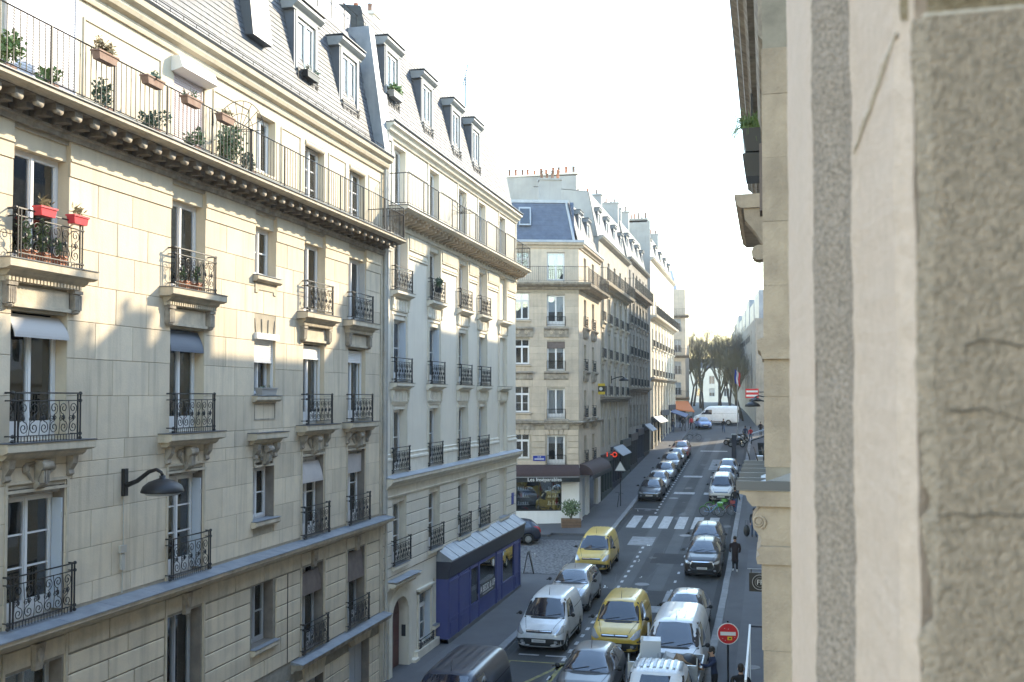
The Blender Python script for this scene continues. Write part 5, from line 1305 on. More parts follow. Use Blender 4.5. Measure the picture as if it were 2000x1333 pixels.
# stepped stone jamb: a vertical moulding right beside the lens (plan outline in world x,y -> local (-y, x-XR))
def jamb(name, m, pts, z0=8.75, z1=10.15, nz=140, amp=.0012, chip=.0, seed=1, sub=2):
    rg = random.Random(seed); P = []
    for a_, b_ in zip(pts, pts[1:]):
        for s in range(sub): P.append((a_[0]+(b_[0]-a_[0])*s/sub, a_[1]+(b_[1]-a_[1])*s/sub))
    P.append(pts[-1]); n = len(P); mb = MB(); ph = [rg.uniform(0, 6) for _ in range(6)]; ck = 0.0
    for k in range(nz+1):
        z = z0+(z1-z0)*k/nz
        ck = max(0.0, ck-.0012); 
        if rg.random() < .12: ck = rg.uniform(0, chip)
        for i, (wx, wy) in enumerate(P):
            w_ = amp*(math.sin(z*31+ph[0])+.6*math.sin(z*77+ph[1])+.8*rg.uniform(-1, 1))
            if i >= n-2 and chip: w_ += ck*(1 if i == n-1 else .5)
            mb.v.append((-wy, wx-XR+(w_ if 0 < i else 0), z))
    for k in range(nz):
        for i in range(n-1): mb.f.append((k*n+i, k*n+i+1, (k+1)*n+i+1, (k+1)*n+i))
    return mb.obj(name, m, R1, smooth=False)
ZJ = 9.667
jamb('jamb_block', 'jamb_dark', [(.60, .70), (.40, .74), (.25, .75), (.112, .752), (.101, .757)], z1=ZJ-.003, amp=.0012, chip=.010, seed=3, nz=110)
jamb('jamb_block', 'jamb_brown', [(.60, .72), (.40, .755), (.25, .765), (.125, .768), (.095, .775)], z0=ZJ+.003, amp=.001, chip=.006, seed=4, nz=60)
MB().box(-.80, -.7615, .108-XR, .5-XR, ZJ-.0028, ZJ+.0028).obj('mortar_joint', 'mortar_white', R1)
jamb('jamb_fillet', 'jamb_light', [(.20, .79), (.118, .775), (.1015, .765), (.092, .80), (.081, .97), (.077, 1.0)], amp=.0005, seed=5)
jamb('jamb_roughcast', 'jamb_rough', [(.0775, .999), (.073, 1.02), (.052, 1.06), (.046, 1.08)], amp=.0008, seed=6, sub=4)
jamb('jamb_edge', 'jamb_light', [(.0465, 1.079), (.043, 1.12), (.036, 1.55), (.033, 1.66), (.12, 1.70), (.6, 1.72)], amp=.0004, seed=7)
rg = random.Random(9); mb = MB(); pts = []
for k in range(16):
    t = k/15; pts.append((-(.79+.20*t), .0935+(.0790-.0935)*t-XR-.0002, 9.668-.042*t**.8+rg.gauss(0, .0012)))
mb.tube(pts, [.0012+.0016*math.sin(3.1*k/15)+.0008*rg.random() for k in range(16)], 6); mb.obj('mortar_joint', 'mortar_white', R1)
MB().tube([(-.764, .137-XR+.016*math.cos(t*.5+.2), 9.683+.011*math.sin(t*.5+.2)) for t in range(0, 7)], .0022, 6).obj('rusty_hook', 'rust', R1)
for (zc, xa, xb, sd) in ((9.432, .13, .24, 1), (9.386, .12, .19, 2), (9.318, .112, .25, 3)):   # hairline cracks in the block
    rg = random.Random(sd); mb = MB(); pts = []; zz = zc
    for k in range(14): zz += rg.gauss(0, .0022); pts.append((-.7508, xa+(xb-xa)*k/13-XR, zz))
    mb.tube(pts, [.0003+.0006*rg.random() for _ in pts], 4); mb.obj('crack', 'jamb_crack', R1)
# next stretch of facade: a pier with cornice, console and small balcony shelf
R2 = right_house('weathered stone house on the right with pier, scrolled console and zinc ledge', 8.7, 32.4, 19.3, cols=5, seed=2)
def R2p(wx, wy, z): return (-wy, wx-XR, z)
zt = 7.0; k = 0
pier = []
zc = [4.2, 4.95, 5.75, 6.55, 7.25, 7.98]
for i in range(len(zc)-1): MB().box(-9.9, -9.0, -.365 + (.012 if i % 2 else 0), 0, zc[i]+.0025, zc[i+1]-.0025).obj('pier_stone', 'pier_stone', R2)
MB().box(-9.9, -9.006, -.355, 0, 0, 8.6).obj('pier_core', 'joint_grey', R2)
cornice(R2, 'pier_moulding', 'pier_stone', -9.95, -8.97, [(0, 7.98), (.40, 7.98), (.41, 8.03), (.38, 8.06), (.40, 8.10), (.37, 8.13), (0, 8.13)])
MB().box(-9.9, -9.005, -.37, 0, 8.135, 8.47).obj('pier_stone', 'pier_stone', R2)
zu = [8.80, 9.40, 9.72, 9.90, 10.35, 10.9, 11.45, 12.0, 12.4]
for i in range(len(zu)-1):
    if i == 2: continue
    MB().box(-9.9, -9.0 - (.0 if i % 2 else .003), -.335, 0, zu[i]+.0015, zu[i+1]-.0015).obj('pier_stone', 'pier_stone', R2)
MB().box(-9.9, -9.01, -.325, 0, 8.6, 17).obj('pier_core', 'joint_grey', R2)
cornice(R2, 'pier_moulding', 'pier_stone', -9.95, -8.96, [(0, 9.72), (.345, 9.72), (.36, 9.78), (.385, 9.80), (.39, 9.88), (.345, 9.90), (0, 9.90)])
# console: side view of a scroll carrying the ledge
mb = MB(); mb.prism([(0, 8.14), (-.37, 8.20), (-.43, 8.28), (-.44, 8.36), (-.40, 8.42), (-.36, 8.47), (0, 8.47)], -9.55, -9.0)
for x_ in (-8.995,):
    sp_ = spiral((0, 0), .058, .012, -1.2, 1.9, 26); mb.tube([(x_, -.385+q[0], 8.335+q[2]) for q in sp_], .012, 6)
    mb.cyl((x_-.02, -.385, 8.335), (x_+.02, -.385, 8.335), .02, n=10)
mb.obj('console', 'pier_stone', R2)
cornice(R2, 'ledge', 'pier_stone', -12.4, -8.95, [(0, 8.47), (.44, 8.47), (.48, 8.52), (.49, 8.56), (.545, 8.575), (.545, 8.60), (0, 8.60)])
x = -12.4
while x < -9.0:
    b_ = min(x+.62, -8.93); MB().hexa([(x, -.565, 8.602), (b_-.01, -.565, 8.602), (b_-.01, -.02, 8.602), (x, -.02, 8.602), (x, -.565, 8.612), (b_-.01, -.565, 8.612), (b_-.01, -.02, 8.67), (x, -.02, 8.67)]).obj('zinc_sheet', 'zinc', R2); MB().box(b_-.02, b_+.008, -.57, -.02, 8.61, 8.685).obj('standing_seam', 'zinc_dark', R2); x += .62
mb = MB()
for k_ in range(5): mb.tube([(-12.2+.02*k_, -.18-.08*k_, 8.64), (-12.25, -.19-.085*k_, 8.74), (-12.5, -.2-.09*k_, 8.80)], .007)
mb.obj('bird_spikes', 'iron', R2)
MB().hexa([(-9.9, -.37, 8.61), (-8.97, -.37, 8.61), (-8.97, 0, 8.61), (-9.9, 0, 8.61), (-9.9, -.37, 8.66), (-8.97, -.37, 8.66), (-8.97, 0, 8.80), (-9.9, 0, 8.80)]).obj('zinc_sheet', 'zinc', R2)
# near zinc window ledge, edge-on below
MB().hexa([(-8.9, -.115, 8.52), (-4.4, -.115, 8.02), (-4.4, 0, 8.02), (-8.9, 0, 8.52), (-8.9, -.115, 8.545), (-4.4, -.115, 8.045), (-4.4, 0, 8.06), (-8.9, 0, 8.56)]).obj('zinc_apron', 'zinc', R1)
# balcony with planter, top cornice further along
for (y_, z_, p_) in ((16.6, 12.62, .80),):
    cornice(R2, 'balcony_slab', 'pier_stone', -y_-4.5, -y_, [(0, z_-.22), (p_-.10, z_-.22), (p_-.03, z_-.16), (p_-.03, z_-.06), (p_, z_-.04), (p_, z_), (0, z_)])
    MB().prism([(0, z_-.22), (-p_+.14, z_-.22), (-p_+.16, z_-.40), (-p_+.32, z_-.60), (-.36, z_-.80), (-.30, z_-.95), (-.2, z_-1.05), (0, z_-1.15)], -y_-.5, -y_-.05).obj('bracket', 'pier_stone', R2)
    MB().cyl((-y_-.5, -.42, z_-.93), (-y_-.04, -.42, z_-.93), .12, n=14).obj('bracket_scroll', 'pier_stone', R2)
cornice(R2, 'eaves_cornice', 'stone_dark_trim', -32.4, -13.5, [(0, 14.9), (.55, 14.9), (.55, 15.15), (.62, 15.3), (.70, 15.35), (.74, 15.7), (.86, 15.8), (.86, 16.7), (0, 16.7)])
cornice(R2, 'eaves_cornice', 'stone_dark_trim', -13.4, -9.02, [(0, 12.45), (.30, 12.45), (.36, 12.52), (.36, 12.80), (.40, 12.95), (.40, 14.0), (0, 14.0)])
bar_rail(R2, -22.0, -19.0, 14.3, .62, .55, .12)
cornice(R2, 'balcony_slab', 'pier_stone', -22.2, -18.8, [(0, 14.15), (.62, 14.2), (.62, 14.29), (0, 14.29)])
MB().box(-9.62, -9.3, -.36, -.335, 11.05, 11.65).obj('wall_slot', 'blind_brown', R2)
e = empty('flower_box', 'black planter with drooping grassy plant on the right-hand balcony against the sky', 'flower box', (-.34, 16.9, 12.9))
mb = MB()
for z_ in (.0, .40): mb.hexa([(.02, -.3, z_), (.24, -.3, z_), (.24, .3, z_), (.02, .3, z_), (-.03, -.36, z_+.36), (.28, -.36, z_+.36), (.28, .36, z_+.36), (-.03, .36, z_+.36)])
mb.obj('pot', 'planter_black', e)
mb = MB(); rg = random.Random(3)
for k_ in range(150):
    a = rg.uniform(0, 6.28); l = rg.uniform(.25, .5); dx, dy = math.cos(a)*l, math.sin(a)*l; h = rg.uniform(.15, .38)
    pts = [(.06+dx*t*.9, dy*t*.9, .78+h*math.sin(t*2.4)-(.35*t*t if k_ % 3 else 0)) for t in (0, .35, .7, 1.0)]
    mb.tube(pts, [.006, .005, .004, .002], 3)
mb.leaves((.12, 0, .86), (.12, .2, .08), 40, .16, rg, .9); mb.obj('foliage', 'leaf_bright', e)
R3 = right_house('plain stone house on the right, third from the viewer, hidden behind the pier', 32.5, 46.4, 22.0, seed=3)
R4 = right_house('tall stone house on the right opposite the side street', 46.5, 74.9, 23.6, seed=4)
R5 = right_house('stone house on the right side past the crosswalk', 75.0, 99.9, 25.3, seed=5)
R6 = right_house('tall stone house closing the right side of the street', 100.0, 126.0, 29.0, seed=6)
# chimney stacks of the right row, their shadows reach the opposite facade
for b_, lst in ((R3, ((33.3, 34.0, 21.6, 23.0, 3), (35.6, 36.2, 21.5, 22.9, 3), (38.0, 38.6, 21.5, 23.4, 3))), (R4, ((48.9, 49.6, 23.2, 26.0, 2), (53.7, 54.5, 23.2, 26.6, 3), (58.5, 61.0, 23.2, 24.4, 4), (66.0, 67.5, 23.2, 24.8, 4))), (R5, ((80, 81, 25, 27, 4),)), (R6, ((104, 105, 28.8, 31, 4),))):
    for (a, c, z0, z1, n_) in lst: chimney(b_, -c, -a, .9, 3.4, z0-1.0, z1, n_, 'plaster_pale', seed=int(a))
# hanging signs on the right wall
ff = empty('hanging_sign', 'black square hanging sign with ring and FF letters on the right wall', 'sign', (-.62, 33.0, 3.33))
MB().box(0, .72, -.02, .02, 0, .58).obj('board', 'sign_black', ff)
mb = MB(); mb.tube([(.33+.23*math.cos(2*math.pi*k/28), -.024, .29+.23*math.sin(2*math.pi*k/28)) for k in range(29)], .010, 4); mb.tube([(.33+.15*math.cos(2*math.pi*k/28), -.024, .29+.15*math.sin(2*math.pi*k/28)) for k in range(29)], .005, 4)
mb.obj('ring', 'letter_grey', ff)
link('lettering', text_mesh('FF', .22, .003), 'letter', ff, (.33, -.026, .285), (R(90), 0, 0))
MB().tube([(-.05, 0, .70), (.92, 0, .70)], .014).obj('bracket_bar', 'frame_grey', ff); MB().box(.05, .08, -.006, .006, .58, .70).obj('hanger', 'iron', ff)
# white-framed glass screen standing by the right wall
sc_ = empty('screen', 'white metal edged screen standing on the right pavement near the no-entry sign', 'screen', (-.62, 27.3, .13))
MB().box(-.03, .03, -.03, 6.6, 1.92, 1.98).obj('frame', 'frame_white', sc_)
MB().box(.02, .55, 6.55, 6.62, 1.90, 1.96).obj('frame', 'shop_navy', sc_)
for y_ in (0.0, 3.2, 6.5): MB().box(-.02, .02, y_-.02, y_+.02, 0, 1.92).obj('post', 'frame_white', sc_)
# distant right-hand house beyond the square
RF = bldg('apartment_building', 'distant pale stepped house above the bare trees at right', -1.6, 142, R(-90)+math.atan2(6.7, 88))
fo = [(-80+5.0*k, -78.6+5.0*k, z, z+2) for k in range(15) for z in (10.5, 13.7, 16.9)]
wall(RF, 'wall', 'stone_grey', -88, 0, 4, 20, fo, d=.3); shell(RF, 'stone_grey', -88, 0, 4, 20, 12, front=.01)
for a, b, c, d in fo: window(RF, a, b, c, d, .15, 'plain', 'frame_grey')
for k in range(8): MB().box(-88+11*k, -78.6+11*k, .6, 9, 20, 23.2+(k % 3)*.8).obj('attic', 'zinc', RF)
for k in range(7): bar_rail(RF, -86+12*k, -76+12*k, 17.0, .9, .5, .4, ends=False)
# ------------------------------------------------------------------ vehicles (local: front towards -y, z up)
def lerp_keys(keys, y):
    if y <= keys[0][0]: return keys[0][1:]
    for a, b in zip(keys, keys[1:]):
        if y <= b[0]:
            t = (y-a[0])/(b[0]-a[0]); return tuple(p+(q-p)*t for p, q in zip(a[1:], b[1:]))
    return keys[-1][1:]
def loft_body(keys, wheels, wr, axz=.31):
    ys = {k[0] for k in keys}
    for c in wheels:
        for f in (-1.03, -.97, -.8, -.45, 0, .45, .8, .97, 1.03): ys.add(round(c+f*(wr+.05), 4))
    ys = sorted(ys); ys = [y for i, y in enumerate(ys) if i == 0 or y-ys[i-1] > .018]
    mb = MB(); M = 15
    for y in ys:
        zb, hb, zm, hm, zs, hs, ze, he, zt = lerp_keys(keys, y)
        lo = zb
        for c in wheels:
            d = abs(y-c)
            if d < wr+.05: lo = max(lo, axz+math.sqrt((wr+.05)**2-d*d))
        l2 = max(zb+.14, lo+.03); zm2 = max(zm, l2+.03); zs2 = max(zs, zm2+.02)
        half = [(0, zb), (hb, lo), (hm, l2), (hm*1.005, zm2), (hs, zs2), (he, max(ze, zs2+.01)), (he*.62, zt-.012), (0, zt)]
        ring = half + [(-x, z) for x, z in reversed(half[1:-1])]
        mb.v += [(x, y, z) for x, z in ring]
    n = len(ys); M = 14
    for i in range(n-1):
        for k in range(M): mb.f.append((i*M+k, i*M+(k+1) % M, (i+1)*M+(k+1) % M, (i+1)*M+k))
    mb.f.append(tuple(range(M))); mb.f.append(tuple(range((n-1)*M, n*M)))
    me = fixed(mb, 'tmpbody')
    o = bpy.data.objects.new('tmp', me); col.objects.link(o)
    md = o.modifiers.new('s', 'SUBSURF'); md.levels = 2; md.render_levels = 2
    bpy.context.view_layer.update()
    r = bpy.data.meshes.new_from_object(o.evaluated_get(bpy.context.evaluated_depsgraph_get()))
    bpy.data.objects.remove(o); r.polygons.foreach_set('use_smooth', [True]*len(r.polygons)); r.name = 'body'
    return r
def round_poly(pts, r=.04):
    out = []; n = len(pts)
    for i in range(n):
        p = Vector(pts[i]); a = Vector(pts[i-1]); b = Vector(pts[(i+1) % n])
        ra = min(r, (a-p).length*.4); rb = min(r, (b-p).length*.4)
        A = p+(a-p).normalized()*ra; B = p+(b-p).normalized()*rb
        out += [A, (A+B+2*p)/4, B]
    return out
def decal(bvh, poly, view, name, off=.006, r=.04, cuts=3):
    """project an outline on the body: view 'front','rear' (x,z), 'side' (y,z; +x side), 'left' (-x side), 'top' (x,y)"""
    pts = round_poly(poly, r) if r else [Vector(p) for p in poly]
    bm = bmesh.new(); vs = [bm.verts.new((p[0], p[1], 0)) for p in pts]; bm.faces.new(vs)
    bmesh.ops.triangulate(bm, faces=bm.faces[:]); bmesh.ops.subdivide_edges(bm, edges=bm.edges[:], cuts=cuts, use_grid_fill=True)
    bad = []
    for v in bm.verts:
        a, b = v.co.x, v.co.y
        if view == 'front': o, d = Vector((a, -8, b)), Vector((0, 1, 0))
        elif view == 'rear': o, d = Vector((a, 8, b)), Vector((0, -1, 0))
        elif view == 'side': o, d = Vector((8, a, b)), Vector((-1, 0, 0))
        elif view == 'left': o, d = Vector((-8, a, b)), Vector((1, 0, 0))
        else: o, d = Vector((a, b, 8)), Vector((0, 0, -1))
        h, nrm, _, _ = bvh.ray_cast(o, d)
        if h is None: bad.append(v); v.co = o+d*7.2
        else:
            if nrm.dot(d) > 0: nrm = -nrm
            v.co = h+nrm*off-d*off*.4
    if bad: bmesh.ops.delete(bm, geom=bad, context='VERTS')
    me = bpy.data.meshes.new(name); bm.to_mesh(me); bm.free()
    me.polygons.foreach_set('use_smooth', [True]*len(me.polygons))
    return me
def strip(pts, w=.012):
    """thin outline polygon along an open path"""
    P = [Vector(p) for p in pts]; a = []; b = []
    for i, p in enumerate(P):
        d = (P[min(i+1, len(P)-1)]-P[max(i-1, 0)]).normalized(); n = Vector((-d.y, d.x))*w/2
        a.append(p+n); b.append(p-n)
    return a+b[::-1]
def wheel_meshes(r, w):
    ty = MB(); n = 28; pr = [(r*.66, -w/2), (r*.92, -w/2), (r, -w*.32), (r, w*.32), (r*.92, w/2), (r*.66, w/2)]
    for k in range(n):
        t = 2*math.pi*k/n
        for q, x in pr: ty.v.append((x, q*math.cos(t), q*math.sin(t)))
    m = len(pr)
    for k in range(n):
        for j in range(m-1): ty.f.append((k*m+j, k*m+j+1, ((k+1) % n)*m+j+1, ((k+1) % n)*m+j))
    rim = MB(); rim.cyl((-w*.36, 0, 0), (w*.30, 0, 0), r*.66, r*.66, 20); rim.cyl((w*.30, 0, 0), (w*.42, 0, 0), r*.16, r*.13, 10)
    for k in range(5):
        t = 2*math.pi*k/5; c, s = math.cos(t), math.sin(t)
        rim.tube([(w*.36, 0, 0), (w*.40, c*r*.35, s*r*.35), (w*.36, c*r*.64, s*r*.64)], r*.075, 4)
    return fixed(ty, 'wheel', True), fixed(rim, 'rim')
def mirror_mesh():
    mb = MB(); mb.ell((0, 0, 0), (.085, .055, .075), 10, 6); mb.tube([(-.16, .03, -.05), (-.03, .01, -.02)], .025, 5); return fixed(mb, 'mirror', True)

def K(*rows): return list(rows)
KEYS = {
 'compact_van': dict(L=4.3, W=.915, wheels=(-1.28, 1.42), wr=.31, keys=K(
  (-2.15, .27, .56, .44, .70, .60, .69, .70, .60, .72), (-2.06, .22, .74, .48, .85, .72, .84, .84, .72, .865), (-1.75, .20, .80, .58, .905, .90, .885, .985, .76, 1.01),
  (-1.40, .20, .82, .62, .915, .98, .89, 1.06, .77, 1.085), (-1.14, .20, .82, .64, .915, 1.03, .89, 1.12, .79, 1.145), (-.52, .20, .82, .64, .915, 1.08, .895, 1.69, .69, 1.75),
  (-.32, .20, .82, .64, .915, 1.08, .895, 1.755, .70, 1.815), (.6, .20, .82, .64, .915, 1.08, .895, 1.775, .715, 1.84), (1.6, .20, .82, .64, .915, 1.08, .895, 1.765, .715, 1.83),
  (2.0, .24, .80, .64, .905, 1.06, .88, 1.73, .70, 1.795), (2.12, .28, .76, .6, .88, 1.04, .86, 1.68, .67, 1.73), (2.15, .32, .72, .6, .84, 1.02, .82, 1.62, .64, 1.67))),
 'panel_van': dict(L=5.0, W=.975, wheels=(-1.55, 1.55), wr=.34, keys=K(
  (-2.5, .30, .60, .5, .74, .70, .74, .82, .66, .85), (-2.42, .24, .78, .55, .90, .84, .89, .98, .78, 1.01), (-2.1, .22, .86, .62, .96, 1.02, .95, 1.14, .82, 1.17), (-1.75, .22, .88, .66, .975, 1.12, .96, 1.25, .84, 1.28),
  (-.82, .22, .88, .68, .975, 1.18, .96, 1.84, .76, 1.90), (-.6, .22, .88, .68, .975, 1.18, .96, 1.905, .775, 1.965), (.6, .22, .88, .68, .975, 1.18, .96, 1.93, .79, 1.99), (2.2, .22, .88, .68, .975, 1.18, .96, 1.92, .79, 1.98),
  (2.42, .28, .86, .66, .96, 1.16, .945, 1.88, .77, 1.94), (2.5, .32, .82, .66, .92, 1.14, .91, 1.80, .74, 1.86))),
 'large_van': dict(L=6.0, W=1.0, wheels=(-1.9, 1.75), wr=.34, keys=K(
  (-3.0, .32, .62, .55, .78, .75, .78, .9, .68, .93), (-2.9, .26, .82, .6, .93, .95, .92, 1.1, .80, 1.13), (-2.5, .24, .9, .7, .99, 1.15, .98, 1.3, .85, 1.33), (-2.15, .24, .9, .7, 1.0, 1.25, .99, 1.42, .87, 1.45),
  (-1.15, .24, .9, .7, 1.0, 1.35, .99, 2.38, .80, 2.45), (-.8, .24, .9, .7, 1.0, 1.35, .99, 2.5, .82, 2.57), (2.7, .24, .9, .7, 1.0, 1.35, .99, 2.52, .84, 2.6), (2.95, .3, .88, .7, .98, 1.33, .97, 2.48, .82, 2.55), (3.0, .34, .85, .7, .95, 1.3, .94, 2.4, .78, 2.46))),
 'hatchback': dict(L=4.1, W=.88, wheels=(-1.28, 1.24), wr=.30, keys=K(
  (-2.05, .25, .5, .40, .62, .52, .62, .60, .52, .62), (-1.97, .20, .70, .43, .78, .62, .77, .71, .65, .735), (-1.62, .18, .76, .5, .86, .755, .84, .835, .69, .865), (-1.02, .18, .78, .55, .878, .86, .86, .93, .73, .96),
  (-.30, .18, .78, .56, .88, .91, .865, 1.345, .585, 1.405), (-.08, .18, .78, .56, .88, .92, .865, 1.40, .59, 1.455), (.45, .18, .78, .56, .88, .935, .865, 1.415, .59, 1.47), (1.1, .18, .78, .56, .88, .95, .865, 1.375, .575, 1.43),
  (1.5, .18, .78, .56, .875, .96, .85, 1.30, .56, 1.35), (1.9, .22, .74, .55, .84, .94, .82, 1.02, .62, 1.05), (2.05, .30, .62, .5, .74, .82, .72, .88, .54, .90))),
 'suv': dict(L=4.45, W=.925, wheels=(-1.38, 1.30), wr=.345, keys=K(
  (-2.22, .30, .56, .48, .70, .66, .69, .76, .60, .785), (-2.14, .26, .76, .52, .84, .80, .83, .90, .72, .93), (-1.8, .23, .82, .6, .91, .95, .885, 1.025, .74, 1.05), (-1.15, .23, .83, .64, .925, 1.04, .90, 1.11, .77, 1.14),
  (-.42, .23, .83, .65, .925, 1.08, .905, 1.50, .64, 1.56), (-.2, .23, .83, .65, .925, 1.09, .905, 1.555, .645, 1.615), (.5, .23, .83, .65, .925, 1.10, .905, 1.57, .645, 1.63), (1.3, .23, .83, .65, .925, 1.11, .90, 1.535, .63, 1.59),
  (1.75, .23, .82, .65, .915, 1.12, .885, 1.44, .61, 1.49), (2.1, .27, .78, .62, .89, 1.06, .86, 1.14, .66, 1.17), (2.22, .34, .68, .58, .78, .94, .76, 1.0, .58, 1.02))),
}
GLASS = {  # windshield: (half width bottom, top, z bottom, z top); side windows as (y,z) outlines
 'compact_van': dict(ws=(.77, .655, 1.15, 1.70), side=[[(-.92, 1.12), (-.50, 1.56), (-.36, 1.63), (.22, 1.65), (.22, 1.12)]], hood=(1.06, -1.12, -2.0), lamp='tall'),
 'panel_van': dict(ws=(.82, .73, 1.29, 1.85), side=[[(-1.5, 1.24), (-.95, 1.68), (-.75, 1.78), (-.1, 1.80), (-.1, 1.24)]], hood=(1.2, -1.7, -2.35), lamp='tall'),
 'large_van': dict(ws=(.86, .77, 1.47, 2.05), side=[[(-1.95, 1.42), (-1.45, 1.95), (-1.2, 2.05), (-.45, 2.05), (-.45, 1.42)]], hood=(1.4, -2.1, -2.8), lamp='tall'),
 'hatchback': dict(ws=(.72, .56, .975, 1.375), side=[[(-.80, .955), (-.28, 1.27), (-.10, 1.33), (.34, 1.355), (.34, .965)], [(.42, .965), (.42, 1.355), (.95, 1.33), (1.32, 1.24), (1.45, 1.0)]], hood=(.9, -1.0, -1.95), lamp='swept'),
 'suv': dict(ws=(.76, .61, 1.155, 1.53), side=[[(-.92, 1.135), (-.40, 1.43), (-.22, 1.485), (.36, 1.505), (.36, 1.145)], [(.44, 1.145), (.44, 1.505), (1.1, 1.485), (1.6, 1.38), (1.72, 1.17)]], hood=(1.05, -1.12, -2.1), lamp='swept'),
}
def build_kind(kind, panel=True, chrome_grille=False):
    """returns the list of (name, mesh, material or 'PAINT', loc, children)"""
    k = KEYS[kind]; g = GLASS[kind]; L2 = k['L']/2; W = k['W']
    body = loft_body(k['keys'], k['wheels'], k['wr'])
    bm = bmesh.new(); bm.from_mesh(body); bvh = BVHTree.FromBMesh(bm); bm.free()
    parts = [('body', body, 'PAINT', None, [])]
    def D(name, poly, view, m, **kw): parts.append((name, decal(bvh, poly, view, name, **kw), m, None, []))
    wb, wt, z0, z1 = g['ws']
    D('windshield', [(-wb, z0), (wb, z0), (wt, z1), (0, z1+.035), (-wt, z1)], 'front', 'car_glass', r=.05)
    D('cowl', [(-wb, z0-.05), (wb, z0-.05), (wb*1.0, z0-.005), (-wb*1.0, z0-.005)], 'front', 'trim_black', r=.02, off=.004)
    for s in ('side', 'left'):
        for p in g['side']: D('side_window', p, s, 'car_glass', r=.03)
    zt = z1
    D('rear_window', [(-wt*.9, z0+.1), (wt*.9, z0+.1), (wt*.82, zt-.03), (-wt*.82, zt-.03)], 'rear', 'car_glass', r=.05)
    big = kind in ('compact_van', 'panel_van', 'large_van')
    zl = {'compact_van': .80, 'panel_van': .92, 'large_van': 1.0, 'hatchback': .64, 'suv': .82}[kind]
    hw = W
    for s in (-1, 1):
        if g['lamp'] == 'tall': poly = [(s*hw*.60, zl-.07), (s*hw*.72, zl-.13), (s*hw*.955, zl-.05), (s*hw*.945, zl+.17), (s*hw*.84, zl+.15)]
        else: poly = [(s*hw*.52, zl-.03), (s*hw*.72, zl-.07), (s*hw*.93, zl-.01), (s*hw*.93, zl+.095), (s*hw*.78, zl+.075)]
        if s < 0: poly = poly[::-1]
        D('headlight', poly, 'front', 'lamp_glass', r=.03, off=.008)
        D('tail_light', [(s*hw*.74, zl+.05), (s*hw*.9, zl+.05), (s*hw*.86, zl+.4), (s*hw*.74, zl+.4)][::s], 'rear', 'tail_red', r=.02)
        D('fog_light', [(s*hw*.62, .40), (s*hw*.76, .40), (s*hw*.74, .49), (s*hw*.62, .49)][::s], 'front', 'lamp_glass', r=.02, off=.012)
    if kind == 'suv':
        D('grille', [(-.50, .50), (.50, .50), (.60, .64), (.52, .86), (-.52, .86), (-.60, .64)], 'front', 'trim_black', r=.03)
        ring = [(-.50, .50), (.50, .50), (.60, .64), (.52, .86), (-.52, .86), (-.60, .64), (-.50, .50)]
        D('grille_frame', strip(ring, .045), 'front', 'chrome', r=0, off=.012, cuts=2)
        D('bumper_trim', [(-.62, .30), (.62, .30), (.62, .335), (-.62, .335)], 'front', 'chrome', r=0, off=.012)
    else:
        D('grille', [(-.48, zl-.05), (.48, zl-.05), (.50, zl+.035), (-.50, zl+.035)], 'front', 'trim_black', r=.03)
        D('grille_frame', [(-.46, zl+.0), (.46, zl+.0), (.46, zl+.022), (-.46, zl+.022)], 'front', 'chrome', r=0, off=.010)
    D('bumper', [(-hw*.94, .22), (hw*.94, .22), (hw*.97, .52 if big else .40), (.55, .56 if big else .46), (-.55, .56 if big else .46), (-hw*.97, .52 if big else .40)], 'front', 'trim_black', r=.05, off=.004, cuts=4)
    D('number_plate', [(-.26, .50), (.26, .50), (.26, .61), (-.26, .61)] if kind == 'suv' else [(-.26, .42), (.26, .42), (.26, .53), (-.26, .53)], 'front', 'plate', r=.01, off=.02)
    D('plate_lettering', [(-.19, .53), (.19, .53), (.19, .58), (-.19, .58)] if kind == 'suv' else [(-.19, .45), (.19, .45), (.19, .50), (-.19, .50)], 'front', 'letter_grey', r=0, off=.025)
    parts.append(('badge', fixed(MB().prism([(-.045, -.05), (0, .055), (.045, -.05), (0, -.01)], -.008, .008, 'y'), 'badge'), 'chrome', (0, -L2+.06, zl+.02), []))
    # shut lines, handles, trim
    ya, yb, yc = g['hood']
    D('bonnet_seam', strip([(-.70*W/.9, yb), (-.62*W/.9, yb*.55+yc*.45), (-.50*W/.9, yc+.02)], .014), 'top', 'seam', r=0, off=.003)
    D('bonnet_seam', strip([(.70*W/.9, yb), (.62*W/.9, yb*.55+yc*.45), (.50*W/.9, yc+.02)], .014), 'top', 'seam', r=0, off=.003)
    y0 = k['wheels'][0]+k['wr']+.14
    zs = g['side'][0][0][1]
    ends = [g['side'][0][-1][0]] + ([g['side'][1][-1][0]-.05] if len(g['side']) > 1 else ([1.15 if kind == 'compact_van' else 1.0]))
    for s in ('side', 'left'):
        for i, ye in enumerate(ends):
            D('door_seam', strip([(ye+.04, zs-.01), (ye+.04, .62), (ye-.02, .32)], .014), s, 'seam', r=0, off=.003)
            D('door_handle', [(ye-.20, zs-.14), (ye-.02, zs-.14), (ye-.02, zs-.105), (ye-.20, zs-.105)], s, 'PAINT', r=.01, off=.025)
        D('door_seam', strip([(y0-.02, zs-.03), (y0, .7), (y0+.05, .34)], .014), s, 'seam', r=0, off=.003)
        D('side_trim', [(y0+.05, .44), (k['wheels'][1]-k['wr']-.10, .44), (k['wheels'][1]-k['wr']-.10, .52), (y0+.05, .52)], s, 'trim_black', r=.01, off=.010)
        if big: D('panel_groove', strip([(ends[0]+.15, zs+.12), (L2-.25, zs+.14)], .02), s, 'seam', r=0, off=.003)
    mm = cached('mirror', mirror_mesh)
    for s in (-1, 1): parts.append(('mirror', mm, 'PAINT_M', (s*(W+.10), g['side'][0][0][0]+.16, zs+.06), []))
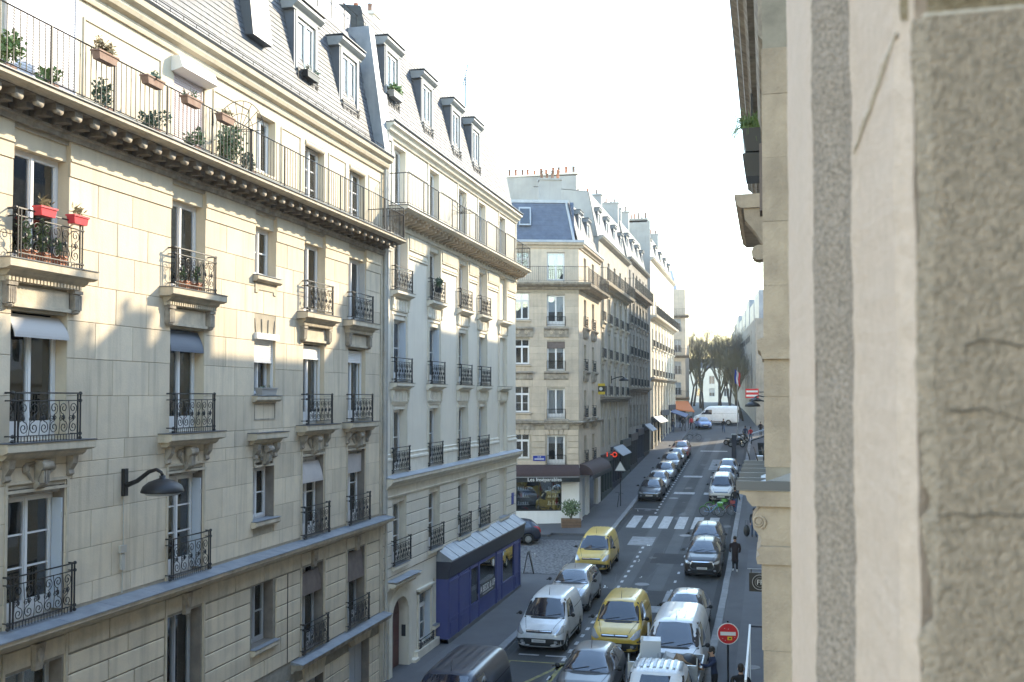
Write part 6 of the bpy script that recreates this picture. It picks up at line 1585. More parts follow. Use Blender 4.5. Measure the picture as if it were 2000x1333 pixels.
    wm, rm = cached(('wheel', k['wr']), lambda: wheel_meshes(k['wr'], .21))
    for yw in k['wheels']:
        for s in (-1, 1): parts.append(('wheel', wm, 'tyre', (s*(W-.12), yw, k['wr']), [('rim', rm, 'rim', s)]))
    parts.append(('underbody', fixed(MB().box(-W*.8, W*.8, -L2+.25, L2-.2, .18, .55), 'underbody'), 'trim_black', None, []))
    wp = MB(); 
    for s in (-.5, .12):
        a = bvh.ray_cast(Vector((s*W, -8, z0+.02)), Vector((0, 1, 0)))[0]; b = bvh.ray_cast(Vector((s*W+.5, -8, z0+.10)), Vector((0, 1, 0)))[0]
        if a and b: wp.tube([a+Vector((0, -.02, .01)), b+Vector((0, -.02, .012))], .009, 4)
    if wp.v: parts.append(('wiper', fixed(wp, 'wiper'), 'trim_black', None, []))
    zr = k['keys'][len(k['keys'])//2][9]
    ar = bvh.ray_cast(Vector((0, g['side'][0][2][0]+.1, 8)), Vector((0, 0, -1)))[0]
    parts.append(('antenna', fixed(MB().tube([ar, ar+Vector((0, .12, .28))], [.012, .004], 5), 'antenna'), 'trim_black', None, []))
    if kind == 'panel_van' or kind == 'compact_van':
        for i in range(5 if kind == 'panel_van' else 6):
            x = -.5+.25*i if kind == 'panel_van' else -.5+.2*i
            for ya_, yb_ in (((-.35, .35), (.55, 2.1)) if kind == 'panel_van' else ((.0, 1.9),)):
                D('roof_rib', [(x-.022, ya_), (x+.022, ya_), (x+.022, yb_), (x-.022, yb_)], 'top', 'PAINT', r=.01, off=.014)
    if kind == 'suv':
        for s in (-1, 1):
            z_ = [bvh.ray_cast(Vector((s*.60, y, 8)), Vector((0, 0, -1)))[0] for y in (-.1, .5, 1.2)]
            parts.append(('roof_rail', fixed(MB().tube([q+Vector((0, 0, .04)) for q in z_], .018, 5), 'roof_rail'), 'chrome', None, []))
    return parts
def vehicle(kind, paint, x, yf, label, name=None, head=0.0, group=None, mir='trim_black', cat='car', rimm='rim', z=None, center=None):
    parts = cached(('veh', kind), lambda: build_kind(kind))
    L = KEYS[kind]['L']; yc = yf+L/2
    if center: x, yc = center
    sl = math.atan(gslope(yc)) if head == 0 else 0
    e = empty(name or kind, label, cat, (x, yc, (gz(yc)+.005) if z is None else z), head, group, sl)
    for nm, me, m, loc, kids in parts:
        mm = paint if m == 'PAINT' else (mir if m == 'PAINT_M' else m)
        o = link(nm, me, mm, e, loc)
        for kn, km, kmat, s in kids:
            c = link(kn, km, rimm, o)
            if s < 0: c.rotation_euler = (0, 0, math.pi)
    return e
GL = 'vehicles parked along the left kerb'; GR_ = 'vehicles parked along the right kerb'
vehicle('panel_van', 'p_navy', -8.42, 25.0, 'dark navy panel van with ribbed roof at the bottom edge, parked left', 'van', group=GL, cat='van')
vehicle('compact_van', 'p_white', -8.2, 36.8, 'white compact van with black grille parked just past the navy van', 'van', group=GL, cat='van')
vehicle('suv', 'p_silver', -8.55, 43.9, 'silver car parked behind the white compact van', 'car', group=GL)
vehicle('compact_van', 'p_yellow_pale', -8.95, 52.6, 'pale yellow compact van at the side street, farther of the two yellow vans', 'van', group=GL, cat='van')
vehicle('compact_van', 'p_yellow', -5.42, 36.8, 'bright yellow compact van driving mid road, nearer of the two yellow vans', 'van', cat='van')
vehicle('hatchback', 'p_grey', -5.48, 30.25, 'grey hatchback driving at the bottom edge in front of the yellow van', 'car')
vehicle('panel_van', 'p_white', -3.05, 33.0, 'white van with dirty ribbed roof parked behind the junk truck', 'van', group=GR_, cat='van')
vehicle('hatchback', 'p_silver', -3.27, 40.4, 'pale-roofed car half hidden behind the white van by the right kerb', 'car', group=GR_)
vehicle('suv', 'p_brown', -3.3, 52.6, 'dark brown SUV with chrome hexagon grille parked by the right kerb', 'car', group=GR_)
vehicle('suv', 'p_black', -3.38, 57.2, 'dark car tucked right behind the dark brown SUV', 'car', group=GR_)
vehicle('compact_van', 'p_cream', -3.4, 76.6, 'off-white compact van parked behind the rental bikes', 'van', group=GR_, cat='van')
vehicle('hatchback', 'p_silver', -3.42, 84.3, 'silver car directly behind the off-white compact van', 'car', group=GR_)
vehicle('hatchback', 'p_white', -3.42, 89.4, 'pale car at the far end of the right parked row', 'car', group=GR_)
for (pt, y_, kd, lb) in (('p_dark', 76.4, 'hatchback', 'dark grey hatchback parked first past the crosswalk on the left'), ('p_white', 80.8, 'hatchback', 'white car parked second past the crosswalk on the left'), ('p_silver', 86.8, 'hatchback', 'silver car parked third past the crosswalk on the left'),
                         ('p_grey', 92.2, 'suv', 'grey car parked fourth past the crosswalk on the left'), ('p_silver', 97.6, 'hatchback', 'silver car parked fifth past the crosswalk on the left'), ('p_red', 102.8, 'suv', 'reddish SUV at the sunny far end of the left parked row')):
    vehicle(kd, pt, -8.62, y_, lb, 'car', group=GL)
vehicle('hatchback', 'p_navy', 0, 0, 'dark blue car seen from its rear quarter in the side street beside the shop', 'car', head=R(-73), center=(-15.35, 60.1))
vehicle('large_van', 'p_white', 0, 0, 'large white van crossing the far end of the street', 'van', head=R(-95), center=(-6.9, 142.5), cat='van')
vehicle('hatchback', 'p_police', 0, 0, 'small blue and white car in front of the large white van', 'car', head=R(12), center=(-8.3, 136.8))

# ------------------------------------------------------------------ tipper truck with junk
T = empty('tipper_truck', 'small white tipper truck loaded with junk at the bottom edge by the right kerb', 'truck', (-2.98, 28.2, 0))
keys = K((-1.5, .35, .6, .55, .78, .8, .78, .95, .7, .98), (-1.4, .3, .82, .6, .92, .98, .91, 1.12, .8, 1.15), (-1.0, .28, .88, .7, .96, 1.12, .95, 1.28, .82, 1.31), (-.2, .28, .88, .7, .97, 1.18, .955, 1.92, .76, 1.98),
         (.05, .28, .88, .7, .97, 1.18, .955, 2.0, .78, 2.06), (.9, .28, .88, .7, .97, 1.18, .955, 2.02, .79, 2.08), (1.05, .32, .86, .7, .95, 1.16, .94, 1.98, .76, 2.03))
cab = loft_body(keys, (-.6,), .34); link('cab', cab, 'p_white', T)
bm = bmesh.new(); bm.from_mesh(cab); bvh = BVHTree.FromBMesh(bm); bm.free()
for nm, poly, vw, m in (('windshield', [(-.82, 1.36), (.82, 1.36), (.72, 1.9), (-.72, 1.9)], 'front', 'car_glass'), ('side_window', [(-.7, 1.25), (-.3, 1.75), (.7, 1.85), (.7, 1.25)], 'side', 'car_glass'), ('side_window', [(-.7, 1.25), (-.3, 1.75), (.7, 1.85), (.7, 1.25)], 'left', 'car_glass'),
                       ('bumper', [(-.9, .3), (.9, .3), (.9, .6), (-.9, .6)], 'front', 'trim_black'), ('headlight', [(.58, .85), (.88, .85), (.88, 1.05), (.62, 1.05)], 'front', 'lamp_glass'), ('headlight', [(-.88, .85), (-.58, .85), (-.62, 1.05), (-.88, 1.05)], 'front', 'lamp_glass'),
                       ('number_plate', [(-.26, .48), (.26, .48), (.26, .59), (-.26, .59)], 'front', 'plate')):
    link(nm, decal(bvh, poly, vw, nm, off=.008), m, T)
for i in range(8):
    x = -.62+.177*i; link('roof_rib', decal(bvh, [(x-.045, .02), (x+.045, .02), (x+.045, .95), (x-.045, .95)], 'top', 'roof_rib', off=.02, r=.02), 'galv', T)
wm, rm = cached(('wheel', .34), lambda: wheel_meshes(.34, .21))
for x in (-.85, .85):
    for y_ in (-.6, 3.5):
        w_ = link('wheel', wm, 'tyre', T, (x, y_, .34)); c = link('rim', rm, 'rim', w_)
        if x < 0: c.rotation_euler = (0, 0, math.pi)
for s in (-1, 1): link('mirror', cached('mirror', mirror_mesh), 'trim_black', T, (s*1.12, -.55, 1.35))
MB().box(-.4, .4, 1.0, 4.5, .55, .75).obj('chassis', 'trim_black', T)
BY0, BY1 = 1.3, 4.5
MB().box(-.98, .98, BY0, BY1, .85, .92).obj('bed_floor', 'galv', T)
mb = MB(); mb.box(-.98, .98, BY0, BY0+.05, .92, 1.75); mb.box(-.98, .98, BY0-.02, BY0+.07, 1.75, 1.81)
for i in range(9): x = -.9+.225*i; mb.box(x-.03, x+.03, BY0-.03, BY0, .95, 1.75)
mb.obj('headboard', 'galv', T)
for s in (-1, 1):
    mb = MB(); mb.box(s*.98-.02, s*.98+.02, BY0, BY1, .92, 1.35)
    for i in range(6): y_ = BY0+.25+.5*i; mb.box(s*.98-.035, s*.98+.035, y_-.025, y_+.025, .92, 1.36)
    mb.obj('side_board', 'galv', T)
    mb = MB(); mb.tube([(s*.97, BY0+.1, 1.35), (s*.97, BY0+.1, 2.0), (s*.97, BY0+.5, 1.4)], .022, 6); mb.obj('stake', 'galv', T)
MB().box(-.98, .98, BY1-.03, BY1+.02, .92, 1.35).obj('tail_board', 'galv', T)
def thing_mb(mb, name, m, loc, label, cat, rot=(0, 0, 0), group=None, smooth=False):
    o = mb.obj(name, m, None, loc, rot, smooth); return tag(o, label, cat, group)
TX, TY = -2.98, 28.0
ap = empty('appliance', 'pale grey metal box standing upright in the junk truck', 'appliance', (TX-.52, TY+3.3, .93), R(6))
MB().box(-.30, .30, -.30, .30, 0, 1.15).obj('casing', 'appliance', ap); MB().box(-.27, .27, -.315, -.30, .08, 1.08).obj('door', 'appliance', ap); MB().box(.20, .23, -.335, -.315, .5, .8).obj('handle', 'galv', ap)
cb = MB(); cb.box(-.34, .34, -.25, .25, 0, .62); cb.hexa([(-.34, -.25, .62), (.34, -.25, .62), (.34, -.23, .62), (-.34, -.23, .62), (-.36, -.48, .80), (.36, -.48, .80), (.36, -.46, .82), (-.36, -.46, .82)]); thing_mb(cb, 'cardboard_box', 'cardboard', (TX+.33, TY+3.0, 1.02), 'brown cardboard box tipped over among the junk in the truck', 'box', (R(18), R(24), R(20)))
sh = MB()
for i in range(60):
    a = Vector((rng.uniform(-.6, .5), rng.uniform(-.5, .6), rng.uniform(0, .28))); b = a+Vector((rng.uniform(-.22, .22), rng.uniform(-.22, .22), rng.uniform(-.1, .14))); c = a+Vector((rng.uniform(-.22, .22), rng.uniform(-.22, .22), rng.uniform(-.1, .14)))
    sh.add([a, b, c], [(0, 1, 2)])
thing_mb(sh, 'plastic_sheeting', 'plastic_sheet', (TX-.05, TY+2.3, .95), 'crumpled clear plastic sheeting between the boxes in the junk truck', 'plastic')
thing_mb(MB().hexa([(-.3, -.2, 0), (.3, -.2, 0), (.3, .2, 0), (-.3, .2, 0), (-.22, -.1, .5), (.2, -.14, .42), (.26, .16, .46), (-.2, .15, .55)]), 'white_sack', 'cloth_white', (TX+.0, TY+3.5, 1.1), 'white sack beside the cardboard box in the junk truck', 'sack', (.2, .2, .4))
thing_mb(MB().box(-.45, .45, -.22, .22, 0, .10), 'foam_slab', 'pink_foam', (TX+.35, TY+1.75, 1.05), 'pinkish foam slab lying at the front of the junk load', 'foam', (R(10), 0, R(8)))
sa = MB(); sa.ell((0, 0, .25), (.34, .38, .28), 12, 8); thing_mb(sa, 'rubbish_bag', 'bag_dark', (TX+.62, TY+3.2, 1.2), 'black rubbish bag at the kerb side of the junk truck', 'bag', smooth=True)
for i, lb in enumerate(('grey metal strip standing at the left of the junk load', 'wooden board leaning at the left of the junk load', 'pale board standing next to the metal box in the junk truck')):
    thing_mb(MB().box(-.03, .03, -.04, .04, 0, 1.3+rng.uniform(-.2, .3)), 'plank', ('galv', 'wood', 'frame_grey')[i], (TX-.85+.12*i, TY+2.9+.3*i, .95), lb, 'board', (-.15-.1*i, .08-.06*i, 0), 'boards in the junk truck')
# ------------------------------------------------------------------ two-wheelers
def ring(mb, c, r, t, n=24, axis='x', k=6):
    pts = []
    for i in range(n+1):
        a = 2*math.pi*i/n
        pts.append((c[0], c[1]+r*math.cos(a), c[2]+r*math.sin(a)))
    return mb.tube(pts, t, k)
def bicycle(loc, rz, label, m, m2=None, lean=0.0, group='bicycles'):
    e = empty('bicycle', label, 'bicycle', loc, rz, group); e.rotation_euler = (0, lean, rz)
    for y in (-.52, .52):
        w = ring(MB(), (0, y, .34), .33, .016).obj('wheel', 'tyre', e)
        sp = MB()
        for i in range(8): a = math.pi*i/8; sp.tube([(0, y-.32*math.cos(a), .34-.32*math.sin(a)), (0, y+.32*math.cos(a), .34+.32*math.sin(a))], .003, 3)
        sp.obj('spokes', 'rim', w)
    f = MB(); f.tube([(0, .52, .34), (0, .1, .30), (0, .22, .82)], .018, 6); f.tube([(0, .1, .30), (0, -.38, .80)], .022, 6); f.tube([(0, .2, .62), (0, -.36, .84)], .018, 6); f.tube([(0, -.52, .34), (0, -.37, .92)], .018, 6); f.tube([(0, .52, .34), (0, .2, .66)], .012, 5)
    f.obj('frame', m, e)
    MB().tube([(-.28, -.28, .98), (-.2, -.38, 1.02), (.2, -.38, 1.02), (.28, -.28, .98)], .014, 6).obj('handlebar', 'trim_black', e)
    MB().ell((0, .24, .88), (.07, .13, .035), 10, 5).obj('saddle', 'trim_black', e)
    fe = MB(); n = 10
    for y in (-.52, .52): fe.tube([(0, y+.37*math.cos(math.pi*(.1+.75*i/n)), .34+.37*math.sin(math.pi*(.1+.75*i/n))) for i in range(n+1)], .022, 4)
    fe.obj('mudguard', m2 or m, e)
    if m2: MB().hexa([(-.16, -.75, .78), (.16, -.75, .78), (.14, -.45, .78), (-.14, -.45, .78), (-.18, -.78, 1.0), (.18, -.78, 1.0), (.16, -.42, 1.0), (-.16, -.42, 1.0)]).obj('basket', m2, e)
    return e
bg_ = 'hire bikes by the right kerb'
bicycle((-3.75, 71.0, gz(71)), R(78), 'blue and green hire bike parked front, nearest the crosswalk', 'bike_blue', 'bike_green', R(-8), bg_)
bicycle((-3.0, 71.6, gz(71.6)), R(98), 'dark hire bike with red rear behind the blue and green one', 'trim_black', 'bike_red', R(8), bg_)
bicycle((-3.55, 72.5, gz(72.5)), R(70), 'green hire bike standing rearmost of the three by the off-white van', 'bike_green', 'bike_green', R(6), bg_)
bicycle((-10.55, 73.4, gz(73.4)+.12), R(8), 'dark bicycle leaning at the triangle sign post on the left pavement', 'trim_black', None, R(8), 'bicycles on the left')
bicycle((-8.4, 121.6, gz(121.6)), R(80), 'bicycle in the sun at the far end of the left parked cars', 'trim_black', None, R(-12), 'bicycles on the left')
def motorbike(loc, rz, label, m):
    e = empty('motorbike', label, 'motorbike', loc, rz, 'motorbikes in the far right row')
    for y in (-.65, .62):
        w = ring(MB(), (0, y, .3), .24, .07, 20).obj('wheel', 'tyre', e); MB().cyl((-.05, y, .3), (.05, y, .3), .17, n=12).obj('rim', 'rim', w)
    b = MB(); b.ell((0, -.12, .72), (.17, .32, .16), 10, 6); b.ell((0, .1, .45), (.2, .32, .2), 10, 6); b.ell((0, -.5, .85), (.18, .16, .2), 10, 6); b.obj('body', m, e, smooth=True)
    MB().ell((0, .38, .78), (.14, .36, .07), 10, 5).obj('seat', 'trim_black', e, smooth=True)
    MB().tube([(-.36, -.35, 1.04), (-.2, -.45, 1.05), (.2, -.45, 1.05), (.36, -.35, 1.04)], .018, 6).obj('handlebar', 'trim_black', e)
    f = MB()
    for s in (-.08, .08): f.tube([(s, -.65, .3), (s, -.45, 1.0)], .025, 5)
    f.obj('fork', 'chrome', e); MB().ell((0, -.66, .9), (.09, .05, .08), 8, 5).obj('headlight', 'lamp_glass', e)
    MB().tube([(-.3, -.5, 1.05), (-.42, -.5, 1.2)], .012, 4).obj('mirror_stalk', 'trim_black', e)
    return e
for i, (x, y, m, t) in enumerate(((-4.0, 116.5, 'p_dark', 'red-lit dark scooter standing nearest in the far motorbike row'), (-3.4, 114.6, 'trim_black', 'black motorbike second in the far motorbike row'), (-3.3, 117.6, 'p_silver', 'silver motorbike third in the far motorbike row'), (-3.1, 119.4, 'trim_black', 'black motorbike fourth in the far motorbike row'), (-3.2, 121.2, 'p_dark', 'grey motorbike last in the far motorbike row'))):
    motorbike((x, y, gz(y)), R(70+9*i), t, m)

# ------------------------------------------------------------------ people
def skin_mesh(verts, edges, radii):
    me = bpy.data.meshes.new('tmpskin'); me.from_pydata(verts, edges, []); me.update()
    o = bpy.data.objects.new('tmp', me); col.objects.link(o)
    sk = o.modifiers.new('k', 'SKIN'); sk.use_smooth_shade = True; sk.branch_smoothing = .6
    for i, v in enumerate(me.skin_vertices[0].data):
        r = radii[i]; v.radius = r if isinstance(r, tuple) else (r, r); v.use_root = (i == 0)
    sb = o.modifiers.new('s', 'SUBSURF'); sb.levels = 1; sb.render_levels = 1
    bpy.context.view_layer.update()
    r = bpy.data.meshes.new_from_object(o.evaluated_get(bpy.context.evaluated_depsgraph_get()))
    bpy.data.objects.remove(o); bpy.data.meshes.remove(me)
    return r
def person(loc, rz, label, top, legs, shoe='trim_black', hair='hair', h=1.76, stride=.12, coat=False, arms='pocket', lean=0.0, group=None, hood=False, wide=1.0):
    """facing -y; one continuous skinned body, materials by region"""
    s = h/1.76; V = []; E = []; Rr = []; Z = []
    def v(p, r, par=None, zone='top'):
        V.append((p[0]*s, (p[1]+lean*max(0, p[2]-.95))*s, p[2]*s)); Rr.append((r[0]*s, r[1]*s) if isinstance(r, tuple) else (r*s, r*s)); Z.append(zone)
        if par is not None: E.append((par, len(V)-1))
        return len(V)-1
    cw = 1.3 if coat else 1.0
    pel = v((0, 0, .95), (.145*wide*cw, .115*cw), None, 'top' if coat else 'leg')
    wai = v((0, .005, 1.12), (.135*wide*cw, .105*cw), pel); che = v((0, .0, 1.32), (.16*wide, .118*cw), wai); nek0 = v((0, .01, 1.47), (.085, .075), che); nek = v((0, -.005, 1.545), (.052, .055), nek0, 'skin')
    hd = v((0, -.02, 1.63), (.072, .085), nek, 'skin'); hd2 = v((0, -.01, 1.71), (.062, .078), hd, 'hair')
    for sd in (-1, 1):
        st = stride*sd
        hip = v((.09*sd, 0, .88), (.092, .095), pel, 'top' if coat else 'leg'); kn = v((.10*sd, -st*.75-.02, .50), (.064, .066), hip, 'top' if coat else 'leg')
        an = v((.105*sd, -st*1.25+.05, .10), (.042, .046), kn, 'leg'); toe = v((.12*sd, -st*1.25-.13, .045), (.043, .036), an, 'shoe')
        sh = v((.185*sd*wide, .01, 1.40), (.068, .066), che)
        if arms == 'pocket': el = v((.225*sd*wide, .05, 1.13), .06, sh); wr = v((.185*sd*wide, -.05, .95), .052, el); hand = None
        elif arms == 'swing': el = v((.25*sd*wide, .03+st*.5, 1.13), .048, sh); wr = v((.25*sd*wide, -.08+st*1.2, .90), .036, el); hand = Vector((.25*sd, -.10+st*1.3, .86))
        else:
            if sd == arms[0]: el = v((.24*sd, -.22, 1.26), .048, sh); wr = v((.22*sd, -.46, 1.32), .036, el); hand = Vector((.21*sd, -.54, 1.33))
            else: el = v((.25*sd, -.06, 1.15), .048, sh); wr = v((.22*sd, -.28, 1.10), .036, el); hand = Vector((.21*sd, -.36, 1.10))
        if hand is not None:
            d = (hand-Vector((V[wr][0]/s, V[wr][1]/s-lean*max(0, V[wr][2]/s-.95), V[wr][2]/s))).normalized()
            pa = v(hand, (.034, .02), wr, 'skin')
            for q, (off, ln) in enumerate(((-.026, .075), (-.009, .085), (.009, .08), (.026, .062))):
                side_ = Vector((1, 0, 0)) if abs(d.x) < .9 else Vector((0, 1, 0))
                b0 = v(hand+side_*off+d*.035, .010, pa, 'skin'); b1 = v(hand+side_*off+d*(.035+ln*.6)+Vector((0, -.01, -.012)), .009, b0, 'skin')
            th = v(hand+Vector((-.04*sd, -.01, .0))+d*.02, .011, pa, 'skin')
    if coat:
        sk1 = v((0, .0, .68), (.225, .17), pel, 'top'); sk2 = v((0, 0, .36), (.235, .18), sk1, 'top')
    me = skin_mesh(V, E, Rr)
    zones = ['top', 'leg', 'shoe', 'skin', 'hair']; mats = [top, legs, shoe, 'skin', hair]
    for m in mats: me.materials.append(MAT[m])
    seg = [(Vector(V[a]), Vector(V[b]), Z[b]) for a, b in E]
    for p in me.polygons:
        c = p.center; best = 9; zz = 'top'
        for a, b, z in seg:
            ab = b-a; t = max(0, min(1, (c-a).dot(ab)/max(ab.length_squared, 1e-9))); d = (a+ab*t-c).length
            if d < best: best = d; zz = z
        zz = 'top' if (zz == 'skin' and c.z < 1.50*s and abs(c.x) < .15*s and c.z > 1.2*s) else zz
        p.material_index = zones.index(zz); p.use_smooth = True
    e = empty('person', label, 'person', loc, rz, group)
    link('body', me, None, e)
    hm = MB(); ly = lean*.7
    yo = -.005+lean*.70
    hm.ell((0, (yo+.012)*s, 1.70*s), (.086*s, .104*s, .10*s), 12, 8); hm.ell((0, (yo+.05)*s, 1.63*s), (.078*s, .062*s, .09*s), 10, 6)
    hm.obj('hair' if not hood else 'hood', hair if not hood else top, e, smooth=True)
    fm = MB(); fm.ell((0, (yo-.105)*s, 1.615*s), (.014*s, .022*s, .026*s), 6, 4)
    for sd in (-1, 1): fm.ell((.082*sd*s, (yo+.0)*s, 1.625*s), (.014*s, .026*s, .034*s), 6, 4)
    fm.obj('nose_and_ears', 'skin', e, smooth=True)
    ey = MB()
    for sd in (-1, 1): ey.ell((.032*sd*s, (yo-.088)*s, 1.645*s), (.012*s, .008*s, .007*s), 6, 4)
    ey.box(-.022*s, .022*s, (yo-.092)*s, (yo-.084)*s, 1.567*s, 1.574*s)
    ey.obj('eyes_and_mouth', 'cloth_wine', e)
    return e
P = .12
person((-1.72, 54.2, gz(54.2)+P), R(-4), 'person in long black coat and white shoes walking towards us on the right pavement', 'cloth_wine', 'cloth_black', 'cloth_white', h=1.80, stride=.10, coat=True, arms='pocket', wide=1.15)
person((-1.62, 31.5, .13), R(-70), 'person in navy padded jacket reaching into the junk truck', 'cloth_navy', 'cloth_black', h=1.76, stride=.05, arms=(1,), lean=-.12, wide=1.15)
person((-.80, 29.6, .13), R(175), 'person in dark hooded jacket at the bottom edge beside the white screen', 'cloth_black', 'cloth_grey', h=1.78, arms='pocket', wide=1.15)
person((-2.25, 71.9, gz(71.9)+P), R(170), 'person in dark coat walking away beside the hire bikes', 'cloth_black', 'cloth_blue', 'cloth_white', h=1.76, stride=.22, arms='swing')
person((-.88, 63.6, gz(63.6)+P), R(10), 'person in blue jeans partly hidden behind the scrolled console', 'cloth_black', 'cloth_blue', h=1.72, arms='swing', stride=.08)
person((-2.55, 119.6, gz(119.6)+P), R(178), 'person in dark blue coat, left of the far pair on the right pavement', 'cloth_navy', 'cloth_blue', h=1.78, arms='swing')
person((-1.95, 119.0, gz(119)+P), R(182), 'person in red jacket, right of the far pair on the right pavement', 'cloth_red', 'cloth_blue', h=1.70, arms='swing')
person((-5.45, 131.0, gz(131)), R(5), 'person in black standing with legs apart in front of the large white van', 'cloth_black', 'cloth_blue', h=1.75, stride=.2, arms='pocket')
person((-9.6, 133.3, gz(133.3)+P), R(200), 'person in red jacket beside the small blue and white car', 'cloth_red', 'cloth_black', h=1.75, arms='swing')
person((-10.5, 131.6, gz(131.6)+P), R(30), 'person in dark clothes standing left of the red jacket at the far corner', 'cloth_black', 'cloth_grey', h=1.76, arms='pocket')
for i, (x, y, m, lb) in enumerate(((-11.6, 129.4, 'cloth_grey', 'person in grey under the navy awning, nearest the sunlit house'), (-12.4, 133.6, 'cloth_navy', 'person in navy under the navy awning'), (-11.2, 135.4, 'cloth_black', 'person in black below the orange awning'), (-12.3, 136.6, 'cloth_wine', 'person in dark red under the edge of the orange awning'))):
    person((x, y, gz(y)+P), R(60*i), lb, m, 'cloth_blue', h=1.68+.03*i, arms='swing')
person((-.9, 126.4, gz(126.4)+P), R(170), 'person in wine coat at the far right corner', 'cloth_wine', 'cloth_black', h=1.7, arms='pocket')
sc2 = empty('suitcase', 'dark upright suitcase beside the person in jeans', 'suitcase', (-1.32, 63.6, gz(63.6)+P))
MB().ell((0, 0, .38), (.20, .13, .36), 12, 8).obj('case', 'bag_dark', sc2, smooth=True); MB().tube([(-.08, 0, .7), (-.08, 0, 1.0), (.08, 0, 1.0), (.08, 0, .7)], .012, 5).obj('handle', 'iron', sc2)

# ------------------------------------------------------------------ signs, lamps, street furniture
ne = empty('no_entry_sign', 'round red no-entry sign with white bar and stickers on a dark pole', 'sign', (-1.32, 34.0, .12), R(8))
MB().cyl((0, 0, 0), (0, 0, 2.05), .034, n=10).obj('pole', 'iron', ne)
MB().cyl((0, -.035, 1.64), (0, -.05, 1.64), .345, n=40).obj('rim_disc', 'sign_white', ne); MB().cyl((0, -.049, 1.64), (0, -.056, 1.64), .318, n=40).obj('disc', 'sign_red', ne)
MB().box(-.245, .245, -.062, -.055, 1.585, 1.70).obj('bar', 'sign_white', ne)
st = MB(); st.box(-.02, .13, -.0605, -.0565, 1.44, 1.55); st.obj('sticker', 'sign_yellow', ne); MB().ell((.06, -.061, 1.49), (.035, .002, .028), 8, 4).obj('sticker', 'sign_black', ne)
st = MB()
for (x, z) in ((-.18, 1.48), (-.1, 1.42), (0, 1.78), (-.12, 1.80), (.2, 1.52)): st.box(x, x+.025, -.0605, -.0565, z, z+.02)
st.obj('sticker', 'letter_grey', ne)
for sx in (-.1, .1): MB().box(sx-.02, sx+.02, -.035, .04, 1.60, 1.66).obj('clamp', 'galv', ne)
tr = empty('warning_sign', 'triangular sign seen from behind on a slim post beside the dark bicycle', 'sign', (-10.36, 73.6, gz(73.6)+.12))
MB().cyl((0, 0, 0), (0, 0, 3.2), .03, n=8).obj('pole', 'iron', tr); MB().prism([(-.40, 2.52), (.40, 2.52), (0, 3.22)], -.045, -.03, 'y').obj('plate', 'sign_back', tr)
MB().prism([(-.34, 2.55), (.34, 2.55), (0, 3.15)], -.052, -.046, 'y').obj('face', 'sign_white', tr)
def wall_lamp(loc, sgn, label, rz=0):
    e = empty('wall_lamp', label, 'lamp', loc, rz, 'wall lamps along the street')
    MB().box(.0, .08*sgn, -.05, .05, -.3, .3).obj('backplate', 'iron', e); MB().tube([(.06*sgn, 0, 0), (.5*sgn, 0, .18), (.9*sgn, 0, .25), (1.05*sgn, 0, .18)], .04, 6).obj('arm', 'iron', e)
    MB().lathe([(.38, 0), (.36, .1), (.2, .2), (.06, .25), (.05, .3)], 14, (1.05*sgn, 0, -.1)).obj('lamp_shade', 'iron', e, smooth=True)
wall_lamp((-12.2, 81.4, 10.75), 1, 'dark street lamp on a bracket on the grey stone house past the corner')
wall_lamp((.3, 64.0, 9.2), -1, 'dark street lamp on the right wall above the red and white sign'); wall_lamp((.3, 52.0, 9.0), -1, 'dark street lamp on the right wall nearer than the red and white sign')
ys_ = empty('hanging_sign', 'yellow and black sign with white dial on the grey house past the corner', 'sign', (-11.65, 74.2, 9.55))
MB().box(-.4, .1, -.03, .03, 0, .8).obj('board', 'sign_yellow', ys_); MB().box(-.4, .1, -.036, -.031, .2, .62).obj('band', 'sign_black', ys_); MB().cyl((-.2, -.036, .42), (-.2, -.045, .42), .13, n=18).obj('dial', 'sign_white', ys_)
nn = empty('neon_sign', 'small red lit sign over the shop past the brown awning', 'sign', (-11.75, 76.6, 4.85))
MB().box(-.06, .02, -.03, .03, .03, .38).obj('lit_bar', 'neon_red', nn); r_ = MB(); r_.tube([(.55+.15*math.cos(2*math.pi*i/16), 0, .2+.17*math.sin(2*math.pi*i/16)) for i in range(17)], .04, 6); r_.obj('lit_ring', 'neon_red', nn); MB().box(-.45, .0, .0, .04, .1, .16).obj('bracket_bar', 'iron', nn)
MB().box(.22, .34, -.03, .03, .16, .24).obj('lit_dash', 'neon_red', nn)
fl = empty('flag_pole', 'blue white and red flag on a pole at the far right', 'flag', (-3.35, 118.0, gz(118)))
MB().cyl((0, 0, 0), (0, 0, 8.6), .05, .03, 8).obj('pole', 'galv', fl)
for i, m in enumerate(('flag_blue', 'sign_white', 'sign_red')):
    mb = MB(); n = 6
    for j in range(n+1):
        z = 8.4-1.55*j/n; mb.v += [(-.30+.2*i+.04*math.sin(j*1.3), .05*math.sin(j), z-.16*i), (-.10+.2*i+.04*math.sin(j*1.3+.5), .05*math.sin(j+.7), z-.16*(i+1)+.0)]
    mb.f = [(2*j, 2*j+1, 2*j+3, 2*j+2) for j in range(n)]; mb.obj('stripe', m, fl)
rs = empty('hanging_sign', 'red and white shop sign sticking out from the right wall', 'sign', (-1.46, 70.0, 9.3)); MB().box(0, .85, -.04, .04, 0, .62).obj('board', 'sign_red', rs); MB().box(.05, .8, -.05, -.041, .1, .22).obj('lettering', 'sign_white', rs); MB().box(.05, .8, -.05, -.041, .38, .5).obj('lettering', 'sign_white', rs); MB().tube([(.8, 0, .4), (1.8, 0, .4)], .03, 6).obj('bracket_bar', 'iron', rs)
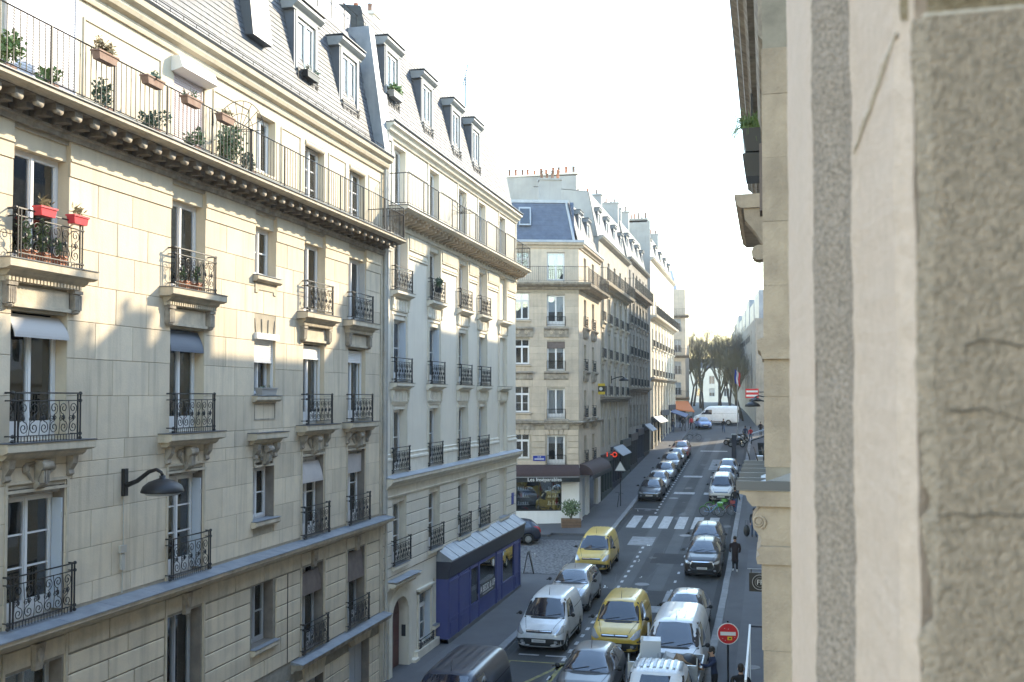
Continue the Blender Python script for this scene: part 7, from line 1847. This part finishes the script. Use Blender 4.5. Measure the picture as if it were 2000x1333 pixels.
po = empty('post', 'slim violet-grey post standing in the far right parking row', 'post', (-3.33, 104.6, gz(104.6))); MB().box(-.22, .22, -.15, .15, 0, 2.3).obj('column', 'shop_navy', po); MB().box(-.25, .25, -.18, .18, 2.3, 2.4).obj('cap', 'galv', po)
for i, (x, y, c) in enumerate(((-.75, 108, 'p_dark'), (-.6, 101, 'shop_green'), (-.8, 96.5, 'p_white'))):
    e = empty('waste_bin', ['tall dark wheeled bin farthest along the right wall', 'dark green wheeled bin in the middle along the right wall', 'pale lidded bin nearest along the right wall'][i], 'bin', (x, y, gz(y)+.12), 0, 'bins on the right pavement')
    MB().hexa([(-.26, -.3, .08), (.26, -.3, .08), (.26, .3, .08), (-.26, .3, .08), (-.32, -.38, 1.0), (.32, -.38, 1.0), (.32, .38, 1.0), (-.32, .38, 1.0)]).obj('tub', c, e); MB().prism([(-.40, 1.0), (.40, 1.0), (.36, 1.08), (-.2, 1.12), (-.38, 1.08)], -.34, .34).obj('lid', 'trim_black' if c != 'p_white' else 'p_white', e)
pt = empty('street_planter', 'wooden planter with a leafy shrub at the corner of the white shop', 'planter', (-12.35, 65.05, gz(65)+.10), R(17))
MB().box(-.62, .62, -.32, .32, 0, .55).obj('tub', 'wood', pt)
for z in (.14, .32): MB().box(-.63, .63, -.33, .33, z, z+.012).obj('board_joint', 'seam', pt)
mb = MB(); rg = random.Random(8)
for i in range(9): a = rg.uniform(0, 6.28); q = rg.uniform(.2, .6); mb.tube([(0, 0, .5), (q*.5*math.cos(a), q*.3*math.sin(a), 1.1), (q*math.cos(a), q*.6*math.sin(a), 1.5+rg.uniform(-.2, .3))], [.018, .012, .005], 4)
mb.obj('stems', 'bark', pt); MB().leaves((0, 0, 1.25), (.62, .42, .55), 520, .16, rg).obj('foliage', 'leaf', pt)
# cafe awnings at the far corner
aw = empty('awning', 'orange cafe awning at the far corner', 'awning', (-13.4, 147.0, 0)); MB().hexa([(-.2, -1.8, 7.6), (3.4, -1.8, 7.2), (2.2, 2.2, 8.6), (-.2, 2.2, 8.6), (-.2, -1.8, 7.75), (3.4, -1.8, 7.35), (2.2, 2.2, 8.75), (-.2, 2.2, 8.75)]).obj('cover', 'awning_orange', aw)
for x in (0, 3.2): MB().cyl((x, -1.7, 5.7), (x, -1.7, 7.4), .04, n=6).obj('post', 'iron', aw)
aw = empty('awning', 'navy awning below the sunlit house at the far corner', 'awning', (-12.1, 131, 0)); MB().hexa([(0, 0, 7.4), (2.0, 0, 6.7), (2.0, 5, 7.0), (0, 5, 7.7), (0, 0, 7.5), (2.0, 0, 6.8), (2.0, 5, 7.1), (0, 5, 7.8)]).obj('cover', 'awning_navy', aw)
for y in (.1, 4.9): MB().cyl((1.95, y, 4.9), (1.95, y, 6.8), .04, n=6).obj('post', 'iron', aw)
for (y, z, lb) in ((88.5, 6.2, 'dark umbrella-like awning on the right wall by the flag'), (93, 6.6, 'pale awning on the right wall behind the dark one')):
    aw = empty('awning', lb, 'awning', (.28, y, z)); MB().hexa([(-1.7, 0, -.55), (0, 0, 0), (0, 2.4, 0), (-1.7, 2.4, -.55), (-1.7, 0, -.48), (0, 0, .1), (0, 2.4, .1), (-1.7, 2.4, -.48)]).obj('cover', 'awning_black' if y < 90 else 'awning_pale', aw); MB().box(-1.72, -1.68, 0, 2.4, -.8, -.5).obj('valance', 'awning_black' if y < 90 else 'awning_pale', aw)

# ------------------------------------------------------------------ bare trees beyond the crossing
def bare_tree(seed, H=13.0):
    rg = random.Random(seed); tk = MB(); cr = MB()
    def grow(p, d, L, r, lev):
        n = 3 if lev < 4 else 2; pts = [p]; q = p
        for i in range(n):
            d = (d+Vector((rg.gauss(0, .10), rg.gauss(0, .10), rg.gauss(.05, .06)))).normalized(); q = q+d*L/n; pts.append(q)
        (tk if lev == 0 else cr).tube(pts, [max(.006, r*(1-.4*i/n)) for i in range(n+1)], 6 if lev < 2 else 3)
        if lev >= 6: return
        for k in range((4, 3, 3, 4, 3, 3)[lev]):
            a = rg.uniform(0, 6.283); sp = rg.uniform(.28, .7); o = d.orthogonal().normalized(); b = d.cross(o)
            nd = (d+(o*math.cos(a)+b*math.sin(a))*sp+Vector((0, 0, .10))).normalized()
            t = 1 if (k == 0 or lev == 0) else rg.uniform(.35, 1)
            f = t*n; i0 = min(n-1, int(f)); base = pts[i0].lerp(pts[i0+1], f-i0)
            grow(base, nd, L*(.86 if lev == 0 else rg.uniform(.60, .80)), r*(.62 if lev < 2 else .52), lev+1)
    grow(Vector((0, 0, 0)), Vector((rg.gauss(0, .03), rg.gauss(0, .03), 1)).normalized(), H*.27, .19, 0)
    return fixed(tk, 'trunk', True), cr.mesh('crown')
tms = [bare_tree(s, 12.6) for s in (3, 8, 14, 21)]
spots = [(-14.2, 164, 1.0), (-12.4, 170, 1.2), (-9.8, 163, 1.05), (-11.2, 178, 1.3), (-8.0, 172, 1.2), (-6.4, 182, 1.1), (-4.4, 158, .92), (-5.0, 167, 1.1), (-3.5, 149, .9), (-8.6, 190, 1.3), (-13.2, 190, 1.35), (-6.2, 176, 1.25), (-3.9, 153, 1.0), (-15.4, 178, 1.2), (-7.0, 164, 1.0)]
where = ['leftmost, beside the grey corner house', 'second from the left, tall', 'nearest the middle of the road, left', 'behind the left group', 'over the large white van', 'behind the large white van', 'behind the flag', 'right of the flag, tall', 'nearest the right wall', 'far back in the middle', 'far back at left', 'far back at right', 'mostly hidden by the right wall', 'half hidden by the corner house', 'small, directly behind the white van']
for i, (x, y, s) in enumerate(spots):
    tk, cr = tms[i % 4]
    e = empty('bare_tree', 'bare winter tree ' + where[i], 'tree', (x, y, gz(y)-.1), rng.uniform(0, 6.28), 'bare trees at the end of the street'); e.scale = (s, s, s)
    link('trunk', tk, 'bark', e); link('crown', cr, 'twig' if i % 2 else 'twig_green', e)
# far backdrop houses closing the view behind the trees
FB = bldg('apartment_building', 'hazy pale house front far behind the bare trees', -30, 262, 0)
fo = [(a, a+1.4, z, z+2.1) for a in [1.2+3.6*k for k in range(14)] for z in (9.4, 12.5)]
wall(FB, 'wall', 'plaster_pale', 0, 52, 5, 16.5, fo, d=.3); shell(FB, 'plaster_pale', 0, 52, 5, 16.5, 12, front=.01)
for a, b, c, d in fo: window(FB, a, b, c, d, .15, 'plain', 'frame_grey')
MB().hexa([(0, 0, 16.5), (52, 0, 16.5), (52, 12, 16.5), (0, 12, 16.5), (1, 2, 19), (51, 2, 19), (51, 10, 19), (1, 10, 19)]).obj('mansard', 'slate', FB)

# ------------------------------------------------------------------ light haze filling the street
hz = MB().box(-110, 90, -45, 300, -1.3, 36).obj('haze', 'glass'); hz['kind'] = 'stuff'
hm_ = bpy.data.materials.new('haze'); hm_.use_nodes = True
hm_.node_tree.nodes.remove(hm_.node_tree.nodes['Principled BSDF'])
pv = hm_.node_tree.nodes.new('ShaderNodeVolumePrincipled'); pv.inputs['Density'].default_value = 0.0005; pv.inputs['Color'].default_value = (1.0, 0.97, 0.92, 1)
hm_.node_tree.links.new(pv.outputs[0], hm_.node_tree.nodes['Material Output'].inputs['Volume'])
hz.data.materials.clear(); hz.data.materials.append(hm_)
